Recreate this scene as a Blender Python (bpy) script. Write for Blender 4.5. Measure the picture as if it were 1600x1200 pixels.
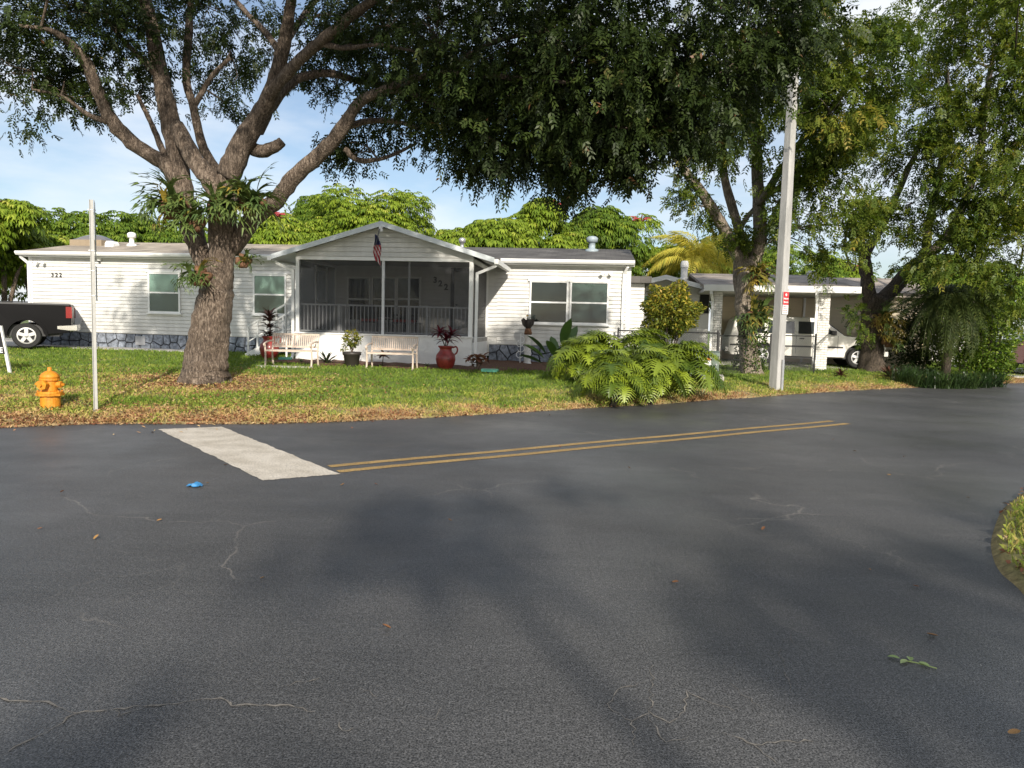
import bpy, math, random
import numpy as np
from mathutils import Vector, Matrix

for o in list(bpy.data.objects):
    bpy.data.objects.remove(o)
SC = bpy.context.scene
COL = SC.collection
R = math.radians
PI = math.pi

# ------------------------------------------------------------------ camera
FPX, CAMH = 1109.0, 1.6
PITCH, ROLL = math.atan(92 / FPX), R(1.5)
cam_d = bpy.data.cameras.new('camera')
cam_d.sensor_width = 36
cam_d.lens = 36 * FPX / 1600
cam_d.clip_start, cam_d.clip_end = 0.05, 4000
cam = bpy.data.objects.new('camera', cam_d)
COL.objects.link(cam)
cam.matrix_world = (Matrix.Translation((0, 0, CAMH)) @ Matrix.Rotation(PI / 2 - PITCH, 4, 'X')
                    @ Matrix.Rotation(ROLL, 4, 'Z'))
SC.camera = cam

# ------------------------------------------------------------------ light
SUN_EL, SUN_AZ = 26.0, 14.0            # degrees up, degrees to the right of straight behind the camera
sv = Vector((math.sin(R(SUN_AZ)) * math.cos(R(SUN_EL)), -math.cos(R(SUN_AZ)) * math.cos(R(SUN_EL)), math.sin(R(SUN_EL))))
sun_d = bpy.data.lights.new('sun', 'SUN')
sun_d.energy = 5.0
sun_d.angle = R(1.0)
sun_d.color = (1.0, 0.92, 0.80)
sun = bpy.data.objects.new('sun', sun_d)
COL.objects.link(sun)
sun.rotation_euler = sv.to_track_quat('Z', 'Y').to_euler()

W = bpy.data.worlds.new('World')
SC.world = W
W.use_nodes = True
wn, wl = W.node_tree.nodes, W.node_tree.links
wn.clear()
wo = wn.new('ShaderNodeOutputWorld')
bg = wn.new('ShaderNodeBackground')
bg.inputs['Strength'].default_value = 0.115
sky = wn.new('ShaderNodeTexSky')
sky.sky_type = 'NISHITA'
sky.sun_disc = False
sky.sun_elevation = R(SUN_EL)
sky.sun_rotation = math.atan2(sv.x, sv.y)
sky.air_density, sky.dust_density, sky.ozone_density = 1.0, 1.2, 1.6
tc = wn.new('ShaderNodeTexCoord')
mp = wn.new('ShaderNodeMapping')
mp.inputs['Scale'].default_value = (1.6, 1.6, 5.0)
mp.inputs['Location'].default_value = (0.35, 0.1, 0.2)
nz = wn.new('ShaderNodeTexNoise')
nz.inputs['Scale'].default_value = 1.7
nz.inputs['Detail'].default_value = 7
nz.inputs['Roughness'].default_value = 0.55
cr = wn.new('ShaderNodeValToRGB')
cr.color_ramp.elements[0].position, cr.color_ramp.elements[1].position = 0.40, 0.68
cr.color_ramp.elements[0].color = (0.10, 0.10, 0.10, 1)
cr.color_ramp.elements[1].color = (0.95, 0.95, 0.95, 1)
mx = wn.new('ShaderNodeMix')
mx.data_type = 'RGBA'
mx.inputs['B'].default_value = (7.2, 7.5, 7.9, 1)
wl.new(tc.outputs['Generated'], mp.inputs['Vector'])
wl.new(mp.outputs['Vector'], nz.inputs['Vector'])
wl.new(nz.outputs['Fac'], cr.inputs['Fac'])
wl.new(cr.outputs['Color'], mx.inputs['Factor'])
wl.new(sky.outputs['Color'], mx.inputs['A'])
wl.new(mx.outputs['Result'], bg.inputs['Color'])
wl.new(bg.outputs['Background'], wo.inputs['Surface'])

vs = SC.view_settings
vs.view_transform, vs.look, vs.gamma, vs.exposure = 'Standard', 'None', 1.0, 0.28
vs.use_curve_mapping = False
SC.cycles.max_bounces = 8
SC.cycles.transparent_max_bounces = 12
SC.cycles.use_denoising = True

# ------------------------------------------------------------------ geometry of the place
cr_, sr_ = math.cos(ROLL), math.sin(ROLL)
cp_, sp_ = math.cos(PITCH), math.sin(PITCH)

def ray(px, py):
    xc, yc = (px - 800) / FPX, (600 - py) / FPX
    xu, yu = xc * cr_ - yc * sr_, xc * sr_ + yc * cr_
    return Vector((xu, cp_ + yu * sp_, yu * cp_ - sp_))

def at(px, py, Y):
    d = ray(px, py)
    return Vector((0, 0, CAMH)) + d * (Y / d.y)

def flat(px, py, z=0.0):
    d = ray(px, py)
    return Vector((0, 0, CAMH)) + d * ((z - CAMH) / d.z)

EDGE_PX = [(0, 668), (150, 662), (400, 662), (530, 659), (700, 651), (860, 641), (1000, 633), (1200, 619),
           (1330, 610), (1480, 603), (1600, 598)]
EP = [flat(*p) for p in EDGE_PX]
EX = np.array([-80, -20] + [p.x for p in EP] + [40, 110])
EY = np.array([9.0, 9.5] + [p.y for p in EP] + [EP[-1].y + 9, EP[-1].y + 40])

def yedge(x):
    return np.interp(x, EX, EY)

def gz(s):
    s = np.maximum(s, 0)
    return 0.015 + 0.09 * (1 - np.exp(-s / 0.35)) + 0.42 * (1 - np.exp(-s / 6.0))

def G(x, y):
    s = (y - yedge(x)) * 0.9
    return float(gz(s)) if s > 0 else 0.0

def hit(px, py):
    d = ray(px, py)
    lo = 3.0
    for i in range(4000):
        p = Vector((0, 0, CAMH)) + d * lo
        if p.z <= G(p.x, p.y):
            return p
        lo += 0.02
    return p

def onground(px, Y):
    p = at(px, 520, Y)
    return Vector((p.x, Y, G(p.x, Y)))

def at_y(px, Y): return onground(px, Y)

# ------------------------------------------------------------------ materials
MATS = {}

def nt(name):
    m = bpy.data.materials.new(name)
    m.use_nodes = True
    n, l = m.node_tree.nodes, m.node_tree.links
    return m, n, l, n['Principled BSDF']

def mat(name, c, rough=0.6, var=0.12, scale=6.0, bump=0.0, bscale=40.0, metal=0.0, spec=0.5, coat=0.0, stretch=(1, 1, 1)):
    """plain procedural paint: base colour with soft mottling, optional fine relief"""
    if name in MATS:
        return MATS[name]
    m, n, l, b = nt(name)
    t = n.new('ShaderNodeTexCoord')
    mpn = n.new('ShaderNodeMapping')
    mpn.inputs['Scale'].default_value = stretch
    l.new(t.outputs['Object'], mpn.inputs['Vector'])
    z = n.new('ShaderNodeTexNoise')
    z.inputs['Scale'].default_value = scale
    z.inputs['Detail'].default_value = 6
    z.inputs['Roughness'].default_value = 0.65
    l.new(mpn.outputs['Vector'], z.inputs['Vector'])
    r = n.new('ShaderNodeValToRGB')
    lo = tuple(max(0, v * (1 - var)) for v in c)
    hi = tuple(min(1, v * (1 + var)) for v in c)
    r.color_ramp.elements[0].position, r.color_ramp.elements[1].position = 0.3, 0.7
    r.color_ramp.elements[0].color = (*lo, 1)
    r.color_ramp.elements[1].color = (*hi, 1)
    l.new(z.outputs['Fac'], r.inputs['Fac'])
    l.new(r.outputs['Color'], b.inputs['Base Color'])
    b.inputs['Roughness'].default_value = rough
    b.inputs['Metallic'].default_value = metal
    b.inputs['Specular IOR Level'].default_value = spec
    b.inputs['Coat Weight'].default_value = coat
    b.inputs['Coat Roughness'].default_value = 0.08
    if bump:
        z2 = n.new('ShaderNodeTexNoise')
        z2.inputs['Scale'].default_value = bscale
        z2.inputs['Detail'].default_value = 5
        l.new(mpn.outputs['Vector'], z2.inputs['Vector'])
        bp = n.new('ShaderNodeBump')
        bp.inputs['Strength'].default_value = bump
        bp.inputs['Distance'].default_value = 0.02
        l.new(z2.outputs['Fac'], bp.inputs['Height'])
        l.new(bp.outputs['Normal'], b.inputs['Normal'])
    MATS[name] = m
    return m

def leaf_mat(name, stops, trans=0.3, rough=0.45, tint=(1.25, 1.3, 0.6)):
    """foliage: colour picked per leaf by the attribute rnd; light passes through a little"""
    if name in MATS:
        return MATS[name]
    m, n, l, b = nt(name)
    a = n.new('ShaderNodeAttribute')
    a.attribute_name = 'rnd'
    r = n.new('ShaderNodeValToRGB')
    e = r.color_ramp.elements
    e[0].position, e[0].color = stops[0][0], (*stops[0][1], 1)
    e[1].position, e[1].color = stops[-1][0], (*stops[-1][1], 1)
    for p, c in stops[1:-1]:
        k = e.new(p)
        k.color = (*c, 1)
    l.new(a.outputs['Fac'], r.inputs['Fac'])
    l.new(r.outputs['Color'], b.inputs['Base Color'])
    b.inputs['Roughness'].default_value = rough
    b.inputs['Specular IOR Level'].default_value = 0.22
    tr = n.new('ShaderNodeBsdfTranslucent')
    mu = n.new('ShaderNodeMix')
    mu.data_type = 'RGBA'
    mu.blend_type = 'MULTIPLY'
    mu.inputs['Factor'].default_value = 1
    mu.inputs['B'].default_value = (*tint, 1)
    l.new(r.outputs['Color'], mu.inputs['A'])
    l.new(mu.outputs['Result'], tr.inputs['Color'])
    ms = n.new('ShaderNodeMixShader')
    ms.inputs['Fac'].default_value = trans
    l.new(b.outputs['BSDF'], ms.inputs[1])
    l.new(tr.outputs['BSDF'], ms.inputs[2])
    l.new(ms.outputs['Shader'], n['Material Output'].inputs['Surface'])
    MATS[name] = m
    return m

def obj_leaf_mat(name, c0, c1, trans=0.25, rough=0.35):
    """large leaves built one by one: colour differs a little from leaf to leaf"""
    if name in MATS:
        return MATS[name]
    m, n, l, b = nt(name)
    a = n.new('ShaderNodeObjectInfo')
    t = n.new('ShaderNodeTexCoord')
    z = n.new('ShaderNodeTexNoise')
    z.inputs['Scale'].default_value = 5
    l.new(t.outputs['Object'], z.inputs['Vector'])
    ad = n.new('ShaderNodeMath')
    ad.operation = 'MULTIPLY_ADD'
    ad.inputs[1].default_value = 0.5
    l.new(z.outputs['Fac'], ad.inputs[0])
    sb = n.new('ShaderNodeMath')
    sb.operation = 'MULTIPLY_ADD'
    sb.inputs[1].default_value = 0.8
    sb.inputs[2].default_value = -0.15
    l.new(a.outputs['Random'], sb.inputs[0])
    l.new(sb.outputs[0], ad.inputs[2])
    r = n.new('ShaderNodeValToRGB')
    r.color_ramp.elements[0].color, r.color_ramp.elements[1].color = (*c0, 1), (*c1, 1)
    l.new(ad.outputs[0], r.inputs['Fac'])
    l.new(r.outputs['Color'], b.inputs['Base Color'])
    b.inputs['Roughness'].default_value = rough
    tr = n.new('ShaderNodeBsdfTranslucent')
    l.new(r.outputs['Color'], tr.inputs['Color'])
    ms = n.new('ShaderNodeMixShader')
    ms.inputs['Fac'].default_value = trans
    l.new(b.outputs['BSDF'], ms.inputs[1])
    l.new(tr.outputs['BSDF'], ms.inputs[2])
    l.new(ms.outputs['Shader'], n['Material Output'].inputs['Surface'])
    MATS[name] = m
    return m

def bark_mat(name, c_dark, c_mid, c_light, scale=5.0):
    if name in MATS:
        return MATS[name]
    m, n, l, b = nt(name)
    t = n.new('ShaderNodeTexCoord')
    mpn = n.new('ShaderNodeMapping')
    mpn.inputs['Scale'].default_value = (1, 1, 0.28)
    l.new(t.outputs['Object'], mpn.inputs['Vector'])
    z = n.new('ShaderNodeTexNoise')
    z.inputs['Scale'].default_value = scale * 6.0
    z.inputs['Detail'].default_value = 8
    z.inputs['Roughness'].default_value = 0.72
    z.inputs['Distortion'].default_value = 0.8
    l.new(mpn.outputs['Vector'], z.inputs['Vector'])
    z3 = n.new('ShaderNodeTexNoise')
    z3.inputs['Scale'].default_value = 1.6
    z3.inputs['Detail'].default_value = 4
    l.new(t.outputs['Object'], z3.inputs['Vector'])
    r = n.new('ShaderNodeValToRGB')
    e = r.color_ramp.elements
    e[0].position, e[0].color = 0.34, (*c_dark, 1)
    e[1].position, e[1].color = 0.68, (*c_light, 1)
    k = e.new(0.5)
    k.color = (*c_mid, 1)
    l.new(z.outputs['Fac'], r.inputs['Fac'])
    mu = n.new('ShaderNodeMix')
    mu.data_type = 'RGBA'
    mu.blend_type = 'OVERLAY'
    mu.inputs['Factor'].default_value = 0.55
    l.new(r.outputs['Color'], mu.inputs['A'])
    l.new(z3.outputs['Fac'], mu.inputs['B'])
    l.new(mu.outputs['Result'], b.inputs['Base Color'])
    b.inputs['Roughness'].default_value = 0.9
    bp = n.new('ShaderNodeBump')
    bp.inputs['Strength'].default_value = 1.0
    bp.inputs['Distance'].default_value = 0.09
    l.new(z.outputs['Fac'], bp.inputs['Height'])
    l.new(bp.outputs['Normal'], b.inputs['Normal'])
    MATS[name] = m
    return m

def asphalt_mat():
    m, n, l, b = nt('asphalt')
    t = n.new('ShaderNodeTexCoord')
    P = t.outputs['Object']
    def noise(scale, det=4, rough=0.6, vec=P, dist=0):
        z = n.new('ShaderNodeTexNoise')
        z.inputs['Scale'].default_value, z.inputs['Detail'].default_value = scale, det
        z.inputs['Roughness'].default_value = rough
        z.inputs['Distortion'].default_value = dist
        l.new(vec, z.inputs['Vector'])
        return z.outputs['Fac']
    def ramp(fac, p0, p1, c0, c1):
        r = n.new('ShaderNodeValToRGB')
        r.color_ramp.elements[0].position, r.color_ramp.elements[1].position = p0, p1
        r.color_ramp.elements[0].color = (*c0, 1) if isinstance(c0, tuple) else (c0, c0, c0, 1)
        r.color_ramp.elements[1].color = (*c1, 1) if isinstance(c1, tuple) else (c1, c1, c1, 1)
        l.new(fac, r.inputs['Fac'])
        return r.outputs['Color']
    def mix(a, bb, fac, mode='MIX'):
        x = n.new('ShaderNodeMix')
        x.data_type, x.blend_type = 'RGBA', mode
        for sock, v in (('A', a), ('B', bb)):
            if isinstance(v, tuple):
                x.inputs[sock].default_value = (*v, 1)
            else:
                l.new(v, x.inputs[sock])
        if isinstance(fac, float):
            x.inputs['Factor'].default_value = fac
        else:
            l.new(fac, x.inputs['Factor'])
        return x.outputs['Result']
    big = noise(0.35, 5, 0.6)
    base = ramp(big, 0.3, 0.72, (0.046, 0.046, 0.046), (0.096, 0.094, 0.093))
    agg = noise(120, 2, 0.6)
    base = mix(base, ramp(agg, 0.36, 0.68, 0.32, 1.95), 1.0, 'MULTIPLY')
    base = mix(base, ramp(noise(38, 3, 0.7), 0.35, 0.68, 0.72, 1.35), 1.0, 'MULTIPLY')
    # streaks left by the sealing broom and by tyres, running with the street
    ms = n.new('ShaderNodeMapping')
    ms.inputs['Rotation'].default_value = (0, 0, R(-55))
    ms.inputs['Scale'].default_value = (0.5, 5.0, 1)
    l.new(P, ms.inputs['Vector'])
    st = noise(1.6, 4, 0.6, ms.outputs['Vector'], 0.6)
    base = mix(base, ramp(st, 0.35, 0.7, 0.94, 1.07), 1.0, 'MULTIPLY')
    # pale grit caught in the surface
    gr = noise(46, 2, 0.5)
    gm = ramp(gr, 0.70, 0.73, 0.0, 1.0)
    gm2 = ramp(noise(1.3, 3), 0.45, 0.7, 0.0, 0.8)
    mm = n.new('ShaderNodeMath')
    mm.operation = 'MULTIPLY'
    l.new(gm, mm.inputs[0]); l.new(gm2, mm.inputs[1])
    base = mix(base, (0.33, 0.31, 0.28), mm.outputs[0])
    # cracks
    dn = n.new('ShaderNodeTexNoise')
    dn.inputs['Scale'].default_value, dn.inputs['Detail'].default_value = 2.2, 6
    l.new(P, dn.inputs['Vector'])
    dm = n.new('ShaderNodeMix')
    dm.data_type = 'VECTOR'
    dm.inputs['Factor'].default_value = 0.30
    l.new(P, dm.inputs['A']); l.new(dn.outputs['Color'], dm.inputs['B'])
    crk = []
    for sc, wd in ((0.62, 0.0042), (1.7, 0.006)):
        v = n.new('ShaderNodeTexVoronoi')
        v.feature = 'DISTANCE_TO_EDGE'
        v.inputs['Scale'].default_value = sc
        l.new(dm.outputs['Result'], v.inputs['Vector'])
        crk.append(ramp(v.outputs['Distance'], wd * 0.35, wd, 1.0, 0.0))
    k1 = n.new('ShaderNodeMath'); k1.operation = 'MULTIPLY'
    l.new(crk[0], k1.inputs[0]); l.new(ramp(noise(0.55, 3, 0.6), 0.50, 0.60, 0.0, 0.75), k1.inputs[1])
    k2 = n.new('ShaderNodeMath'); k2.operation = 'MULTIPLY'
    l.new(crk[1], k2.inputs[0]); l.new(ramp(noise(0.8, 2, 0.5, dm.outputs['Result']), 0.56, 0.66, 0.0, 0.55), k2.inputs[1])
    base = mix(base, (0.22, 0.20, 0.175), k1.outputs[0])
    base = mix(base, (0.15, 0.14, 0.125), k2.outputs[0])
    l.new(base, b.inputs['Base Color'])
    rg = ramp(noise(0.5, 4), 0.35, 0.7, 0.36, 0.66)
    l.new(rg, b.inputs['Roughness'])
    b.inputs['Specular IOR Level'].default_value = 0.45
    bp = n.new('ShaderNodeBump')
    bp.inputs['Strength'].default_value = 0.5
    bp.inputs['Distance'].default_value = 0.006
    l.new(agg, bp.inputs['Height'])
    l.new(bp.outputs['Normal'], b.inputs['Normal'])
    return m

def paint_mat(name, c, wear=0.35):
    m, n, l, b = nt(name)
    t = n.new('ShaderNodeTexCoord')
    z = n.new('ShaderNodeTexNoise')
    z.inputs['Scale'].default_value, z.inputs['Detail'].default_value = 60, 6
    z.inputs['Roughness'].default_value = 0.7
    l.new(t.outputs['Object'], z.inputs['Vector'])
    r = n.new('ShaderNodeValToRGB')
    r.color_ramp.elements[0].position, r.color_ramp.elements[1].position = wear - 0.08, wear + 0.14
    r.color_ramp.elements[0].color = (*[v * 0.35 + 0.02 for v in c], 1)
    r.color_ramp.elements[1].color = (*c, 1)
    l.new(z.outputs['Fac'], r.inputs['Fac'])
    z2 = n.new('ShaderNodeTexNoise')
    z2.inputs['Scale'].default_value, z2.inputs['Detail'].default_value = 3, 5
    l.new(t.outputs['Object'], z2.inputs['Vector'])
    r2 = n.new('ShaderNodeValToRGB')
    r2.color_ramp.elements[0].color, r2.color_ramp.elements[1].color = (0.72, 0.70, 0.66, 1), (1, 1, 1, 1)
    r2.color_ramp.elements[0].position, r2.color_ramp.elements[1].position = 0.3, 0.65
    l.new(z2.outputs['Fac'], r2.inputs['Fac'])
    x = n.new('ShaderNodeMix')
    x.data_type, x.blend_type = 'RGBA', 'MULTIPLY'
    x.inputs['Factor'].default_value = 1
    l.new(r.outputs['Color'], x.inputs['A']); l.new(r2.outputs['Color'], x.inputs['B'])
    l.new(x.outputs['Result'], b.inputs['Base Color'])
    b.inputs['Roughness'].default_value = 0.7
    bp = n.new('ShaderNodeBump')
    bp.inputs['Strength'].default_value, bp.inputs['Distance'].default_value = 0.4, 0.006
    l.new(z.outputs['Fac'], bp.inputs['Height'])
    l.new(bp.outputs['Normal'], b.inputs['Normal'])
    return m

def soil_mat(name, stops, scale=9.0):
    m, n, l, b = nt(name)
    t = n.new('ShaderNodeTexCoord')
    z = n.new('ShaderNodeTexNoise')
    z.inputs['Scale'].default_value, z.inputs['Detail'].default_value = scale, 9
    z.inputs['Roughness'].default_value = 0.75
    l.new(t.outputs['Object'], z.inputs['Vector'])
    r = n.new('ShaderNodeValToRGB')
    e = r.color_ramp.elements
    e[0].position, e[0].color = stops[0][0], (*stops[0][1], 1)
    e[1].position, e[1].color = stops[-1][0], (*stops[-1][1], 1)
    for p, c in stops[1:-1]:
        k = e.new(p); k.color = (*c, 1)
    l.new(z.outputs['Fac'], r.inputs['Fac'])
    l.new(r.outputs['Color'], b.inputs['Base Color'])
    b.inputs['Roughness'].default_value = 0.95
    bp = n.new('ShaderNodeBump')
    bp.inputs['Strength'].default_value, bp.inputs['Distance'].default_value = 0.8, 0.04
    l.new(z.outputs['Fac'], bp.inputs['Height'])
    l.new(bp.outputs['Normal'], b.inputs['Normal'])
    return m

def lawn_mat():
    """soil and thatch under the blades: attribute dry says how worn the turf is"""
    m, n, l, b = nt('turf')
    t = n.new('ShaderNodeTexCoord')
    z = n.new('ShaderNodeTexNoise')
    z.inputs['Scale'].default_value, z.inputs['Detail'].default_value = 14, 8
    z.inputs['Roughness'].default_value = 0.75
    l.new(t.outputs['Object'], z.inputs['Vector'])
    g = n.new('ShaderNodeValToRGB')
    g.color_ramp.elements[0].position, g.color_ramp.elements[1].position = 0.3, 0.7
    g.color_ramp.elements[0].color, g.color_ramp.elements[1].color = (0.06, 0.10, 0.018, 1), (0.18, 0.24, 0.045, 1)
    d = n.new('ShaderNodeValToRGB')
    d.color_ramp.elements[0].position, d.color_ramp.elements[1].position = 0.3, 0.7
    d.color_ramp.elements[0].color, d.color_ramp.elements[1].color = (0.12, 0.075, 0.04, 1), (0.46, 0.33, 0.16, 1)
    l.new(z.outputs['Fac'], g.inputs['Fac']); l.new(z.outputs['Fac'], d.inputs['Fac'])
    a = n.new('ShaderNodeAttribute')
    a.attribute_name = 'dry'
    x = n.new('ShaderNodeMix')
    x.data_type = 'RGBA'
    l.new(a.outputs['Fac'], x.inputs['Factor'])
    l.new(g.outputs['Color'], x.inputs['A']); l.new(d.outputs['Color'], x.inputs['B'])
    l.new(x.outputs['Result'], b.inputs['Base Color'])
    b.inputs['Roughness'].default_value = 0.95
    bp = n.new('ShaderNodeBump')
    bp.inputs['Strength'].default_value, bp.inputs['Distance'].default_value = 0.7, 0.04
    l.new(z.outputs['Fac'], bp.inputs['Height'])
    l.new(bp.outputs['Normal'], b.inputs['Normal'])
    return m

def shingle_mat(name, c0, c1):
    m, n, l, b = nt(name)
    t = n.new('ShaderNodeTexCoord')
    br = n.new('ShaderNodeTexBrick')
    br.inputs['Scale'].default_value = 1.0
    br.inputs['Brick Width'].default_value, br.inputs['Row Height'].default_value = 0.32, 0.145
    br.inputs['Mortar Size'].default_value = 0.006
    br.inputs['Color1'].default_value, br.inputs['Color2'].default_value = (*c0, 1), (*c1, 1)
    br.inputs['Mortar'].default_value = (*[v * 0.55 for v in c0], 1)
    l.new(t.outputs['Object'], br.inputs['Vector'])
    z = n.new('ShaderNodeTexNoise')
    z.inputs['Scale'].default_value, z.inputs['Detail'].default_value = 1.3, 7
    l.new(t.outputs['Object'], z.inputs['Vector'])
    r = n.new('ShaderNodeValToRGB')
    r.color_ramp.elements[0].position, r.color_ramp.elements[1].position = 0.35, 0.65
    r.color_ramp.elements[0].color, r.color_ramp.elements[1].color = (0.6, 0.58, 0.56, 1), (1.1, 1.08, 1.05, 1)
    l.new(z.outputs['Fac'], r.inputs['Fac'])
    x = n.new('ShaderNodeMix')
    x.data_type, x.blend_type = 'RGBA', 'MULTIPLY'
    x.inputs['Factor'].default_value = 1
    l.new(br.outputs['Color'], x.inputs['A']); l.new(r.outputs['Color'], x.inputs['B'])
    l.new(x.outputs['Result'], b.inputs['Base Color'])
    b.inputs['Roughness'].default_value = 0.9
    return m

def glass_mat(name, refl=0.10):
    m, n, l, b = nt(name)
    n.remove(b)
    tr = n.new('ShaderNodeBsdfTransparent')
    tr.inputs['Color'].default_value = (0.82, 0.88, 0.86, 1)
    gl = n.new('ShaderNodeBsdfGlossy')
    gl.inputs['Roughness'].default_value = 0.02
    fr = n.new('ShaderNodeFresnel')
    fr.inputs['IOR'].default_value = 1.5
    ad = n.new('ShaderNodeMath')
    ad.operation = 'ADD'
    ad.inputs[1].default_value = refl
    l.new(fr.outputs['Fac'], ad.inputs[0])
    ms = n.new('ShaderNodeMixShader')
    l.new(ad.outputs[0], ms.inputs['Fac'])
    l.new(tr.outputs[0], ms.inputs[1]); l.new(gl.outputs[0], ms.inputs[2])
    l.new(ms.outputs[0], n['Material Output'].inputs['Surface'])
    return m

def screen_mat(name, dens=0.5, c=(0.03, 0.03, 0.033)):
    m, n, l, b = nt(name)
    tr = n.new('ShaderNodeBsdfTransparent')
    b.inputs['Base Color'].default_value = (*c, 1)
    b.inputs['Roughness'].default_value = 0.7
    t = n.new('ShaderNodeTexCoord')
    z = n.new('ShaderNodeTexNoise')
    z.inputs['Scale'].default_value = 1.1
    l.new(t.outputs['Object'], z.inputs['Vector'])
    ma = n.new('ShaderNodeMapRange')
    ma.inputs['To Min'].default_value, ma.inputs['To Max'].default_value = dens - 0.02, dens + 0.02
    l.new(z.outputs['Fac'], ma.inputs['Value'])
    ms = n.new('ShaderNodeMixShader')
    l.new(ma.outputs['Result'], ms.inputs['Fac'])
    l.new(tr.outputs[0], ms.inputs[1]); l.new(b.outputs[0], ms.inputs[2])
    l.new(ms.outputs[0], n['Material Output'].inputs['Surface'])
    return m

M_WHITE = mat('white_trim', (0.80, 0.80, 0.78), 0.5, 0.05, 3)
M_SIDING = mat('vinyl_siding', (0.63, 0.625, 0.60), 0.55, 0.10, 2.2, stretch=(1.6, 1.6, 0.35))
M_STUCCO = mat('white_stucco', (0.82, 0.82, 0.80), 0.8, 0.05, 3, 0.6, 60)
M_DARK = mat('dark_void', (0.02, 0.02, 0.022), 0.7, 0.2)
M_GREYFRAME = mat('grey_metal_frame', (0.62, 0.63, 0.64), 0.45, 0.08)
M_BLIND = mat('window_blind', (0.45, 0.54, 0.50), 0.8, 0.08, 2)
M_BLIND2 = mat('window_blind_lower', (0.20, 0.24, 0.24), 0.8, 0.10, 2)
M_CONC = mat('concrete', (0.42, 0.40, 0.37), 0.9, 0.18, 3, 0.5, 50)
M_POLE = mat('pole_concrete', (0.37, 0.365, 0.35), 0.9, 0.28, 4, 0.4, 70, stretch=(1.5, 1.5, 0.25))
M_GALV = mat('galvanised_steel', (0.42, 0.43, 0.44), 0.42, 0.15, 9, metal=0.6)
M_BLACKM = mat('black_metal', (0.03, 0.03, 0.03), 0.5, 0.2)
M_TERRA = mat('red_glazed_clay', (0.22, 0.025, 0.02), 0.42, 0.45, 7, 0.15, 40, coat=0.15)
M_BENCH = mat('cream_bench_paint', (0.56, 0.46, 0.38), 0.55, 0.14, 8)
M_GLASS = glass_mat('window_glass', 0.0)
M_SCREEN = screen_mat('insect_screen', 0.55)
M_SCREEN2 = screen_mat('insect_screen_dense', 0.70)
M_ROOF = shingle_mat('grey_shingles', (0.085, 0.082, 0.08), (0.13, 0.125, 0.12))
M_ROOF_L = shingle_mat('pale_shingles', (0.36, 0.31, 0.25), (0.44, 0.39, 0.32))
M_ASPH = asphalt_mat()
M_PAINTW = paint_mat('worn_white_paint', (0.68, 0.62, 0.53), 0.39)
M_PAINTY = paint_mat('worn_yellow_paint', (0.52, 0.34, 0.12), 0.46)
M_TURF = lawn_mat()
M_MULCH = soil_mat('mulch', [(0.3, (0.03, 0.014, 0.008)), (0.5, (0.10, 0.045, 0.025)), (0.75, (0.22, 0.12, 0.07))], 26)
M_EARTH = soil_mat('earth', [(0.3, (0.04, 0.05, 0.015)), (0.7, (0.12, 0.13, 0.04))], 3)

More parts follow.
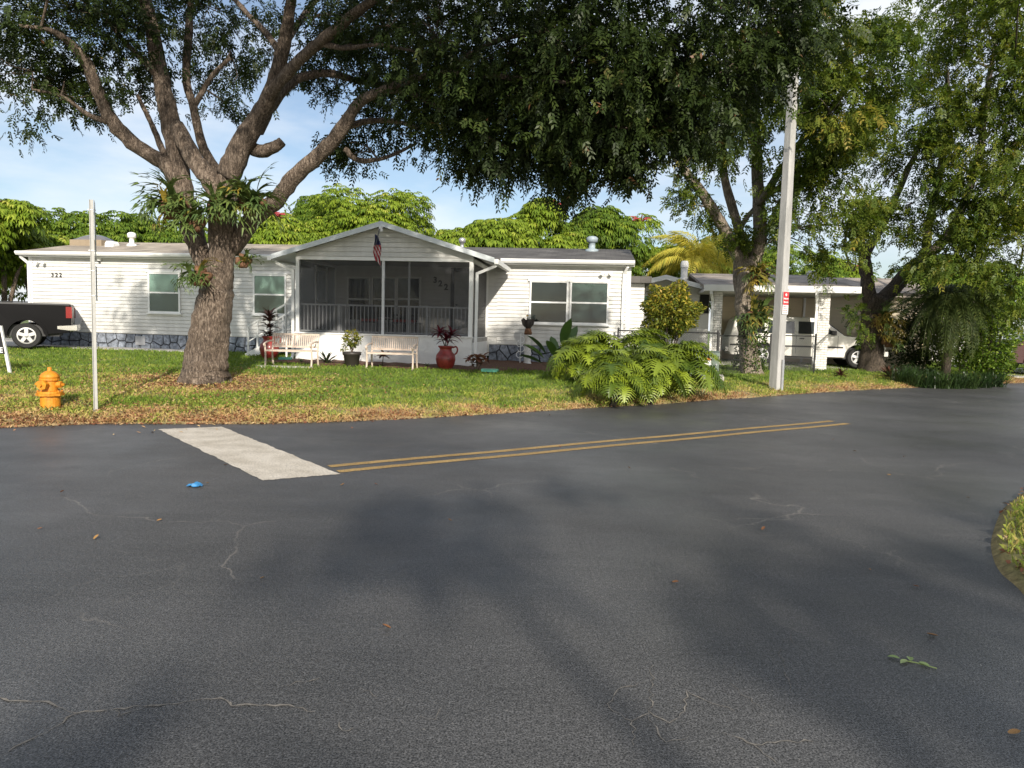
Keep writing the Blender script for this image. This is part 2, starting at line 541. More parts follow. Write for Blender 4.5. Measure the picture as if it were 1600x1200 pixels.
# ------------------------------------------------------------------ mesh helpers
class MB:
    def __init__(s):
        s.v, s.f = [], []
    def add(s, vs_, fs_):
        k = len(s.v)
        s.v.extend([tuple(p) for p in vs_])
        s.f.extend([tuple(i + k for i in f) for f in fs_])
        return s
    def box(s, x0, x1, y0, y1, z0, z1):
        s.add([(x0, y0, z0), (x1, y0, z0), (x1, y1, z0), (x0, y1, z0), (x0, y0, z1), (x1, y0, z1), (x1, y1, z1), (x0, y1, z1)],
              [(0, 3, 2, 1), (4, 5, 6, 7), (0, 1, 5, 4), (1, 2, 6, 5), (2, 3, 7, 6), (3, 0, 4, 7)])
        return s
    def bar(s, a, b, w, h=None, up=(0, 0, 1)):
        """box-section bar from a to b"""
        a, b = Vector(a), Vector(b)
        h = h or w
        d = (b - a).normalized()
        u = Vector(up)
        if abs(d.dot(u)) > 0.98:
            u = Vector((0, 1, 0))
        sx = d.cross(u).normalized()
        sy = sx.cross(d).normalized()
        pts = []
        for p in (a, b):
            for i, j in ((-1, -1), (1, -1), (1, 1), (-1, 1)):
                pts.append(p + sx * (i * w / 2) + sy * (j * h / 2))
        s.add(pts, [(0, 1, 2, 3), (7, 6, 5, 4), (0, 4, 5, 1), (1, 5, 6, 2), (2, 6, 7, 3), (3, 7, 4, 0)])
        return s
    def tube(s, pts, rad, n=8, caps=True):
        pts = [Vector(p) for p in pts]
        if not isinstance(rad, (list, tuple, np.ndarray)):
            rad = [rad] * len(pts)
        k = len(s.v)
        ref = Vector((0.3, 0.9, 0.2)).normalized()
        for i, p in enumerate(pts):
            d = (pts[min(i + 1, len(pts) - 1)] - pts[max(i - 1, 0)])
            d = d.normalized() if d.length > 1e-9 else Vector((0, 0, 1))
            sx = ref - d * ref.dot(d)
            if sx.length < 0.05:
                sx = Vector((1, 0, 0)) - d * d.x
            sx.normalize()
            ref = sx
            sy = d.cross(sx)
            for j in range(n):
                a = 2 * PI * j / n
                s.v.append(tuple(p + (sx * math.cos(a) + sy * math.sin(a)) * rad[i]))
        for i in range(len(pts) - 1):
            for j in range(n):
                a, b = k + i * n + j, k + i * n + (j + 1) % n
                s.f.append((a, b, b + n, a + n))
        if caps:
            s.f.append(tuple(k + j for j in reversed(range(n))))
            s.f.append(tuple(k + (len(pts) - 1) * n + j for j in range(n)))
        return s
    def lathe(s, prof, n=20, c=(0, 0, 0), axis='z'):
        k = len(s.v)
        for r, z in prof:
            for j in range(n):
                a = 2 * PI * j / n
                x, y = r * math.cos(a), r * math.sin(a)
                if axis == 'z':
                    p = (c[0] + x, c[1] + y, c[2] + z)
                elif axis == 'y':
                    p = (c[0] + x, c[1] + z, c[2] + y)
                else:
                    p = (c[0] + z, c[1] + x, c[2] + y)
                s.v.append(p)
        for i in range(len(prof) - 1):
            for j in range(n):
                a, b = k + i * n + j, k + i * n + (j + 1) % n
                s.f.append((a, b, b + n, a + n))
        s.f.append(tuple(k + j for j in reversed(range(n))))
        s.f.append(tuple(k + (len(prof) - 1) * n + j for j in range(n)))
        return s
    def prism(s, poly, y0, y1, inset=0.0, bev=0.0):
        """polygon in x,z pushed along y; bev rounds the two rims"""
        n = len(poly)
        cx, cz = sum(p[0] for p in poly) / n, sum(p[1] for p in poly) / n
        rings = [(y0, bev), (y0 + bev, 0), (y1 - bev, 0), (y1, bev)] if bev else [(y0, 0), (y1, 0)]
        k = len(s.v)
        for y, b in rings:
            for x, z in poly:
                dx, dz = x - cx, z - cz
                L = math.hypot(dx, dz) or 1
                s.v.append((x - dx / L * b, y, z - dz / L * b))
        for i in range(len(rings) - 1):
            for j in range(n):
                a, b_ = k + i * n + j, k + i * n + (j + 1) % n
                s.f.append((a, b_, b_ + n, a + n))
        s.f.append(tuple(k + j for j in reversed(range(n))))
        s.f.append(tuple(k + (len(rings) - 1) * n + j for j in range(n)))
        return s
    def mesh(s, name, smooth=False):
        m = bpy.data.meshes.new(name)
        m.from_pydata(s.v, [], s.f)
        if smooth:
            m.shade_smooth()
        m.update()
        return m
    def build(s, name, material, parent=None, smooth=False, fix=True):
        m = s.mesh(name, smooth)
        if fix:
            import bmesh
            b = bmesh.new(); b.from_mesh(m)
            bmesh.ops.recalc_face_normals(b, faces=b.faces)
            b.to_mesh(m); b.free()
        m.materials.append(material)
        return link(name, m, parent)

def link(name, data, parent=None, loc=None, rot=None, sca=None):
    o = bpy.data.objects.new(name, data)
    COL.objects.link(o)
    if parent is not None:
        o.parent = parent
    if loc is not None:
        o.location = loc
    if rot is not None:
        o.rotation_euler = rot
    if sca is not None:
        o.scale = sca if isinstance(sca, (tuple, list)) else (sca, sca, sca)
    return o

def tag(o, label=None, cat=None, group=None, kind=None):
    if label: o['label'] = label
    if cat: o['category'] = cat
    if group: o['group'] = group
    if kind: o['kind'] = kind
    return o

def thing(name, label, cat, loc=(0, 0, 0), rz=0.0, group=None):
    return tag(link(name, None, None, loc, (0, 0, rz)), label, cat, group)

def copy_tree(o, parent=None):
    c = o.copy()
    COL.objects.link(c)
    c.parent = parent
    for ch in list(o.children):
        copy_tree(ch, c)
    return c

def np_mesh(name, verts, quads, mat_, parent=None, attrs=None, smooth=False, nv=4):
    """big meshes: verts (n,3), faces (m,nv)"""
    m = bpy.data.meshes.new(name)
    m.vertices.add(len(verts))
    m.vertices.foreach_set('co', np.ascontiguousarray(verts, dtype=np.float32).ravel())
    k = len(quads)
    m.loops.add(k * nv)
    m.loops.foreach_set('vertex_index', np.ascontiguousarray(quads, dtype=np.int32).ravel())
    m.polygons.add(k)
    m.polygons.foreach_set('loop_start', np.arange(0, k * nv, nv, dtype=np.int32))
    for an, av in (attrs or {}).items():
        a = m.attributes.new(an, 'FLOAT', 'POINT')
        a.data.foreach_set('value', np.ascontiguousarray(av, dtype=np.float32))
    m.update(calc_edges=True)
    if smooth:
        m.shade_smooth()
    m.materials.append(mat_)
    return link(name, m, parent)

def text_mesh(name, body, size, mat_, parent=None, loc=(0, 0, 0), rot=(0, 0, 0), extrude=0.004, align='CENTER', bold=0.0):
    c = bpy.data.curves.new(name, 'FONT')
    c.body, c.size, c.extrude = body, size, extrude
    c.align_x, c.align_y = align, 'CENTER'
    c.offset = bold
    t = bpy.data.objects.new(name + '_tmp', c)
    COL.objects.link(t)
    bpy.context.view_layer.update()
    m = bpy.data.meshes.new_from_object(t)
    bpy.data.objects.remove(t)
    bpy.data.curves.remove(c)
    m.materials.clear()
    m.materials.append(mat_)
    return link(name, m, parent, loc, rot)

def spline(pts, n):
    """Catmull-Rom through rows of any width"""
    P = np.array(pts, dtype=float)
    P = np.vstack([2 * P[0] - P[1], P, 2 * P[-1] - P[-2]])
    out = []
    for i in range(1, len(P) - 2):
        for t in np.linspace(0, 1, n, endpoint=False):
            a, b, c, d = P[i - 1], P[i], P[i + 1], P[i + 2]
            out.append(0.5 * ((2 * b) + (c - a) * t + (2 * a - 5 * b + 4 * c - d) * t * t + (3 * b - a - 3 * c + d) * t ** 3))
    out.append(P[-2])
    return np.array(out)

# ================================================================== THE SETTING
rng = np.random.default_rng(7)
TREE1 = hit(320, 598)                        # foot of the big tree

def fbm(x, y, seed=0, octs=4, f0=0.35):
    """cheap smooth noise in 0..1 for scatter decisions"""
    r = np.random.default_rng(seed)
    out = np.zeros_like(x, dtype=float); amp, tot = 1.0, 0.0
    f = f0
    for _ in range(octs):
        for _ in range(3):
            a = r.uniform(0, 2 * PI); ph = r.uniform(0, 2 * PI)
            out += amp * np.sin((x * math.cos(a) + y * math.sin(a)) * f * 2 * PI + ph); tot += amp
        f *= 1.9; amp *= 0.62
    return 0.5 + 0.5 * out / tot * 1.8

def dryness(x, y):
    s = (y - yedge(x)) * 0.9
    d = 0.85 * np.exp(-np.maximum(s, 0) / 1.5)
    dt = np.hypot(x - TREE1.x, (y - TREE1.y) * 1.2)
    d = np.maximum(d, 0.95 * np.exp(-(dt / 2.3) ** 2))
    left = np.clip((-(x) - 4.0) / 4, 0, 1) * np.exp(-np.maximum(s, 0) / 4.0) * 0.95
    d = np.maximum(d, left)
    nse = fbm(x, y, 3, 5, 0.45)
    return np.clip(d * (0.45 + 1.1 * nse) + (nse - 0.62) * 0.6, 0, 1)

# far ground, road, lawns
g = MB(); g.box(-1500, 1500, -1500, 1500, -0.5, -0.3)
tag(g.build('ground', M_EARTH), kind='structure')
road = MB()
xs = np.linspace(-120, 140, 27); ys = np.linspace(-90, 75, 18)
for y in ys:
    for x in xs: road.v.append((x, y, 0.0))
for j in range(len(ys) - 1):
    for i in range(len(xs) - 1):
        a = j * len(xs) + i
        road.f.append((a, a + 1, a + 1 + len(xs), a + len(xs)))
tag(road.build('road', M_ASPH), kind='structure')

def lawn_sheet():
    X = np.concatenate([np.linspace(-80, -18, 20), np.linspace(-17.8, 30, 330), np.linspace(31, 120, 40)])
    S = np.concatenate([[-0.05], np.linspace(0, 2.4, 34), np.linspace(2.5, 18, 60), np.linspace(20, 160, 16)])
    xx, ss = np.meshgrid(X, S)
    wob = (fbm(xx, xx * 0, 11, 4, 0.5) - 0.5) * 0.16 * np.exp(-np.maximum(ss, 0) / 0.6)
    yy = yedge(xx) + ss / 0.9 + wob
    zz = gz(ss) + np.where(ss > 0.05, (fbm(xx, yy, 5, 4, 0.8) - 0.5) * 0.05, 0)
    zz = np.where(ss < 0, -0.03, zz)
    v = np.stack([xx, yy, zz], -1).reshape(-1, 3)
    n, m = len(S), len(X)
    idx = np.arange(n * m).reshape(n, m)
    q = np.stack([idx[:-1, :-1], idx[:-1, 1:], idx[1:, 1:], idx[1:, :-1]], -1).reshape(-1, 4)
    o = np_mesh('lawn', v, q, M_TURF, attrs={'dry': dryness(v[:, 0], v[:, 1])}, smooth=True)
    return tag(o, kind='structure')
lawn_sheet()

# near corner lawn on the right
NB = [flat(1640, 745), flat(1600, 770), flat(1568, 795), flat(1552, 830), flat(1549, 860), flat(1562, 893), flat(1600, 930)]
nbx = [p.x for p in NB]; nby = [p.y for p in NB]
NBS = spline([(p.x, p.y) for p in ([Vector((14, 9.6, 0)), Vector((8.5, 8.9, 0))] + NB + [Vector((2.75, 3.3, 0)), Vector((2.3, 2.0, 0)), Vector((2.0, 0, 0)), Vector((1.9, -4, 0)), Vector((1.8, -14, 0))])], 8)
nl = MB()
rows = [0, 0.06, 0.2, 0.5, 1.0, 2.0, 4, 9]
for k, d in enumerate(rows):
    for i, p in enumerate(NBS):
        t = NBS[min(i + 1, len(NBS) - 1)] - NBS[max(i - 1, 0)]
        t = t / np.linalg.norm(t)
        nrm = np.array([-t[1], t[0]])          # to the right of the running edge
        c = np.array([9.0, 3.5])
        q = p + nrm * d if np.dot(nrm, c - p) > 0 else p - nrm * d
        if d > 1.5: q = p + (c + np.array([4, -3]) - p) * min(1, d / 10)
        nl.v.append((q[0], q[1], 0.0 if k == 0 else 0.05 + 0.02 * math.sin(i * 1.7 + k)))
m_ = len(NBS)
for k in range(len(rows) - 1):
    for i in range(m_ - 1):
        a = k * m_ + i
        nl.f.append((a, a + 1, a + 1 + m_, a + m_))
o = nl.build('corner_lawn', M_TURF, smooth=True)
a_ = o.data.attributes.new('dry', 'FLOAT', 'POINT')
a_.data.foreach_set('value', np.repeat(np.array([0.8, 0.6, 0.4, 0.25, 0.15, 0.1, 0.1, 0.1]), m_).astype(np.float32))
tag(o, kind='structure')

# painted markings
def sheet(name, pts, z, material):
    b = MB(); b.add([(p.x, p.y, z) for p in pts], [tuple(range(len(pts)))])
    return tag(b.build(name, material), kind='structure')
def ragged(corners, n=46, j=.010):
    r = random.Random(3); out = []
    for a, b in zip(corners, corners[1:] + corners[:1]):
        d = (b - a).normalized(); nn = Vector((-d.y, d.x, 0))
        for i in range(n): out.append(a.lerp(b, i / n) + nn * (r.uniform(-j, j) + .006 * math.sin(i * .7)))
    return out
sheet('stop_line', ragged([flat(411, 751), flat(532, 741), flat(346, 667), flat(247, 671)]), 0.004, M_PAINTW)
def yellow(a0, a1, w):
    a, b = flat(*a0), flat(*a1)
    d = (b - a).normalized(); nrm = Vector((-d.y, d.x, 0)) * w / 2
    n = 160
    rj = random.Random(int(w * 1e4 + a0[0]))
    mbb = MB()
    for i in range(n + 1):
        p = a.lerp(b, i / n) + Vector((-d.y, d.x, 0)) * (0.012 * math.sin(i * .12) + rj.uniform(-.006, .006))
        mbb.v += [tuple(p + nrm + Vector((0, 0, .004))), tuple(p - nrm + Vector((0, 0, .004)))]
    for i in range(n):
        mbb.f.append((2 * i, 2 * i + 1, 2 * i + 3, 2 * i + 2))
    return tag(mbb.build('yellow_line', M_PAINTY), kind='structure')
yellow((528, 737), (1325, 662), 0.125)
yellow((514, 729), (1300, 658), 0.125)

# ------------------------------------------------------------------ house frame of reference
HL = at(50, 480, 24.5); HR = at(975, 480, 22.3)
HU = Vector((HR.x - HL.x, HR.y - HL.y, 0)); HLEN = HU.length; HU.normalize()
HV = Vector((-HU.y, HU.x, 0))
HROT = math.atan2(HU.y, HU.x)

def hp(px, py, v=0.0):
    """u along the front wall and height, where the line of sight meets the plane v metres behind the wall"""
    d = ray(px, py)
    o0 = Vector((0, 0, CAMH))
    q = Vector((HL.x, HL.y, 0)) + HV * v
    t = (q - o0).dot(HV) / d.dot(HV)
    p = o0 + d * t
    return (p - Vector((HL.x, HL.y, 0))).dot(HU), p.z

def hw(u, v, z=0.0):
    return Vector((HL.x, HL.y, 0)) + HU * u + HV * v + Vector((0, 0, z))

# drive and walk in front of the house, mulch bed
def slab(name, pts, material, lift=0.03):
    b = MB(); n = len(pts)
    top = [(p.x, p.y, G(p.x, p.y) + lift) for p in pts]
    b.add(top + [(x, y, z - 0.2) for x, y, z in top], [tuple(range(n))] + [(i, (i + 1) % n, (i + 1) % n + n, i + n) for i in range(n)])
    return tag(b.build(name, material), kind='structure')
slab('driveway', [hw(-16, -4.6), hw(0.9, -2.9), hw(1.2, -0.05), hw(-0.5, 4), hw(-16, 4)], M_CONC, 0.035)
slab('walkway', [hw(1.25, -1.15), hw(6.6, -1.15), hw(6.6, -0.1), hw(1.25, -0.1)], M_CONC, 0.03)

def bed():
    b = MB()
    n = 44
    u0, u1 = hp(432, 565, -3.6)[0], hp(905, 575, -2.0)[0]
    outer, inner = [], []
    for i in range(n + 1):
        u = u0 + (u1 - u0) * i / n
        vo = -4.35 + 0.22 * math.sin(i * 0.55) + (0.9 if u > hp(775, 560, -2)[0] else 0) * min(1, (u - hp(775, 560, -2)[0]) / 0.8) * 1.2
        vi = -2.9 if u < hp(742, 560, -3)[0] else -0.1
        outer.append(hw(u, vo)); inner.append(hw(u, vi))
    for i, (p, q) in enumerate(zip(outer, inner)):
        for t in (0, .08, .5, 1):
            r_ = p.lerp(q, t)
            b.v.append((r_.x, r_.y, G(r_.x, r_.y) + (0.0 if t == 0 else 0.045 + 0.012 * math.sin(i * 2.1 + t * 9))))
    for i in range(n):
        for k in range(3):
            a = i * 4 + k
            b.f.append((a, a + 4, a + 5, a + 1))
    return tag(b.build('mulch_bed', M_MULCH, smooth=True), kind='structure')
bed()

# ------------------------------------------------------------------ grass blades and litter
def in_house(x, y, grow=0.1):
    du = (x - HL.x) * HU.x + (y - HL.y) * HU.y
    dv = (x - HL.x) * HV.x + (y - HL.y) * HV.y
    main = (du > -0.3) & (du < HLEN + 0.5) & (dv > -0.25)
    pu0, pu1 = hp(455, 520, -3)[0], hp(745, 520, -3)[0]
    por = (du > pu0) & (du < pu1) & (dv > -3.25)
    bedm = (du > pu0 - 0.2) & (du < hp(900, 575, -2)[0]) & (dv > -4.25) & ((du < pu1 + 0.5) | (dv > -3.2))
    drv = (du < 1.2) & (dv > -2.95 + 0.1 * du) | ((du > 1.2) & (du < 6.7) & (dv > -1.2))
    return main | por | bedm | drv

def blades(name, x, y, z, h, w, rnd, lean=0.45, material=None, seed=1):
    r = np.random.default_rng(seed)
    n = len(x)
    a = r.uniform(0, 2 * PI, n); b = r.uniform(0, 2 * PI, n)
    ln = h * r.uniform(0.1, 1.0, n) * lean
    sx, sy = np.cos(a) * w / 2, np.sin(a) * w / 2
    lx, ly = np.cos(b) * ln, np.sin(b) * ln
    v = np.empty((n, 4, 3))
    v[:, 0] = np.stack([x - sx, y - sy, z - 0.005], -1)
    v[:, 1] = np.stack([x + sx, y + sy, z - 0.005], -1)
    v[:, 2] = np.stack([x + lx * .45 + sx * .7, y + ly * .45 + sy * .7, z + h * .62], -1)
    v[:, 3] = np.stack([x + lx, y + ly, z + h * (1 - 0.35 * (ln / h))], -1)
    q = np.arange(n * 4).reshape(n, 4)
    o = np_mesh(name, v.reshape(-1, 3), q, material, attrs={'rnd': np.repeat(rnd, 4)})
    return o

M_GRASS = leaf_mat('grass_blades', [(0.0, (0.10, 0.17, 0.022)), (0.3, (0.18, 0.25, 0.036)), (0.5, (0.31, 0.33, 0.065)),
                                    (0.68, (0.46, 0.37, 0.13)), (0.85, (0.52, 0.35, 0.17)), (1.0, (0.34, 0.18, 0.09))], 0.25, 0.6)

def grass():
    n = 420000
    x = rng.uniform(-19, 27, n)
    s = rng.uniform(0, 1, n) ** 1.35 * 13
    y = yedge(x) + s / 0.9
    # keep what lies inside the field of view, thin it with distance
    vis = (np.abs(x) < y * 0.78 + 0.6) & ~in_house(x, y) & (rng.uniform(0, 1, n) < np.clip(11.5 / y, 0.25, 1) ** 1.1)
    dr = dryness(x, y)
    bare = np.exp(-(np.hypot(x - TREE1.x, y - TREE1.y) / 1.0) ** 2)
    vis &= rng.uniform(0, 1, n) > bare * 0.75
    x, y, dr, s = x[vis], y[vis], dr[vis], s[vis]
    z = gz((y - yedge(x)) * 0.9)
    rnd = np.clip(dr * 0.85 + rng.normal(0.06, 0.13, len(x)) + 0.05, 0, 1)
    tall = fbm(x, y, 21, 4, 0.9)
    h = rng.uniform(0.035, 0.085, len(x)) * (0.7 + 0.9 * tall) * (1 - 0.25 * dr)
    w = rng.uniform(0.007, 0.013, len(x)) * (0.6 + y / 26)
    o = blades('lawn_grass', x, y, z, h, w, rnd, 0.9, M_GRASS, 5)
    tag(o, 'mown lawn grass, green by the house and straw coloured along the road', 'grass', kind='stuff')
grass()

def corner_grass():
    n = 130000
    x = rng.uniform(1.6, 9, n); y = rng.uniform(2.0, 9.3, n)
    path = NBS
    d = np.full(n, 9.0); inside = np.zeros(n, bool)
    for i in range(len(path) - 1):
        a, b = path[i], path[i + 1]
        ab = b - a
        t = np.clip(((x - a[0]) * ab[0] + (y - a[1]) * ab[1]) / (ab @ ab), 0, 1)
        dd = np.hypot(x - a[0] - ab[0] * t, y - a[1] - ab[1] * t)
        sd = (ab[0] * (y - a[1]) - ab[1] * (x - a[0]))
        m = dd < d
        inside = np.where(m, sd > 0, inside); d = np.where(m, dd, d)
    k = inside & (d > 0.08) & (rng.uniform(0, 1, n) < np.clip(d / 0.3, 0.2, 1))
    x, y, d = x[k], y[k], d[k]
    rnd = np.clip(0.55 * np.exp(-d / 0.25) + rng.normal(0.12, 0.15, len(x)), 0, 1)
    o = blades('corner_grass', x, y, np.full(len(x), 0.045), rng.uniform(0.03, 0.10, len(x)), rng.uniform(0.004, 0.008, len(x)), rnd, 0.9, M_GRASS, 8)
    tag(o, 'tufts of grass on the near corner verge at the right', 'grass', kind='stuff')
corner_grass()

M_LITTER = leaf_mat('leaf_litter', [(0.0, (0.13, 0.05, 0.03)), (0.4, (0.28, 0.12, 0.065)), (0.7, (0.45, 0.26, 0.13)), (1.0, (0.55, 0.42, 0.22))], 0.1, 0.7)

def leaf_quads(c, size, wid, r, up=0.5, droop=0.0, fold=0.18, along=None):
    """one small folded leaf at every row of c"""
    n = len(c)
    nrm = r.normal(0, 1, (n, 3)); nrm[:, 2] = np.abs(nrm[:, 2]) + up
    nrm /= np.linalg.norm(nrm, axis=1, keepdims=True)
    d = r.normal(0, 1, (n, 3)) if along is None else along + r.normal(0, 0.55, (n, 3))
    d[:, 2] -= droop
    d -= nrm * np.sum(d * nrm, 1, keepdims=True)
    d /= np.linalg.norm(d, axis=1, keepdims=True) + 1e-9
    sd = np.cross(nrm, d)
    L = (size * r.uniform(0.65, 1.25, n))[:, None]; Wd = (wid * r.uniform(0.75, 1.2, n))[:, None]
    v = np.empty((n, 4, 3))
    v[:, 0] = c - d * L * 0.5
    v[:, 1] = c + sd * Wd * 0.5 + nrm * Wd * fold - d * L * 0.05
    v[:, 2] = c + d * L * 0.5
    v[:, 3] = c - sd * Wd * 0.5 + nrm * Wd * fold - d * L * 0.05
    return v.reshape(-1, 3)

def litter():
    n = 7500
    x = rng.uniform(-10, 24, n)
    s = np.abs(rng.normal(0, 0.20, n)) - 0.10
    y = yedge(x) + s / 0.9
    n2 = 5000
    a = rng.uniform(0, 2 * PI, n2); rr = np.abs(rng.normal(0, 1.5, n2)) + 0.4
    x = np.concatenate([x, TREE1.x + np.cos(a) * rr * 1.3]); y = np.concatenate([y, TREE1.y + np.sin(a) * rr])
    n3 = 3500
    x = np.concatenate([x, rng.uniform(-11, -3, n3)]); yy = yedge(x[-n3:]) + np.abs(rng.normal(0, 1.1, n3)); y = np.concatenate([y, yy])
    n4 = 420
    tt = rng.uniform(1, len(NBS) - 6, n4)
    i0 = tt.astype(int); fr = (tt - i0)[:, None]
    q = NBS[i0] * (1 - fr) + NBS[i0 + 1] * fr
    x = np.concatenate([x, q[:, 0] + np.abs(rng.normal(0, .16, n4)) + .06]); y = np.concatenate([y, q[:, 1] + rng.normal(0, 0.05, n4)])
    k = (np.abs(x) < y * 0.8 + 0.5) & ((x < -1.5) | (rng.uniform(0, 1, len(x)) < .45))
    x, y = x[k], y[k]
    ss = (y - yedge(x)) * 0.9
    z = np.where(ss > 0, gz(ss) + 0.02, 0.006)
    near = (x > 1.5) & (y < 9.5)
    z = np.where(near, 0.055, z)
    z += np.abs(rng.normal(0, 0.008, len(x)))
    c = np.stack([x, y, z], -1)
    v = leaf_quads(c, 0.062, 0.028, rng, up=1.6, fold=0.3)
    v[:, 2] = np.maximum(v[:, 2], 0.004)
    o = np_mesh('leaf_litter', v, np.arange(len(v)).reshape(-1, 4), M_LITTER, attrs={'rnd': np.repeat(rng.uniform(0, 1, len(c)), 4)})
    tag(o, 'dry brown fallen leaves along the edge of the road', 'leaf litter', kind='stuff')
litter()

# ================================================================== HOUSE 322
Z_SK0, Z_SK1, Z_TOP = 0.40, 0.97, 3.52
house = thing('mobile_home', 'long low white sided home with a gabled screened porch, number 322', 'house', (HL.x, HL.y, 0), HROT)
UL, UR = 0.0, HLEN + 0.12
PU0, PU1 = hp(462, 480, -3.0)[0], hp(738, 480, -3.0)[0]
DEPTH = 7.0

def siding(name, u0f, u1f, z0, z1, v, parent, course=0.122, material=None, proud=0.034):
    """lapped boards; u0f/u1f may be functions of height (gables)"""
    f0 = u0f if callable(u0f) else (lambda z: u0f)
    f1 = u1f if callable(u1f) else (lambda z: u1f)
    b = MB(); z = z0
    while z < z1 - 0.01:
        zt = min(z + course, z1)
        a0, a1, c0, c1 = f0(z), f1(z), f0(zt), f1(zt)
        if a1 - a0 < 0.02: break
        if c1 < c0: c0 = c1 = (c0 + c1) / 2
        zg = min(z + 0.020, zt)                 # a shadow gap under each lap
        b.add([(a0, v - proud, zg), (a1, v - proud, zg), (c1, v - proud * .72, zt), (c0, v - proud * .72, zt), (a0, v, zg), (a1, v, zg), (a0, v, z), (a1, v, z),
               (c0, v, zt), (c1, v, zt)],
              [(0, 1, 2, 3), (4, 5, 1, 0), (6, 7, 5, 4), (3, 2, 9, 8)])
        z = zt
    return b.build(name, material or M_SIDING, parent, fix=False)

wall = MB().box(UL + 0.01, UR - 0.01, 0.004, DEPTH, 0.60, Z_TOP).build('wall', M_SIDING, house)
siding('siding', UL, PU0 + 0.05, Z_SK1, Z_TOP, 0.0, wall)
siding('siding', PU0 + 0.05, PU1 + 0.3, 1.2, Z_TOP - 0.05, 0.0, wall)
siding('siding', PU1 + 0.3, UR, Z_SK1, Z_TOP, 0.0, wall)
for u in (UL, UR):
    MB().box(u - 0.06, u + 0.06, -0.03, 0.12, Z_SK1, Z_TOP).build('corner_trim', M_WHITE, house)

# main roof: low gable, ridge along the house
RV, RZ, RE = 3.6, 4.42, 3.66
def main_roof(u0, u1, material, name='roof'):
    b = MB()
    e = 0.28
    pts = [(-e, RE), (RV, RZ), (DEPTH + e, RE), (DEPTH + e, RE - 0.12), (RV, RZ - 0.12), (-e, RE - 0.12)]
    for u in (u0, u1):
        b.v += [(u, p[0], p[1]) for p in pts]
    n = 6
    b.f += [(i, (i + 1) % n, (i + 1) % n + n, i + n) for i in range(n)] + [tuple(range(n - 1, -1, -1)), tuple(range(n, 2 * n))]
    return b.build(name, material, house)
PMID = (PU0 + PU1) / 2
roofL = main_roof(UL - 0.22, PMID, M_ROOF_L)
roofR = main_roof(PMID + 0.001, UR + 0.16, M_ROOF)
# gable ends
for u in (UL, UR):
    MB().add([(u - 0.02, 0, Z_TOP - 0.02), (u - 0.02, DEPTH, Z_TOP - 0.02), (u - 0.02, RV, RZ - 0.13), (u + 0.02, 0, Z_TOP - 0.02), (u + 0.02, DEPTH, Z_TOP - 0.02), (u + 0.02, RV, RZ - 0.13)],
             [(0, 1, 2), (5, 4, 3), (0, 3, 4, 1), (1, 4, 5, 2), (2, 5, 3, 0)]).build('gable_end', M_SIDING, house)

def gutter(u0, u1, v, z):
    b = MB()
    prof = [(0, 0), (0, 0.13), (-0.11, 0.13), (-0.13, 0.11), (-0.12, 0.05), (-0.075, 0.0)]
    for u in (u0, u1): b.v += [(u, v + p[0], z + p[1]) for p in prof]
    n = len(prof)
    b.f += [(i, (i + 1) % n, (i + 1) % n + n, i + n) for i in range(n)] + [tuple(range(n)), tuple(range(2 * n - 1, n - 1, -1))]
    return b.build('gutter', M_WHITE, house)
gutter(UL - 0.24, PU0 - 0.1, -0.285, RE - 0.13)
gutter(PU1 + 0.42, UR + 0.14, -0.285, RE - 0.13)
for a, b_ in ((UL - 0.2, PU0 + 0.2), (PU1 + 0.2, UR + 0.14)):
    MB().box(a, b_, -0.275, 0.02, Z_TOP - 0.03, Z_TOP).build('soffit', M_WHITE, house)

def downspout(u, v, ztop, zbot, du=0.12, dv=0.24, parent=house):
    b = MB()
    b.bar((u - du, v - dv, ztop), (u - du, v - dv, ztop - 0.08), 0.075, 0.06)
    b.bar((u - du, v - dv, ztop - 0.06), (u, v, ztop - 0.26), 0.075, 0.06, up=(0, 1, 0))
    b.bar((u, v, ztop - 0.23), (u, v, zbot + 0.1), 0.075, 0.06)
    b.bar((u, v, zbot + 0.12), (u + 0.02, v - 0.18, zbot), 0.075, 0.06, up=(1, 0, 0))
    return b.build('downspout', M_WHITE, parent)
downspout(UL - 0.02, -0.07, RE - 0.13, 0.55, 0.14, 0.16)
downspout(UR - 0.16, -0.07, RE - 0.13, 0.55, -0.1, 0.16)

# faux stone skirting, stone by stone
M_STONE = mat('painted_stone', (0.20, 0.225, 0.27), 0.75, 0.65, 9, 0.6, 30)
def cells(w, h, s, seed):
    r = random.Random(seed)
    nx, ny = max(1, int(w / s)), 2
    pts = [((i + 0.5 + r.uniform(-.38, .38)) * w / nx, (j + 0.5 + r.uniform(-.3, .3)) * h / ny) for i in range(nx) for j in range(ny)]
    out = []
    for i, p in enumerate(pts):
        poly = [(0, 0), (w, 0), (w, h), (0, h)]
        for j, q in enumerate(pts):
            if i == j or abs(p[0] - q[0]) > 4 * s: continue
            mx_, my_ = (p[0] + q[0]) / 2, (p[1] + q[1]) / 2
            nx_, ny_ = q[0] - p[0], q[1] - p[1]
            L = math.hypot(nx_, ny_); nx_, ny_ = nx_ / L, ny_ / L
            c = mx_ * nx_ + my_ * ny_ - 0.014
            new = []
            for k in range(len(poly)):
                a, b = poly[k], poly[(k + 1) % len(poly)]
                da, db = a[0] * nx_ + a[1] * ny_ - c, b[0] * nx_ + b[1] * ny_ - c
                if da <= 0: new.append(a)
                if da * db < 0:
                    t = da / (da - db)
                    new.append((a[0] + (b[0] - a[0]) * t, a[1] + (b[1] - a[1]) * t))
            poly = new
            if len(poly) < 3: break
        if len(poly) >= 3: out.append(poly)
    return out
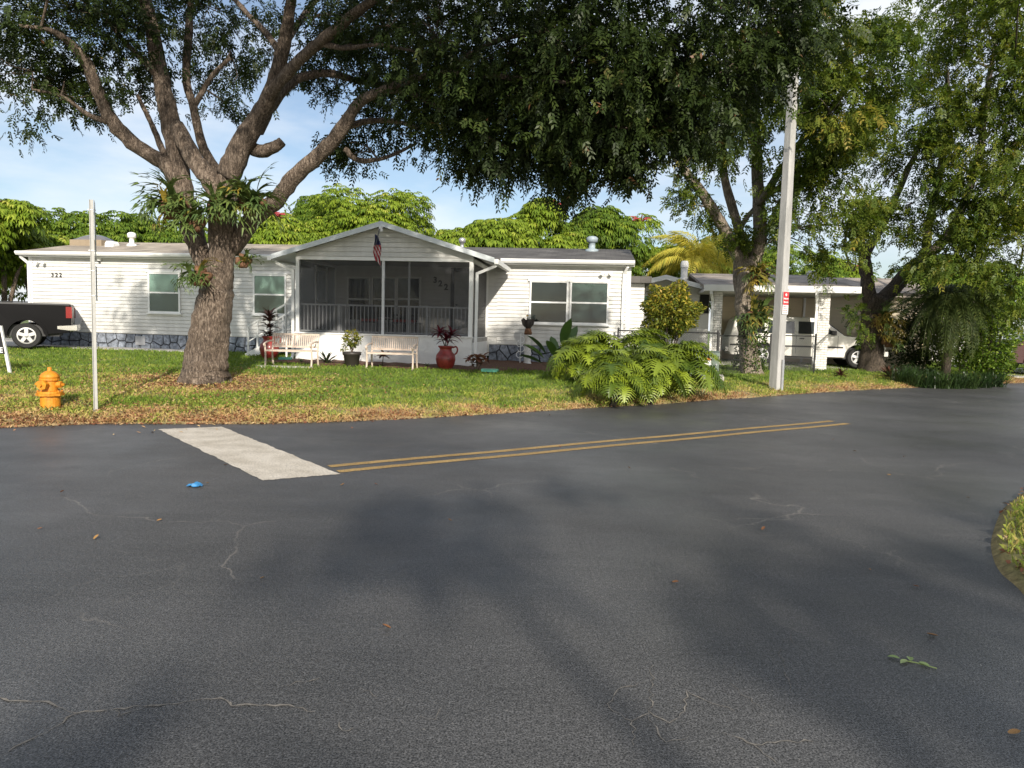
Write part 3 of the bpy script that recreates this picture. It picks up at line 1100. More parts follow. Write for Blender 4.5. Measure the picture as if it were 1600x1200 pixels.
def skirting(u0, u1, seed, label=None):
    s = MB().box(u0, u1, -0.005, 0.05, Z_SK0 - 0.2, Z_SK1).build('skirting', mat('black_mortar', (0.025, 0.027, 0.03), 0.9, 0.3), house)
    h = Z_SK1 - Z_SK0 - 0.02
    for poly in cells(u1 - u0, h, 0.33, seed):
        b = MB()
        n = len(poly)
        cx, cz = sum(p[0] for p in poly) / n, sum(p[1] for p in poly) / n
        d = 0.022 + 0.014 * random.Random(int(cx * 999)).random()
        b.v += [(u0 + x, -0.006, Z_SK0 + 0.01 + z) for x, z in poly]
        b.v += [(u0 + cx + (x - cx) * .86, -0.006 - d, Z_SK0 + 0.01 + cz + (z - cz) * .86) for x, z in poly]
        b.f += [(i, (i + 1) % n, (i + 1) % n + n, i + n) for i in range(n)] + [tuple(range(n, 2 * n))]
        b.build('stone', M_STONE, s)
    return s
skL = skirting(0.05, PU0 - 0.02, 4)
skR = skirting(PU1 + 0.06, UR - 0.05, 9)
for (x0, x1, y0, y1) in ((213, 228, 525, 539),):
    u0, z1 = hp(x0, y0); u1, z0 = hp(x1, y1)
    v = MB().box(u0, u1, -0.06, -0.03, z0, z1)
    for k in range(4): v.box(u0 + 0.02, u1 - 0.02, -0.07, -0.06, z0 + 0.04 + k * (z1 - z0) / 4.4, z0 + 0.06 + k * (z1 - z0) / 4.4)
    v.build('crawlspace_vent', mat('grey_vent', (0.35, 0.36, 0.38), 0.6), house)

# windows
def window(u0, u1, z0, z1, parent=house, v=-0.036, blind=(M_BLIND, M_BLIND2), split=0.5, head=True, frame=M_WHITE):
    w = MB()
    t = 0.055
    w.box(u0 - t, u0, v - 0.045, v, z0 - t, z1 + t).box(u1, u1 + t, v - 0.045, v, z0 - t, z1 + t)
    w.box(u0, u1, v - 0.045, v, z0 - t, z0).box(u0, u1, v - 0.045, v, z1, z1 + t)
    w = w.build('window', frame, parent)
    zm = z0 + (z1 - z0) * split
    MB().box(u0, u1, v - 0.032, v - 0.008, zm - 0.025, zm + 0.025).build('meeting_rail', frame, w)
    for za, zb, m in ((z0, zm - 0.025, blind[1]), (zm + 0.025, z1, blind[0])):
        MB().box(u0, u1, v - 0.022, v - 0.019, za, zb).build('pane', M_GLASS, w)
        MB().box(u0, u1, v - 0.012, v - 0.006, za, zb).build('blind', m, w)
    if head:
        MB().box(u0 - t - 0.05, u1 + t + 0.05, v - 0.06, v, z1 + t, z1 + t + 0.06).build('head_trim', M_WHITE, w)
    MB().box(u0 - t - 0.05, u1 + t + 0.05, v - 0.085, v, z0 - t - 0.045, z0 - t).build('sill', M_WHITE, w)
    return w
def window_px(x0, y0, x1, y1, v=0.0, **k):
    u0, z1 = hp(x0, y0, v); u1, z0 = hp(x1, y1, v)
    return window(u0, u1, z0, z1, **k)
window_px(235, 428, 281, 487)
window_px(399, 431, 446, 490)
M_ROOM_DK = mat('painted_room_dark', (0.012, 0.014, 0.014), 0.8, 0.3)  # near-black sheet for the windows, darkness of unlit rooms put into its colour
M_BL_GR = mat('grey_green_shade', (0.10, 0.125, 0.115), 0.8, 0.15, 2)
window_px(831, 441, 884, 504, blind=(M_ROOM_DK, M_ROOM_DK), head=False)
window_px(894, 442, 947, 505, blind=(M_BL_GR, mat('grey_shade', (0.07, 0.085, 0.085), 0.8, 0.15, 2)), head=False)
u0, z0 = hp(826, 436.5); u1, _ = hp(953, 440)
MB().box(u0, u1, -0.10, -0.036, z0 - 0.06, z0 + 0.03).build('head_trim', M_WHITE, house)

# ---------------------------------------------------------- porch
PV = -3.0                                      # front plane
ZK, ZB, ZF = 1.215, 3.30, 1.20                  # knee wall top, beam underside, floor
EAVE_OUT = 0.62
RIDGE, EZ = 4.33, 3.38
porch_floor = MB().box(PU0, PU1, PV + 0.12, 0.0, ZF - 0.12, ZF).build('porch_floor', M_CONC, house)
MB().box(PU0, PU1, PV, PV + 0.12, 0.30, ZK).build('knee_wall', M_STUCCO, house)
MB().box(PU1 - 0.12, PU1 - 0.001, PV + 0.121, -0.02, 0.30, ZK - 0.002).build('knee_wall', M_STUCCO, house)
MB().box(PU0 + 0.001, PU0 + 0.12, PV + 0.121, -0.02, 0.30, ZK - 0.002).build('knee_wall', M_STUCCO, house)
MB().box(PU0 - 0.03, PU1 + 0.03, PV - 0.03, PV + 0.13, ZK, ZK + 0.035).build('wall_cap', M_WHITE, house)
MB().box(PU0, PU1, PV - 0.01, PV + 0.1, ZB, ZB + 0.09).build('beam', M_WHITE, house)
for u in (PU0, PU1 - 0.1):
    MB().box(u + 0.002, u + 0.098, PV + 0.1, 0.0, ZB, ZB + 0.09).build('beam', M_WHITE, house)

def gable_left(z):  return PMID - (RIDGE - 0.06 - z) / (RIDGE - EZ) * (PMID - PU0 + EAVE_OUT)
def gable_right(z): return 2 * PMID - gable_left(z)
MB().add([(PU0, PV + 0.02, ZB + 0.09), (PU1, PV + 0.02, ZB + 0.09), (PU1, PV + 0.02, EZ + .1), (PMID, PV + 0.02, RIDGE - 0.12), (PU0, PV + 0.02, EZ + .1)], [(0, 1, 2, 3, 4)]).build('gable', M_SIDING, house)
siding('gable_siding', lambda z: max(PU0, gable_left(z) + 0.05), lambda z: min(PU1, gable_right(z) - 0.05), ZB + 0.09, RIDGE - 0.14, PV + 0.015, house, 0.135)
# roof planes and rake boards
def porch_plane(sgn):
    b = MB()
    ue = PMID + sgn * (PMID - PU0 + EAVE_OUT)
    v0, v1 = PV - 0.26, RV
    t = 0.07
    pts = [(PMID, v0, RIDGE), (ue, v0, EZ), (ue, v1, EZ), (PMID, v1, RIDGE)]
    b.add(pts + [(x, y, z - t) for x, y, z in pts], [(0, 1, 2, 3), (7, 6, 5, 4), (0, 4, 5, 1), (1, 5, 6, 2), (2, 6, 7, 3), (3, 7, 4, 0)])
    b.build('porch_roof', M_ROOF, house)
    f = MB()
    v = v0 - 0.012
    f.add([(PMID, v, RIDGE + 0.03), (ue, v, EZ + 0.03), (ue, v, EZ - 0.11), (PMID, v, RIDGE - 0.11), (PMID, v + 0.03, RIDGE + 0.03), (ue, v + 0.03, EZ + 0.03), (ue, v + 0.03, EZ - 0.11), (PMID, v + 0.03, RIDGE - 0.11)],
          [(0, 1, 2, 3), (7, 6, 5, 4), (0, 4, 5, 1), (1, 5, 6, 2), (2, 6, 7, 3), (3, 7, 4, 0)])
    f.build('rake_board', mat('pale_aluminium', (0.62, 0.66, 0.68), 0.4, 0.05), house)
    s = MB()
    zz = lambda u: RIDGE - abs(u - PMID) / (PMID - PU0 + EAVE_OUT) * (RIDGE - EZ) - t - 0.004
    ui = PMID + sgn * (PMID - PU0)
    s.add([(ui, v0 + 0.02, zz(ui)), (ue, v0 + 0.02, zz(ue)), (ue, -0.3, zz(ue)), (ui, -0.3, zz(ui))], [(0, 1, 2, 3)])
    s.build('soffit', M_WHITE, house)
    # gutter along the porch eave
    gt = MB(); uo = ue + sgn * 0.002
    x0, x1 = (uo, uo + 0.11) if sgn > 0 else (uo - 0.11, uo)
    gt.box(x0, x1, v0, -0.35, EZ - 0.14, EZ - 0.01)
    gt.build('gutter', M_WHITE, house)
porch_plane(-1); porch_plane(1)
ridge_end = MB().box(PMID - 0.05, PMID + 0.05, PV - 0.29, PV - 0.2, RIDGE - 0.26, RIDGE - 0.11).build('ridge_bracket', M_WHITE, house)
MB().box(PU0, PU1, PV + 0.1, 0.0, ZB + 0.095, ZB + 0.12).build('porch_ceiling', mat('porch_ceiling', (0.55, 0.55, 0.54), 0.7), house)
# posts
def post(u, w=0.09, mt=M_WHITE, v=PV + 0.05, z0=ZK + 0.036, z1=ZB, name='post'):
    return MB().box(u - w / 2, u + w / 2, v - w / 2, v + w / 2, z0, z1).build(name, mt, house)
post(PU0 + 0.05, 0.10); post(PU1 - 0.05, 0.11)
UC = hp(598, 480, PV)[0]
post(UC, 0.075, M_GREYFRAME)
for px in (529, 666):
    post(hp(px, 500, PV)[0], 0.06, M_GREYFRAME, PV + 0.09, ZK + 0.036, 2.05, 'rail_post')
post(hp(638, 450, PV)[0], 0.05, M_GREYFRAME, PV + 0.09)
# rails and balusters behind the screen
for z in (2.04, 1.29):
    MB().box(PU0 + 0.1, PU1 - 0.1, PV + 0.075, PV + 0.115, z - 0.02, z + 0.025).build('rail', M_GREYFRAME, house)
nb = 44
bm_ = MB().box(-0.011, 0.011, PV + 0.085, PV + 0.105, 1.315, 2.02).mesh('baluster'); bm_.materials.append(M_GREYFRAME)
for i in range(1, nb):
    link('baluster', bm_, house, (PU0 + 0.1 + (PU1 - PU0 - 0.2) * i / nb, 0, 0))
# screens
for a, b_ in ((PU0 + 0.1, UC - 0.04), (UC + 0.04, PU1 - 0.11)):
    MB().add([(a, PV + 0.03, ZK + 0.036), (b_, PV + 0.03, ZK + 0.036), (b_, PV + 0.03, ZB), (a, PV + 0.03, ZB)], [(0, 1, 2, 3)]).build('screen', M_SCREEN, house)
for u in (PU1 - 0.06, PU0 + 0.06):
    MB().add([(u, PV + 0.12, ZK), (u, -0.06, ZK), (u, -0.06, ZB), (u, PV + 0.12, ZB)], [(0, 1, 2, 3)]).build('screen', M_SCREEN2, house)
MB().box(PU1 - 0.09, PU1 - 0.005, -0.06, -0.018, 1.2, ZB).build('post', M_WHITE, house)
MB().box(PU0 + 0.005, PU0 + 0.09, -0.06, -0.018, 1.2, ZB).build('post', M_WHITE, house)
# screen door frame in the left end of the porch
for va, vb in ((-1.75, -1.68), (-0.85, -0.78)):
    MB().box(PU0 + 0.03, PU0 + 0.10, va, vb, ZF, 3.25).build('door_post', M_GREYFRAME, house)
d_ = MB()
for z in (1.25, 2.1, 3.12): d_.box(PU0 + 0.035, PU0 + 0.085, -1.68, -0.85, z, z + 0.07)
d_.build('screen_door_frame', M_GREYFRAME, house)
MB().box(PU0 + 0.10, PU0 + 0.15, -1.65, -1.6, 2.0, 2.06).build('door_handle', M_BLACKM, house)
# inside: three window units, entrance door, numbers
inb = (M_ROOM_DK, M_ROOM_DK)
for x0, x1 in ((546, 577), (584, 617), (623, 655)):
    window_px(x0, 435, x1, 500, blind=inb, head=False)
u0, z1 = hp(705, 424); u1, _ = hp(736, 424)
du0, du1 = hp(711, 424)[0], hp(735, 424)[0]
dr_ = MB().box(du0, du1, -0.06, -0.037, ZF + 0.01, z1).build('door', mat('grey_white_door', (0.5, 0.5, 0.5), 0.5), house)
dp = MB()
for k in range(2):
    for j in range(2):
        w_ = (du1 - du0)
        dp.box(du0 + w_ * (0.14 + 0.42 * k), du0 + w_ * (0.44 + 0.42 * k), -0.072, -0.06, ZF + 0.2 + j * 0.95, ZF + 0.95 + j * 0.95)
dp.build('door_panel', MATS['grey_white_door'], dr_)
MB().lathe([(0.0, 0), (0.03, 0.01), (0.032, 0.05), (0.0, 0.06)], 10, (du0 + 0.09, -0.13, ZF + 1.0), 'y').build('handle', M_BLACKM, dr_)
MB().box(du0 - 0.12, du0 - 0.002, -0.05, -0.016, ZF + 0.01, z1 + 0.1).box(du0 - 0.001, du1 + 0.1, -0.05, -0.016, z1 + 0.004, z1 + 0.1).build('door_frame', mat('dark_door_frame', (0.10, 0.10, 0.105), 0.5), house)
for ch, px, py in (('3', 680.5, 438), ('2', 688.5, 443.5), ('2', 697.5, 449)):
    u, z = hp(px, py)
    text_mesh('house_number', ch, 0.26, M_BLACKM, house, (u, -0.045, z), (PI / 2, 0, 0), 0.006, bold=0.008)
for i, ch in enumerate('322'):
    u, z = hp(83.5 + i * 6.3, 430)
    text_mesh('house_number', ch, 0.20, M_BLACKM, house, (u, -0.045, z), (PI / 2, 0, 0), 0.006, bold=0.004)
# porch downspouts (beside the corner posts)
downspout(PU1 + 0.12, PV - 0.02, EZ - 0.13, 0.45, -0.52, 0.12)
downspout(PU0 - 0.12, PV + 0.1, EZ - 0.13, 0.45, 0.45, 0.10)

# small fittings on the wall
def flood(px, py):
    u, z = hp(px, py)
    f = MB().box(u - 0.06, u + 0.06, -0.05, -0.016, z - 0.05, z + 0.05)
    for s in (-1, 1):
        f.tube([(u + s * 0.04, -0.05, z), (u + s * 0.10, -0.12, z + 0.02)], 0.018, 6)
        f.lathe([(0.03, 0), (0.06, -0.12), (0.05, -0.125)], 10, (u + s * 0.13, -0.1, z - 0.01), 'y')
    f.build('flood_light', M_WHITE, house)
flood(68, 411); flood(948, 428)
u, z = hp(158, 408)
c_ = MB().lathe([(0.07, 0.1), (0.07, 0.04), (0.05, 0.0), (0.0, -0.02)], 12, (u, -0.1, z)).box(u - 0.05, u + 0.05, -0.12, -0.016, z + 0.08, z + 0.12)
c_ = c_.build('camera_housing', M_WHITE, house)
MB().lathe([(0.045, 0.0), (0.035, -0.045), (0.0, -0.06)], 10, (u, -0.11, z)).build('camera_lens', M_BLACKM, c_)
u, z = hp(122, 496)
MB().box(u - 0.13, u + 0.13, -0.05, -0.016, z - 0.25, z + 0.25).box(u - 0.11, u + 0.11, -0.057, -0.051, z - 0.22, z + 0.22).build('access_panel', M_WHITE, house)

# roof fittings
def roof_z(v): return RE + (RZ - RE) * (v + 0.28) / (RV + 0.28)
def vent(px, v, h, r, mt, name='roof_vent'):
    u = hp(px, 385, v)[0]; z = roof_z(v)
    return MB().lathe([(r * 1.5, -0.1), (r * 1.4, 0.05), (r * .7, 0.08), (r * .7, h * .6), (r * 1.2, h * .62), (r * 1.25, h * .9), (r * .8, h), (0.0, h + 0.02)], 12, (u, v, z)).build(name, mt, house, smooth=True)
vent(206, 2.2, 0.48, 0.12, M_WHITE); vent(722, 2.4, 0.42, 0.1, M_GALV); vent(925, 2.8, 0.50, 0.16, mat('blue_grey_vent', (0.30, 0.36, 0.40), 0.5))
u0, u1 = hp(118, 380, 2.3)[0], hp(167, 380, 2.3)[0]
b = MB().box(u0, u1, 2.0, 3.1, roof_z(2.0) - 0.2, roof_z(2.3) + 0.16)
sk = b.build('skylight', mat('brown_flashing', (0.28, 0.22, 0.15), 0.6), house)
dm = MB(); n = 10
for j in range(n + 1):
    for i in range(n + 1):
        x, y = i / n, j / n
        dm.v.append((u0 + 0.05 + (u1 - u0 - 0.1) * x, 2.05 + 1.0 * y, roof_z(2.3) + 0.165 + 0.24 * (math.sin(PI * x) * math.sin(PI * y)) ** 0.6))
for j in range(n):
    for i in range(n):
        a = j * (n + 1) + i; dm.f.append((a, a + 1, a + n + 2, a + n + 1))
dm.build('dome', mat('smoked_acrylic', (0.16, 0.15, 0.15), 0.15, 0.1), sk, smooth=True)
u = hp(176, 382, 1.9)[0]; z = roof_z(1.9)
MB().prism([(u - .16, z - .1), (u + .16, z - .1), (u + .16, z + .08), (u + .1, z + .17), (u - .1, z + .17), (u - .16, z + .08)], 1.7, 2.05).build('roof_vent', M_WHITE, house)

# side room set back at the right end
MB().box(UR + 0.03, UR + 0.55, 0.9, 4.5, 0.45, 3.05).build('side_room', M_SIDING, house)
siding('siding', UR + 0.03, UR + 0.55, 0.97, 3.05, 0.895, house)
MB().box(UR + 0.031, UR + 0.74, 0.6, 4.7, 3.052, 3.26).build('side_roof', M_ROOF, house)

# steps at the left end of the porch, running down to the left along the house
SV0, SV1 = -1.9, -0.75
su1 = PU0 - 0.03; land = 0.75
st = thing('entry_steps', 'white steps with slim white handrails at the left end of the porch', 'steps', (HL.x, HL.y, 0), HROT)
MB().box(su1 - land, su1, SV0, SV1, ZF - 0.1, ZF - 0.03).build('landing', M_WHITE, st)
nst, run, rise = 4, 0.30, 0.165
for i in range(nst):
    x1 = su1 - land - i * run
    MB().box(x1 - run, x1 + 0.03, SV0 + 0.05, SV1 - 0.05, ZF - 0.08 - (i + 1) * rise, ZF - 0.03 - (i + 1) * rise).build('tread', M_WHITE, st)
xe, ze = su1 - land - nst * run, ZF - 0.05 - nst * rise
for v in (SV0, SV1):
    MB().bar((su1 - land, v, ZF - 0.14), (xe - 0.05, v, ze - 0.07), 0.05, 0.22).build('stringer', M_WHITE, st)
    MB().bar((su1 - land, v, ZF + 0.86), (xe, v, ze + 0.86), 0.05, 0.05).bar((su1, v, ZF + 0.86), (su1 - land, v, ZF + 0.86), 0.05, 0.05).build('handrail', M_WHITE, st)
    MB().bar((su1 - land, v, ZF + 0.40), (xe, v, ze + 0.40), 0.03, 0.03).build('mid_rail', M_WHITE, st)
    for i in range(5):
        x = su1 - land - (nst * run) * i / 4; z = ZF - 0.05 - (nst * rise) * i / 4
        MB().box(x - 0.022, x + 0.022, v - 0.022, v + 0.022, z - 0.15 if i < 4 else 0.42, z + 0.87).build('rail_post', M_WHITE, st)
    MB().box(su1 - 0.06, su1 - 0.02, v - 0.022, v + 0.022, 0.4, ZF + 0.86).build('rail_post', M_WHITE, st)
    MB().box(su1 - land, su1 - land + 0.05, v - 0.026, v + 0.026, 0.4, ZF - 0.1).build('leg', M_WHITE, st)

# porch furniture seen dimly through the screen
def patio_chair(u, v, rz, label):
    p = hw(u, v, ZF)
    t = thing('patio_chair', label, 'chair', p, HROT + rz, 'chairs on the screened porch')
    MB().box(-.27, .27, -.27, .25, .36, .40).build('seat', M_BLACKM, t)
    MB().box(-.25, .25, -.25, .24, .402, .48).build('cushion', mat('red_cushion', (0.35, 0.03, 0.025), 0.8), t)
    MB().add([(-.27, .25, .40), (.27, .25, .40), (.27, .36, .92), (-.27, .36, .92), (-.27, .28, .40), (.27, .28, .40), (.27, .39, .92), (-.27, .39, .92)],
             [(0, 1, 2, 3), (7, 6, 5, 4), (0, 4, 5, 1), (1, 5, 6, 2), (2, 6, 7, 3), (3, 7, 4, 0)]).build('backrest', M_BLACKM, t)
    for sx in (-.25, .25):
        for sy in (-.25, .24):
            MB().box(sx - .02, sx + .02, sy - .02, sy + .02, 0, .36).build('leg', M_BLACKM, t)
        MB().box(sx - .025, sx + .025, -.25, .25, .60, .63).box(sx - .018, sx + .018, -.24, -.21, .40, .60).build('arm', M_BLACKM, t)
patio_chair(hp(578, 490, -1.2)[0], -1.3, R(20), 'dark porch chair with red cushion left of the middle porch post')
patio_chair(hp(632, 490, -1.2)[0], -1.2, R(-25), 'dark porch chair with red cushion right of the middle porch post')
pt = thing('patio_table', 'low round table between the chairs on the screened porch', 'table', hw(hp(606, 490, -1.0)[0], -0.95, ZF), HROT)
MB().lathe([(0.0, .50), (.30, .50), (.31, .52), (.30, .54), (0, .54)], 20).build('table_top', mat('pale_table', (.45, .43, .4), .5), pt)
MB().tube([(0, 0, 0.02), (0, 0, .5)], .03, 8).build('pedestal', M_BLACKM, pt)
MB().lathe([(.2, 0), (.2, .02), (.03, .04)], 16).build('base', M_BLACKM, pt)

# flag hanging from the gable
fl = thing('flag', 'red, white and blue flag hanging limp from a short pole under the porch gable', 'flag', hw(PMID - 0.03, PV - 0.30, RIDGE - 0.2), HROT)
MB().tube([(0, 0.03, 0.02), (0.06, -0.5, -0.45), (0.065, -0.54, -0.49)], 0.013, 8).lathe([(0, .0), (.025, .01), (.02, .04), (0, .05)], 8, (0.067, -0.56, -0.49)).build('flagpole', M_BLACKM, fl)
def flag_cloth():
    b = MB(); nu, nv_ = 18, 14
    for j in range(nv_ + 1):
        t = j / nv_
        for i in range(nu + 1):
            s = i / nu - 0.5
            w_ = 0.10 + 0.05 * math.sin(t * 2.2)
            x = 0.03 + 0.055 * t + s * w_ * 1.6 + 0.02 * math.sin(t * 7)
            y = -0.26 - 0.12 * t + 0.05 * math.sin(s * 17 + t * 3) - 0.1 * s
            z = -0.22 - t * 0.72 - 0.10 * abs(s) - (0.22 * s)
            b.v.append((x, y, z))
    for j in range(nv_):
        for i in range(nu):
            a = j * (nu + 1) + i; b.f.append((a, a + 1, a + nu + 2, a + nu + 1))
    m, n, l, p = nt('flag_stripes')
    t = n.new('ShaderNodeTexCoord'); w = n.new('ShaderNodeTexWave')
    mpn = n.new('ShaderNodeMapping'); mpn.inputs['Rotation'].default_value = (0, R(14), 0)
    l.new(t.outputs['Object'], mpn.inputs['Vector']); l.new(mpn.outputs['Vector'], w.inputs['Vector'])
    w.wave_type, w.bands_direction = 'BANDS', 'X'
    w.inputs['Scale'].default_value, w.inputs['Distortion'].default_value = 7.0, 1.5
    r = n.new('ShaderNodeValToRGB'); r.color_ramp.interpolation = 'CONSTANT'
    r.color_ramp.elements[0].color, r.color_ramp.elements[1].color = (0.35, 0.02, 0.03, 1), (0.62, 0.56, 0.54, 1)
    r.color_ramp.elements[1].position = 0.62
    l.new(w.outputs['Fac'], r.inputs['Fac'])
    # blue canton near the pole
    sp = n.new('ShaderNodeSeparateXYZ'); l.new(t.outputs['Object'], sp.inputs[0])
    lt = n.new('ShaderNodeMath'); lt.operation = 'GREATER_THAN'; lt.inputs[1].default_value = -0.46
    l.new(sp.outputs['Z'], lt.inputs[0])
    x = n.new('ShaderNodeMix'); x.data_type = 'RGBA'
    x.inputs['B'].default_value = (0.025, 0.03, 0.09, 1)
    l.new(lt.outputs[0], x.inputs['Factor']); l.new(r.outputs['Color'], x.inputs['A'])
    l.new(x.outputs['Result'], p.inputs['Base Color']); p.inputs['Roughness'].default_value = 0.8
    b.build('flag_cloth', m, fl, smooth=True, fix=False)
flag_cloth()

# ================================================================== NEIGHBOURING HOME WITH CARPORT
NO = at(1100, 500, 27.3); NROT = R(-9)
nbr = thing('neighbour_home', 'tan home with a white trimmed carport on brick columns, behind the trees', 'house', (NO.x, NO.y, 0), NROT)
NU = Vector((math.cos(NROT), math.sin(NROT), 0)); NV = Vector((-NU.y, NU.x, 0))
def np_(px, py, v=0.0):
    d = ray(px, py); o0 = Vector((0, 0, CAMH)); q = Vector((NO.x, NO.y, 0)) + NV * v
    p = o0 + d * ((q - o0).dot(NV) / d.dot(NV))
    return (p - Vector((NO.x, NO.y, 0))).dot(NU), p.z
def nw(u, v): return Vector((NO.x, NO.y, 0)) + NU * u + NV * v
M_TAN = mat('tan_siding', (.70, .60, .43), .6, .06, 1.5, stretch=(.6, .6, 3))
M_ROOF_N = shingle_mat('brownish_shingles', (.30, .26, .23), (.38, .34, .30))
def brick_mat():
    m, n, l, b = nt('white_brick')
    t = n.new('ShaderNodeTexCoord'); br_ = n.new('ShaderNodeTexBrick')
    mp_ = n.new('ShaderNodeMapping'); mp_.inputs['Rotation'].default_value = (R(90), 0, 0)
    l.new(t.outputs['Object'], mp_.inputs['Vector']); l.new(mp_.outputs['Vector'], br_.inputs['Vector'])
    br_.inputs['Scale'].default_value = 1
    br_.inputs['Brick Width'].default_value, br_.inputs['Row Height'].default_value, br_.inputs['Mortar Size'].default_value = .21, .085, .010
    br_.inputs['Color1'].default_value, br_.inputs['Color2'].default_value, br_.inputs['Mortar'].default_value = (.74, .72, .68, 1), (.68, .66, .62, 1), (.46, .44, .41, 1)
    l.new(br_.outputs['Color'], b.inputs['Base Color']); b.inputs['Roughness'].default_value = .85
    bp = n.new('ShaderNodeBump'); bp.inputs['Distance'].default_value = .02
    l.new(br_.outputs['Fac'], bp.inputs['Height']); bp.invert = True
    l.new(bp.outputs['Normal'], b.inputs['Normal'])
    return m
M_BRICK = brick_mat()
uL, uR = np_(1004, 480)[0], np_(1440, 480, 3)[0]
VF, VB = -1.4, 1.9                       # line of the columns, back wall of the carport
uC = np_(1338, 450, VF)[0]
NE, NR = 3.20, 4.10
b = MB()
pts = [(VF - .45, NE), (4.6, NR), (9.8, NE), (9.8, NE - .1), (4.6, NR - .1), (VF - .45, NE - .1)]
u0 = np_(1092, 450)[0]
for u in (u0, uC): b.v += [(u, p[0], p[1]) for p in pts]
b.f += [(i, (i + 1) % 6, (i + 1) % 6 + 6, i + 6) for i in range(6)] + [tuple(range(5, -1, -1)), tuple(range(6, 12))]
b.build('roof', M_ROOF_N, nbr)
MB().box(u0, uC, VF - .58, VF - .455, NE - .20, NE + .02).build('fascia', M_WHITE, nbr)
MB().box(u0 + .02, uC - .02, VF - .44, VB - .02, NE - .22, NE - .12).build('carport_ceiling', mat('carport_ceiling', (.5, .48, .45), .7), nbr)
# columns with downspouts
for px in (1284, 1120):
    u = np_(px, 500, VF)[0]; w_ = .185 if px > 1200 else .14
    MB().box(u - w_, u + w_, VF - .25, VF + .25, .25, NE - .22).build('column', M_BRICK, nbr)
    d_ = MB()
    d_.bar((u - w_ - .16, VF - .5, NE - .2), (u - w_ - .16, VF - .5, NE - .3), .09, .07).bar((u - w_ - .16, VF - .5, NE - .28), (u - w_ - .06, VF - .2, NE - .55), .09, .07, up=(0, 1, 0))
    d_.bar((u - w_ - .06, VF - .2, NE - .5), (u - w_ - .06, VF - .2, .62), .09, .07).bar((u - w_ - .06, VF - .2, .66), (u - w_ - .1, VF - .5, .55), .09, .07)
    d_.build('downspout', M_WHITE, nbr)
# back wall of carport and wing walls
ub0 = np_(1128, 480, VB)[0]
MB().box(ub0, uR - .1, VB + .02, VB + .3, .3, NE - .12).build('wall', M_TAN, nbr)
siding('siding', ub0, uR - .1, .55, NE - .13, VB + .01, nbr, .15, M_TAN, .03)
b = MB()
pts = [(VB - .35, NE + .02), (5.2, NR - .05), (9.7, NE), (9.7, NE - .1), (5.2, NR - .15), (VB - .35, NE - .1)]
for u in (uC + .02, uR + .2): b.v += [(u, p[0], p[1]) for p in pts]
b.f += [(i, (i + 1) % 6, (i + 1) % 6 + 6, i + 6) for i in range(6)] + [tuple(range(5, -1, -1)), tuple(range(6, 12))]
b.build('roof', M_ROOF_N, nbr)
u = np_(1256, 480, VB)[0]
MB().box(u - .04, u + .04, VB - .12, VB - .04, .4, NE - .22).build('post', M_WHITE, nbr)
# left wing: white sided with front gable
ul1 = np_(1108, 480, .6)[0]
MB().box(uL - 1.4, ul1, .62, 9, .3, 3.0).build('wing_wall', M_SIDING, nbr)
siding('wing_siding', uL - 1.4, ul1, .5, 3.0, .6, nbr, .13)
um = np_(1040, 440)[0]; ur_ = np_(1112, 455)[0]; ue_ = um - (ur_ - um)
zp = np_(1038, 431)[1]; zr_ = np_(1100, 450)[1]
for s, ux in ((-1, ue_), (1, ur_)):
    r_ = MB(); q = [(um, -.3, zp), (ux, -.3, zr_), (ux, 9, zr_), (um, 9, zp)]
    r_.add(q + [(x, y, z - .09) for x, y, z in q], [(0, 1, 2, 3), (7, 6, 5, 4), (0, 4, 5, 1), (1, 5, 6, 2), (2, 6, 7, 3), (3, 7, 4, 0)])
    r_.build('wing_roof', M_ROOF_N, nbr)
    MB().add([(um, -.32, zp + .02), (ux, -.32, zr_ + .02), (ux, -.32, zr_ - .16), (um, -.32, zp - .16), (um, -.305, zp + .02), (ux, -.305, zr_ + .02), (ux, -.305, zr_ - .16), (um, -.305, zp - .16)],
             [(0, 1, 2, 3), (7, 6, 5, 4), (0, 4, 5, 1), (1, 5, 6, 2), (2, 6, 7, 3), (3, 7, 4, 0)]).build('rake_board', M_WHITE, nbr)
MB().add([(ue_, .598, 2.9), (ur_, .598, 2.9), (ur_, .598, zr_ - .1), (um, .598, zp - .1), (ue_, .598, zr_ - .1)], [(0, 1, 2, 3, 4)]).build('wing_gable', M_SIDING, nbr)
# corrugated white shutters and a green one, dark window
ua, za = np_(986, 462, .55); ub, zb = np_(1003, 495, .55)
for k in range(9):
    x = ua + (ub - ua) * k / 9
    MB().box(x, x + (ub - ua) / 14, .52, .575, zb, za).build('shutter_slat', M_WHITE, nbr)
MB().box(ub + .05, ub + .25, .54, .575, za - .4, za).build('shutter', mat('green_shutter', (.10, .22, .14), .6), nbr)
ua, za = np_(1094, 458, .55); ub, zb = np_(1107, 490, .55)
MB().box(ua, ub, .53, .575, zb, za).build('window', M_ROOM_DK, nbr)
def npipe(px, v, z0, h, r_):
    u = np_(px, 430, v)[0]
    MB().lathe([(r_ * 1.5, -.2), (r_ * 1.3, .02), (r_, .04), (r_, h * .6), (r_ * 1.15, h * .62), (r_ * 1.15, h * .85), (r_ * .9, h), (0, h)], 14, (u, v, z0)).build('chimney_vent', mat('pale_vent', (.66, .66, .64), .6), nbr)
npipe(1069, 4.2, NR - .25, .75, .15); npipe(1268, 4.3, NR - .1, .25, .2)
slab('carport_slab', [nw(ub0 - .5, VF - .6), nw(uR, VF - .6), nw(uR, VB), nw(ub0 - .5, VB)], M_CONC, .04)
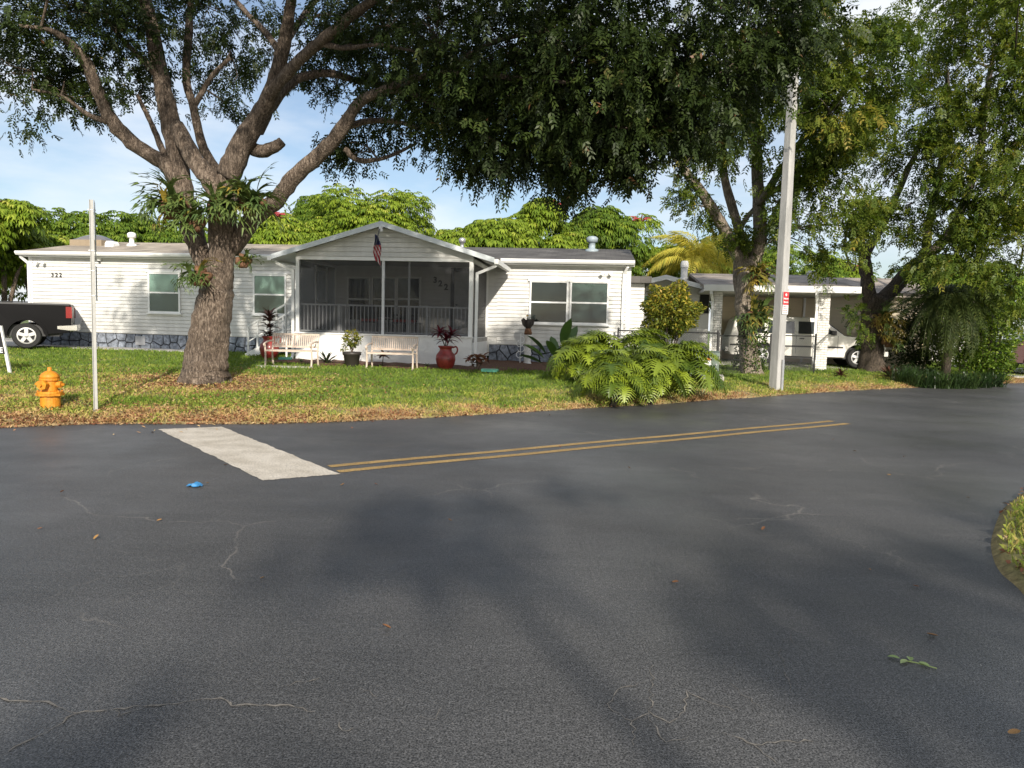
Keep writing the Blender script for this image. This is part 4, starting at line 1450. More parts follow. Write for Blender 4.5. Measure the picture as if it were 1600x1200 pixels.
# pale home far right, glimpsed between trunks
f = at_y(1425, 34)
t = thing('distant_home', 'pale home glimpsed between the carport tree and the palm', 'house', f, R(-8))
MB().box(-1.6, 2.6, 0, 6, 0, 2.7).build('wall', mat('pale_wall', (.55, .53, .5), .7), t)
q = MB(); q.add([(-1.9, -.3, 2.7), (2.9, -.3, 2.7), (2.9, 6.3, 2.7), (-1.9, 6.3, 2.7), (.5, -.3, 3.6), (.5, 6.3, 3.6)], [(3, 2, 1, 0), (0, 1, 4), (1, 2, 5, 4), (2, 3, 5), (3, 0, 4, 5)])
q.build('roof', M_ROOF_N, t)
w_ = MB().box(-.4, .6, -.06, -.005, 1.0, 2.1).build('window', M_WHITE, t)
MB().box(-.33, .53, -.075, -.062, 1.07, 2.03).build('pane', M_ROOM_DK, w_)

# ================================================================== VEHICLES
M_TYRE = mat('tyre_rubber', (.018, .018, .018), .85, .2)
M_RIM = mat('alloy_rim', (.55, .55, .55), .35, .1, metal=.8)
M_CGLASS = mat('tinted_car_glass', (.025, .032, .036), .06, .1, spec=.8)
M_CHROME = mat('dull_chrome', (.60, .60, .58), .25, .1, metal=.9)
M_TRIM = mat('dark_trim', (.03, .03, .032), .6, .2)

def wheel(parent, x, y, r_, side):
    t = MB().lathe([(r_ * .62, -.11), (r_ * .93, -.115), (r_, -.08), (r_, .08), (r_ * .93, .115), (r_ * .62, .11)], 28, (x, y, r_), 'y').build('wheel', M_TYRE, parent, smooth=False)
    s = side
    rim = MB()
    rim.lathe([(r_ * .62, s * .10), (r_ * .65, s * .128), (r_ * .56, s * .130), (r_ * .54, s * .10)], 28, (x, y, r_), 'y')
    for k in range(5):
        a = 2 * PI * k / 5 + .3
        c0 = Vector((x + .05 * math.cos(a), y + s * .118, r_ + .05 * math.sin(a))); c1 = Vector((x + r_ * .58 * math.cos(a), y + s * .118, r_ + r_ * .58 * math.sin(a)))
        rim.bar(c0, c1, r_ * .26, .03, up=(0, 1, 0))
    rim.lathe([(0, s * .15), (r_ * .16, s * .14), (r_ * .17, s * .10), (0, s * .10)], 14, (x, y, r_), 'y')
    rim.build('rim', M_RIM, t)
    return t

def arch(cx, rad, z0, n=9):
    """wheel opening, walked from front (high x) to rear along the bottom edge"""
    a0 = math.asin(max(-1, min(1, (z0 - .38) / rad)))
    return [(cx + rad * math.cos(a), .38 + rad * math.sin(a)) for a in np.linspace(a0, PI - a0, n)]

def vehicle(name, label, cat, pos, rz, paint, L, Wd, top, wheels, wr, z0, belt, roofz, extras, arch_r=.47):
    t = thing(name, label, cat, pos, rz)
    poly = list(top)
    for cx in sorted(wheels, reverse=True):
        poly += arch(cx, arch_r, z0)
    b = MB()
    n = len(poly)
    rings = [(-Wd / 2, .035), (-Wd / 2 + .03, .008), (-Wd / 2 + .09, 0), (Wd / 2 - .09, 0), (Wd / 2 - .03, .008), (Wd / 2, .035)]
    cx_, cz_ = L / 2, .95
    for y, ins in rings:
        for x, z in poly:
            dx, dz = x - cx_, z - cz_
            q = math.hypot(dx, dz)
            k = 1 - ins / q
            zz = cz_ + dz * k; yy = y
            if zz > belt: yy = y * (1 - .15 * (zz - belt) / (roofz - belt))
            b.v.append((cx_ + dx * k, yy, zz))
    for i in range(len(rings) - 1):
        for j in range(n):
            a, c = i * n + j, i * n + (j + 1) % n
            b.f.append((a, c, c + n, a + n))
    b.f += [tuple(range(n - 1, -1, -1)), tuple((len(rings) - 1) * n + j for j in range(n))]
    body = b.build('body', paint, t)
    MB().box(.35, L - .35, -Wd / 2 + .12, Wd / 2 - .12, z0 - .05, .72).build('underbody', M_TRIM, t)
    for cx in wheels:
        for s in (-1, 1):
            wheel(t, cx, s * (Wd / 2 - .13), wr, s)
    def side_panel(nm, pts, mt, off=.004, par=t, sides=(-1, 1)):
        for s in sides:
            q = MB()
            vv = []
            for x, z in pts:
                y = Wd / 2 * (1 - .15 * max(0, z - belt) / (roofz - belt)) + off
                vv.append((x, s * y, z))
            q.add(vv + [(x, y - s * .012, z) for x, y, z in vv], [tuple(range(len(vv)))] + [(i, (i + 1) % len(vv), (i + 1) % len(vv) + len(vv), i + len(vv)) for i in range(len(vv))])
            q.build(nm, mt, par)
    extras(t, side_panel, body)
    return t

# white sport utility in the carport, nose to the right
M_CWHITE = mat('white_car_paint', (.74, .72, .66), .35, .04, 2, coat=.6)
top = [(.0, .50), (.0, .98), (.06, 1.12), (.22, 1.70), (.34, 1.78), (1.5, 1.82), (3.0, 1.81), (3.32, 1.76), (4.08, 1.17), (4.2, 1.14), (5.30, 1.06), (5.46, .98), (5.52, .72), (5.50, .45), (5.40, .34)]
top = [(.10, .36)] + top
def suv_x(t, sp, body):
    sp('window', [(.40, 1.20), (1.28, 1.20), (1.28, 1.64), (.50, 1.64)], M_CGLASS)
    sp('window', [(1.42, 1.20), (2.34, 1.20), (2.34, 1.65), (1.42, 1.65)], M_CGLASS)
    sp('window', [(2.48, 1.20), (3.78, 1.20), (3.30, 1.64), (2.48, 1.65)], M_CGLASS)
    sp('side_moulding', [(.05, .70), (.72, .70), (.72, .76), (.05, .76)], M_TRIM, .012)
    sp('side_moulding', [(1.75, .70), (4.06, .70), (4.06, .76), (1.75, .76)], M_TRIM, .012)
    for x in (2.40, 1.37, 3.86): sp('door_gap', [(x, .48), (x + .012, .48), (x + .012, 1.15), (x, 1.15)], M_TRIM, .001)
    for x in (2.52, 1.50): sp('door_handle', [(x, 1.00), (x + .16, 1.00), (x + .16, 1.04), (x, 1.04)], M_TRIM, .02)
    a, c = Vector((3.40, 0, 1.735)), Vector((4.06, 0, 1.21))
    nrm = Vector((.62, 0, .78)) * .012
    MB().add([a + nrm + Vector((0, -.72, 0)), a + nrm + Vector((0, .72, 0)), c + nrm + Vector((0, .84, 0)), c + nrm + Vector((0, -.84, 0))], [(0, 1, 2, 3)]).build('windshield', M_CGLASS, t)
    MB().box(5.47, 5.62, -.95, .95, .45, .62).build('front_bumper', M_CHROME, t)
    MB().box(-.10, .03, -.95, .95, .48, .64).build('rear_bumper', M_CHROME, t)
    MB().box(5.50, 5.53, -.6, .6, .68, .94).build('grille', M_TRIM, t)
    for s in (-1, 1):
        MB().box(5.45, 5.53, s * .78 - .16, s * .78 + .16, .70, .92).build('headlight', mat('lamp_glass', (.7, .72, .74), .15), t)
        MB().box(3.62, 3.78, s * 1.02 - .08, s * 1.02 + .12, 1.17, 1.33).build('mirror', M_TRIM, t)
fx = at(1328, 558, 26.9)
pos = Vector((fx.x - 4.60 * math.cos(NROT), fx.y - 4.60 * math.sin(NROT), G(fx.x, fx.y) + .045))
vehicle('parked_suv', 'white sport utility truck parked under the carport', 'car', pos, NROT, M_CWHITE, 5.52, 1.96, top, (1.22, 4.60), .375, .36, 1.15, 1.82, suv_x)

# pickup profile shared by the black and the red truck
M_CBLACK = mat('black_car_paint', (.003, .003, .004), .35, .1, 2, spec=.12)
M_CRED = mat('dark_red_car_paint', (.045, .007, .007), .3, .12, 2, coat=.7)
ptop = [(.06, .50), (.02, .70), (.02, 1.36), (.10, 1.40), (2.05, 1.38), (2.10, 1.42), (2.22, 1.86), (2.45, 1.92), (3.55, 1.90), (3.75, 1.85), (4.40, 1.36), (4.52, 1.33), (5.55, 1.24), (5.70, 1.12), (5.74, .75), (5.70, .50), (5.60, .42)]
def pk_x(rear, wx=1.30):
    def f_(t, sp, body):
        sp('window', [(2.40, 1.40), (3.10, 1.40), (3.10, 1.80), (2.46, 1.80)], M_CGLASS)
        sp('window', [(3.20, 1.40), (4.16, 1.40), (3.72, 1.79), (3.20, 1.80)], M_CGLASS)
        sp('bed_gap', [(2.06, .50), (2.075, .50), (2.075, 1.36), (2.06, 1.36)], M_TRIM, .001)
        sp('bed_rail', [(.06, 1.345), (2.05, 1.335), (2.05, 1.385), (.06, 1.395)], M_TRIM, .006)
        sp('door_gap', [(3.15, .50), (3.162, .50), (3.162, 1.36), (3.15, 1.36)], M_TRIM, .001)
        ar = [(wx + .56 * math.cos(a), .38 + .56 * math.sin(a)) for a in np.linspace(0, PI, 13)] + [(wx + .49 * math.cos(a), .38 + .49 * math.sin(a)) for a in np.linspace(PI, 0, 13)]
        sp('wheel_flare', ar, body.data.materials[0], .035)
        ar = [(4.75 + .56 * math.cos(a), .38 + .56 * math.sin(a)) for a in np.linspace(0, PI, 13)] + [(4.75 + .49 * math.cos(a), .38 + .49 * math.sin(a)) for a in np.linspace(PI, 0, 13)]
        sp('wheel_flare', ar, body.data.materials[0], .035)
        MB().prism([(-.16, .56), (.10, .54), (.42, .60), (.42, .70), (.02, .74), (-.16, .74)], -1.0, 1.0, bev=.03).build('rear_bumper', M_CHROME, t)
        MB().prism([(5.66, .50), (5.84, .52), (5.86, .70), (5.62, .76)], -.98, .98, bev=.03).build('front_bumper', M_TRIM if not rear else M_CHROME, t)
        MB().box(5.72, 5.76, -.55, .55, .78, 1.10).build('grille', M_TRIM, t)
        for s in (-1, 1):
            MB().box(-.005, .16, s * .97 - .05, s * .97 + .045, .95, 1.30).build('tail_light', mat('red_lens', (.22, .012, .012), .2), t)
            MB().box(5.60, 5.75, s * .80 - .16, s * .80 + .17, .82, 1.08).build('headlight', mat('lamp_glass', (.7, .72, .74), .15), t)
            MB().box(4.05, 4.22, s * 1.05 - .1, s * 1.05 + .14, 1.36, 1.56).build('mirror', M_TRIM, t)
        a, c = Vector((3.80, 0, 1.82)), Vector((4.36, 0, 1.40))
        nrm = Vector((.6, 0, .8)) * .014
        MB().add([a + nrm + Vector((0, -.72, 0)), a + nrm + Vector((0, .72, 0)), c + nrm + Vector((0, .84, 0)), c + nrm + Vector((0, -.84, 0))], [(0, 1, 2, 3)]).build('windshield', M_CGLASS, t)
        MB().box(.01, .018, -.62, .62, .80, 1.30).build('tailgate_panel', body.data.materials[0], t)
    return f_
rw = at(47, 530, 22.6)
rz = PI + R(29)
pos = Vector((rw.x - 1.20 * math.cos(rz), rw.y - 1.20 * math.sin(rz), G(rw.x, rw.y) + .04))
vehicle('pickup_truck', 'black pickup truck cut off by the left edge, tail towards the tree', 'truck', pos, rz, M_CBLACK, 5.74, 1.98, ptop, (1.20, 4.75), .385, .42, 1.36, 1.92, pk_x(True, 1.20), .49)
fw = at(1597, 560, 28.0)
rz = PI - R(4)
gzc = at(1597, 584, 28.0).z
pos = Vector((fw.x - 4.75 * math.cos(rz), fw.y - 4.75 * math.sin(rz), G(fw.x, fw.y) + .05))
slab('driveway_right', [fw + Vector((-1.3, -1.5, 0)), fw + Vector((9, -1.5, 0)), fw + Vector((9, 3, 0)), fw + Vector((-1.3, 3, 0))], M_CONC, .045)
vehicle('red_truck', 'dark red vehicle nosing in at the right edge beside the bushes', 'truck', pos, rz, M_CRED, 5.74, 1.98, ptop, (1.30, 4.75), .40, .42, 1.36, 1.92, pk_x(False), .50)

# ================================================================== TREES
M_BARK = bark_mat('grey_brown_bark', (0.022, 0.015, 0.011), (0.16, 0.118, 0.086), (0.46, 0.37, 0.29))
M_BARK2 = bark_mat('pale_bark', (0.08, 0.06, 0.045), (0.28, 0.23, 0.175), (0.52, 0.45, 0.37))
M_BARK3 = bark_mat('dark_rough_bark', (0.02, 0.015, 0.012), (0.085, 0.065, 0.048), (0.20, 0.16, 0.12))
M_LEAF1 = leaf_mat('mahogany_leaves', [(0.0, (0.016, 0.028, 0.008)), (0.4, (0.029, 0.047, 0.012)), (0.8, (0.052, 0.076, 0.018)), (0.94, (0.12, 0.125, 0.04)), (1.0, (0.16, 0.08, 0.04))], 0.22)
M_LEAF2 = leaf_mat('yellow_green_leaves', [(0.0, (0.035, 0.065, 0.010)), (0.4, (0.085, 0.125, 0.017)), (0.75, (0.17, 0.195, 0.028)), (1.0, (0.33, 0.26, 0.05))], 0.35)
M_LEAF3 = leaf_mat('bright_umbrella_leaves', [(0.0, (0.085, 0.15, 0.016)), (0.45, (0.175, 0.25, 0.026)), (0.8, (0.29, 0.36, 0.042)), (1.0, (0.42, 0.42, 0.08))], 0.25, 0.35)
M_LEAF4 = leaf_mat('mid_green_leaves', [(0.0, (0.05, 0.10, 0.014)), (0.5, (0.125, 0.20, 0.024)), (1.0, (0.26, 0.32, 0.04))], 0.3)

def limb_mesh(b, pts4, n=12, seg=5, rough=0.05, seed=0):
    """b: MB; rows x,y,z,r"""
    r = np.random.default_rng(seed)
    S = spline(pts4, seg)
    k0 = len(b.v)
    S[:, 3] = np.maximum(S[:, 3], 0.004)
    S[1:-1, :3] += r.normal(0, 1, (len(S) - 2, 3)) * S[1:-1, 3:4] * rough
    b.tube([Vector(p[:3]) for p in S], list(S[:, 3] * (1 + r.normal(0, rough * 0.7, len(S)))), n)
    ph = r.uniform(0, 9, 3)
    for i in range(len(S)):                    # lumps and flutes
        c = S[i, :3]; rad = S[i, 3]
        for j in range(n):
            v = np.array(b.v[k0 + i * n + j]); d = v - c
            a = 2 * PI * j / n
            f = 1 + 0.07 * math.sin(a * 3 + ph[0] + i * .25) + 0.05 * math.sin(a * 5 + ph[1] - i * .3)
            b.v[k0 + i * n + j] = tuple(c + d * f)
    return S

def px_limb(rows, dY=0.0):
    """rows (px, py, Y, radius px) -> x,y,z,r"""
    out = []
    for px, py, Y, rp in rows:
        p = at(px, py, Y + dY)
        out.append((p.x, p.y, p.z, rp * (Y + dY) / FPX))
    return out

def crown(limbs_S, blobs, leaf, wid, per, seed, spray=0.30, droop=0.3, twig_r=0.012):
    """leaf sprays gathered in uneven clumps round each limb end; returns leaf verts, rnd, twig MB"""
    r = np.random.default_rng(seed)
    SK = np.vstack([S for S in limbs_S])
    tw = MB(); allc, allr, alld = [], [], []
    for (c, rad, nsp) in blobs:
        c = np.array(c); rad = np.array(rad)
        d2 = np.sum((SK[:, :3] - c) ** 2, 1)
        base = SK[np.argmin(d2)]
        b0 = base[:3]; br0 = min(base[3] * 0.6, 0.012 + 0.012 * np.linalg.norm(c - b0))
        mid = (b0 + c) / 2 + r.normal(0, 0.12, 3) * np.linalg.norm(c - b0) + np.array([0, 0, 0.1])
        P = spline(np.array([[*b0, br0], [*mid, br0 * .7], [*c, br0 * .35]]), 4)
        tw.tube([Vector(p[:3]) for p in P], list(P[:, 3]), 5, caps=False)
        # sub-clump centres make gaps and lumps inside the blob
        ncl = max(2, int(nsp / 9))
        u = r.normal(0, 1, (ncl, 3)); u /= np.linalg.norm(u, axis=1, keepdims=True)
        cl = c + u * rad * (r.uniform(0.15, 1.0, (ncl, 1)) ** 0.55)
        for q in cl:
            st_ = P[r.integers(2, len(P))][:3]
            mm_ = (st_ + q) / 2 + r.normal(0, 0.08, 3)
            tw.tube([Vector(st_), Vector(mm_), Vector(q)], [twig_r, twig_r * .75, twig_r * .4], 4, caps=False)
        k = r.integers(0, ncl, nsp)
        sp = cl[k] + r.normal(0, 1, (nsp, 3)) * rad * 0.20
        shade = r.normal(0, 0.10, ncl)[k]
        for p, q, sh in zip(sp, cl[k], shade):
            m = max(2, int(r.integers(int(per * .6), int(per * 1.4)) / NPL))
            ax = p - c; ax[2] -= droop * np.linalg.norm(ax); ax /= np.linalg.norm(ax) + 1e-6
            t = r.uniform(-0.6, 1, (m, 1))
            allc.append(p + ax * t * spray + r.normal(0, 1, (m, 3)) * spray * np.array([.42, .42, .30]))
            d = ax[None] * .7 + r.normal(0, .55, (m, 3)); d[:, 2] -= .3
            alld.append(d)
            allr.append(np.clip(r.normal(0.42, 0.16, m) + sh, 0, 1))
    C = np.vstack(allc); D = np.vstack(alld); RN = np.concatenate(allr)
    D /= np.linalg.norm(D, axis=1, keepdims=True)
    n = len(C)
    up = r.normal(0, .55, (n, 3)) + np.array([0, 0, 1.0])
    S = np.cross(D, up); S /= np.linalg.norm(S, axis=1, keepdims=True)
    N = np.cross(S, D)
    # feather leaves: leaflets in pairs along a stalk, drooping to the tip
    V = np.empty((n, NPL, 4, 3)); rl = leaf * r.uniform(.75, 1.25, (n, 1))
    for j in range(NPL):
        sg = 1 if j % 2 else -1
        tt = (j // 2 + .5) / (NPL / 2)
        o = C + D * (rl * 2.1 * tt) - np.array([0, 0, 1]) * rl * .55 * tt ** 2
        ld = D * .62 + S * sg * .80 + r.normal(0, .14, (n, 3)); ld[:, 2] -= .16
        ld /= np.linalg.norm(ld, axis=1, keepdims=True)
        ws = np.cross(N, ld); ws /= np.linalg.norm(ws, axis=1, keepdims=True)
        L = rl * (1.05 - .35 * abs(tt - .45)) * r.uniform(.85, 1.1, (n, 1)); Wd = wid * r.uniform(.8, 1.15, (n, 1))
        V[:, j, 0] = o
        V[:, j, 1] = o + ld * L * .45 + ws * Wd * .5 + N * Wd * .14
        V[:, j, 2] = o + ld * L - np.array([0, 0, 1]) * L * .12
        V[:, j, 3] = o + ld * L * .45 - ws * Wd * .5 + N * Wd * .14
    rn = np.clip(RN[:, None] + r.normal(0, .09, (n, NPL)), 0, 1)
    return V.reshape(-1, 3), np.repeat(rn.ravel(), 4), tw
NPL = 8

def px_blob(px, py, Y, rx, ry, rY, n):
    p = at(px, py, Y)
    return ((p.x, p.y, p.z), (rx * Y / FPX, rY, ry * Y / FPX), n)

def build_tree(name, label, limbs, blobs, bark, leafm, leaf, wid, per, seed, foot, spray=0.30, trunk_n=1, group=None, droop=0.3, flare=None):
    t = thing(name, label, 'tree', (foot.x, foot.y, foot.z), 0, group)
    off = np.array([foot.x, foot.y, foot.z])
    Ss = []
    tb, bb = MB(), MB()
    for i, L in enumerate(limbs):
        Lr = [(x - off[0], y - off[1], z - off[2], r) for x, y, z, r in L]
        Ss.append(limb_mesh(tb if i < trunk_n else bb, Lr, 28 if i < trunk_n else 12, 7 if i < trunk_n else 5, 0.03 if i < trunk_n else 0.05, seed + i))
    if flare:                                  # root flare
        for k in range(len(tb.v)):
            x, y, z = tb.v[k]
            if z < 0.9:
                a = math.atan2(y - Ss[0][0][1], x - Ss[0][0][0])
                f = 1 + flare * (max(0, 0.9 - z) / 0.9) ** 2 * (1 + 0.35 * math.sin(a * 5 + 1) + 0.25 * math.sin(a * 3 + 2.2))
                tb.v[k] = (x * f, y * f, z)
    tb.build('trunk', bark, t, smooth=True)
    B = [((c[0] - off[0], c[1] - off[1], c[2] - off[2]), r, n) for c, r, n in blobs]
    V, rn, tw = crown(Ss, B, leaf, wid, per, seed + 50, spray, droop)
    bb.v and bb.build('limbs', bark, t, smooth=True)
    tag(tw.build('twigs', bark, t, smooth=True, fix=False), kind='stuff')
    np_mesh('crown', V, np.arange(len(V)).reshape(-1, 4), leafm, t, {'rnd': rn})
    return t

# ---- the big tree on the lawn
Y0 = TREE1.y
limbs = [px_limb(r) for r in [
    [(318, 606, Y0, 35.9), (319, 590, Y0, 33.1), (323, 555, Y0, 29.4), (332, 500, Y0, 27.6), (339, 450, Y0, 23.0), (346, 400, Y0, 18.4), (348, 350, Y0, 20.2), (351, 305, Y0, 20.2), (356, 272, Y0, 17.5)],
    [(331, 440, Y0, 12.0), (318, 408, Y0, 13.8), (302, 365, Y0 + .1, 14.7), (288, 315, Y0 + .1, 14.0), (264, 262, Y0 + .1, 11.8), (214, 229, Y0, 11.0), (176, 192, Y0 - .2, 10.3), (150, 135, Y0 - .4, 8.8), (130, 88, Y0 - .6, 7.4), (85, 50, Y0 - 1, 4.4), (30, 40, Y0 - 1.4, 2.2)],
    [(292, 330, Y0 + .1, 14.7), (283, 280, Y0 + .2, 14.7), (267, 205, Y0 + .3, 13.2), (254, 130, Y0 + .3, 12.5), (241, 60, Y0 + .4, 11.0), (228, 0, Y0 + .4, 9.6), (210, -80, Y0 + .3, 7.4), (200, -170, Y0 + .2, 3.7)],
    [(348, 318, Y0 - .15, 14.7), (330, 285, Y0 - .2, 14.0), (300, 243, Y0 - .1, 13.2), (276, 195, Y0 + .1, 11.0)],
    [(356, 275, Y0 - .1, 18.4), (375, 232, Y0 - .2, 16.9), (398, 192, Y0 - .3, 14.7), (424, 142, Y0 - .5, 11.8), (440, 85, Y0 - .7, 10.3), (452, 20, Y0 - 1, 8.1), (462, -60, Y0 - 1.4, 5.9), (470, -150, Y0 - 1.8, 2.9)],
    [(420, 150, Y0 - .5, 9.6), (455, 108, Y0 - .9, 8.8), (498, 68, Y0 - 1.4, 8.1), (548, 26, Y0 - 2, 7.4), (612, -20, Y0 - 2.7, 5.9), (700, -60, Y0 - 3.6, 3.7), (800, -90, Y0 - 4.6, 2.2)],
    [(402, 205, Y0 - .2, 8.8), (425, 165, Y0, 7.4), (462, 126, Y0 + .3, 6.6), (512, 114, Y0 + .6, 5.9), (566, 128, Y0 + 1, 4.4), (640, 138, Y0 + 1.3, 2.9)],
    [(362, 392, Y0 + .1, 12.5), (398, 340, Y0, 13.2), (432, 313, Y0 - .1, 12.5), (458, 277, Y0 - .3, 11.8), (498, 242, Y0 - .5, 11.0), (534, 203, Y0 - .8, 10.3), (560, 163, Y0 - 1.1, 8.1), (602, 140, Y0 - 1.5, 6.6), (680, 116, Y0 - 2.1, 5.2), (790, 120, Y0 - 3, 3.7), (900, 130, Y0 - 3.6, 2.2)],
    [(538, 232, Y0 - .5, 4.4), (560, 250, Y0 - .4, 4.4), (600, 247, Y0 - .2, 2.9), (650, 225, Y0, 2.2)],
    [(352, 285, Y0 + .4, 7.4), (318, 232, Y0 + .6, 6.6), (303, 170, Y0 + .8, 5.9), (291, 118, Y0 + .9, 5.9), (296, 30, Y0 + 1, 5.2), (300, -60, Y0 + 1, 2.9)],
    [(376, 222, Y0 + .1, 9.6), (404, 236, Y0, 10.3), (428, 230, Y0 - .1, 8.8), (441, 220, Y0 - .1, 6.6)],
    [(415, 180, Y0 + .1, 6.6), (428, 120, Y0 + .5, 5.9), (450, 60, Y0 + .9, 5.2), (500, -10, Y0 + 1.3, 3.7)],
    [(176, 192, Y0 - .2, 5.5), (140, 180, Y0 - .4, 3.7), (95, 150, Y0 - .6, 2.8), (50, 140, Y0 - .8, 1.8)],
    [(255, 130, Y0 + .3, 5.5), (225, 95, Y0 + .1, 4.6), (190, 60, Y0, 3.2), (160, 20, Y0 - .2, 2.3)],
    [(440, 85, Y0 - .7, 5.5), (415, 50, Y0 - .5, 4.6), (385, 20, Y0 - .3, 3.7), (350, -20, Y0, 2.8)],
    [(500, 68, Y0 - 1.4, 4.6), (540, 75, Y0 - 1.6, 3.7), (590, 70, Y0 - 1.9, 2.8), (650, 80, Y0 - 2.2, 1.8)],
    [(534, 203, Y0 - .8, 5.5), (570, 190, Y0 - .6, 4.6), (620, 190, Y0 - .5, 3.7), (680, 210, Y0 - .6, 2.3)],
    [(602, 140, Y0 - 1.5, 4.6), (650, 150, Y0 - 1.7, 3.7), (720, 190, Y0 - 2, 2.8), (790, 230, Y0 - 2.4, 1.8)],
    [(700, 112, Y0 - 2.2, 4.6), (760, 70, Y0 - 2.8, 3.7), (850, 50, Y0 - 3.2, 2.8), (960, 60, Y0 - 3.6, 1.8)],
    [(790, 120, Y0 - 3, 3.7), (880, 170, Y0 - 3, 2.8), (980, 200, Y0 - 3.1, 2.2), (1060, 180, Y0 - 3, 1.8)],
    [(302, 168, Y0 + .8, 4.6), (330, 120, Y0 + .9, 3.7), (360, 90, Y0 + .9, 2.8)],
    [(264, 262, Y0 + .1, 5.5), (250, 225, Y0 + .3, 4.6), (235, 190, Y0 + .5, 3.7), (215, 150, Y0 + .5, 2.8)],
]]
bl = [px_blob(b[0], b[1] - (38 if b[1] > 180 else 20), *b[2:]) for b in [
    # left part of the crown
    (70, 40, 14.0, 150, 85, 1.6, 330), (30, 140, 14.0, 75, 60, 1.0, 120), (105, 190, 14.2, 62, 42, 0.8, 80), (180, 70, 14.3, 80, 70, 1.0, 110),
    (255, 25, 15.6, 90, 60, 1.0, 85), (220, 165, 15.2, 38, 45, 0.5, 30), (350, 40, 15.4, 75, 60, 1.0, 70), (362, 120, 15.8, 45, 60, 0.7, 45),
    (352, 205, 15.8, 36, 30, 0.5, 22), (440, 95, 15.9, 50, 55, 0.8, 36), (245, 205, 15.6, 22, 28, 0.4, 12),
    # middle, thinner
    (520, 40, 14.6, 80, 60, 1.2, 110), (520, 170, 15.6, 45, 32, 0.7, 34), (575, 95, 15.0, 70, 55, 1.0, 85), (610, 60, 13.6, 90, 60, 1.2, 120),
    (570, 275, 14.8, 60, 30, 0.7, 55), (640, 240, 14.9, 50, 45, 0.8, 60), (600, 190, 14.8, 55, 45, 0.8, 60), (535, 130, 14.8, 40, 40, 0.6, 28),
    # the dense dark mass
    (690, 90, 12.6, 110, 100, 1.4, 320), (720, 200, 12.8, 75, 75, 1.2, 190), (745, 268, 13.0, 60, 42, 0.8, 95), (810, 120, 11.6, 120, 110, 1.5, 380),
    (850, 225, 12.0, 100, 65, 1.2, 240), (880, 285, 12.2, 60, 45, 0.8, 100), (930, 110, 11.0, 120, 120, 1.5, 380), (960, 220, 11.4, 90, 65, 1.0, 200),
    (900, 325, 12.4, 28, 22, 0.4, 22), (1050, 110, 11.2, 110, 115, 1.5, 340), (1040, 225, 11.6, 70, 55, 1.0, 150), (1000, 275, 12.0, 45, 36, 0.7, 62),
    (1150, 80, 11.8, 100, 85, 1.4, 250), (1120, 180, 12.2, 70, 60, 1.0, 130), (1230, 50, 12.6, 80, 60, 1.2, 140), (1085, 262, 12.6, 34, 36, 0.5, 34),
    # above the frame, the part that shades the rest
    (250, -120, 13.5, 230, 80, 2.2, 250), (620, -110, 11.5, 250, 80, 2.0, 280), (900, -120, 9.5, 260, 80, 1.8, 300), (1150, -110, 10.2, 200, 70, 1.6, 200),
    (800, -250, 9.5, 260, 80, 1.6, 170), (260, -330, 9.4, 260, 110, 1.4, 230), (600, -330, 9.2, 230, 110, 1.3, 200), (60, -220, 11.5, 160, 90, 1.4, 130), (430, -230, 12.5, 250, 80, 2.0, 170),
]]
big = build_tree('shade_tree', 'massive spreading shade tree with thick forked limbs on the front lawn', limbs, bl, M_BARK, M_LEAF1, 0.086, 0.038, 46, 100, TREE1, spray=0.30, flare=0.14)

# ---- tree behind the utility pole
T2 = hit(1170, 583)
Y2 = T2.y
limbs = [px_limb(r) for r in [
    [(1172, 588, Y2, 16), (1170, 560, Y2, 14), (1166, 510, Y2, 13), (1163, 465, Y2, 13), (1167, 425, Y2, 13), (1171, 405, Y2, 10)],
    [(1166, 430, Y2, 9), (1150, 392, Y2, 9), (1124, 345, Y2 - .1, 9), (1096, 300, Y2 - .2, 8), (1066, 262, Y2 - .3, 6), (1040, 210, Y2 - .4, 3)],
    [(1174, 425, Y2, 9), (1188, 372, Y2 - .1, 10), (1186, 310, Y2 - .1, 9), (1182, 240, Y2 - .2, 8), (1180, 160, Y2 - .3, 6), (1195, 70, Y2 - .5, 4), (1210, 0, Y2 - .6, 3)],
    [(1168, 405, Y2 + .2, 7), (1146, 330, Y2 + .4, 7), (1130, 262, Y2 + .5, 6), (1135, 180, Y2 + .5, 4)],
    [(1186, 320, Y2 - .2, 6), (1230, 250, Y2 - .6, 5), (1290, 180, Y2 - 1, 4), (1340, 120, Y2 - 1.3, 3)],
    [(1155, 470, Y2 + .2, 6), (1151, 420, Y2 + .4, 5), (1160, 350, Y2 + .6, 4), (1220, 290, Y2 + .8, 4), (1270, 260, Y2 + 1, 3)],
]]
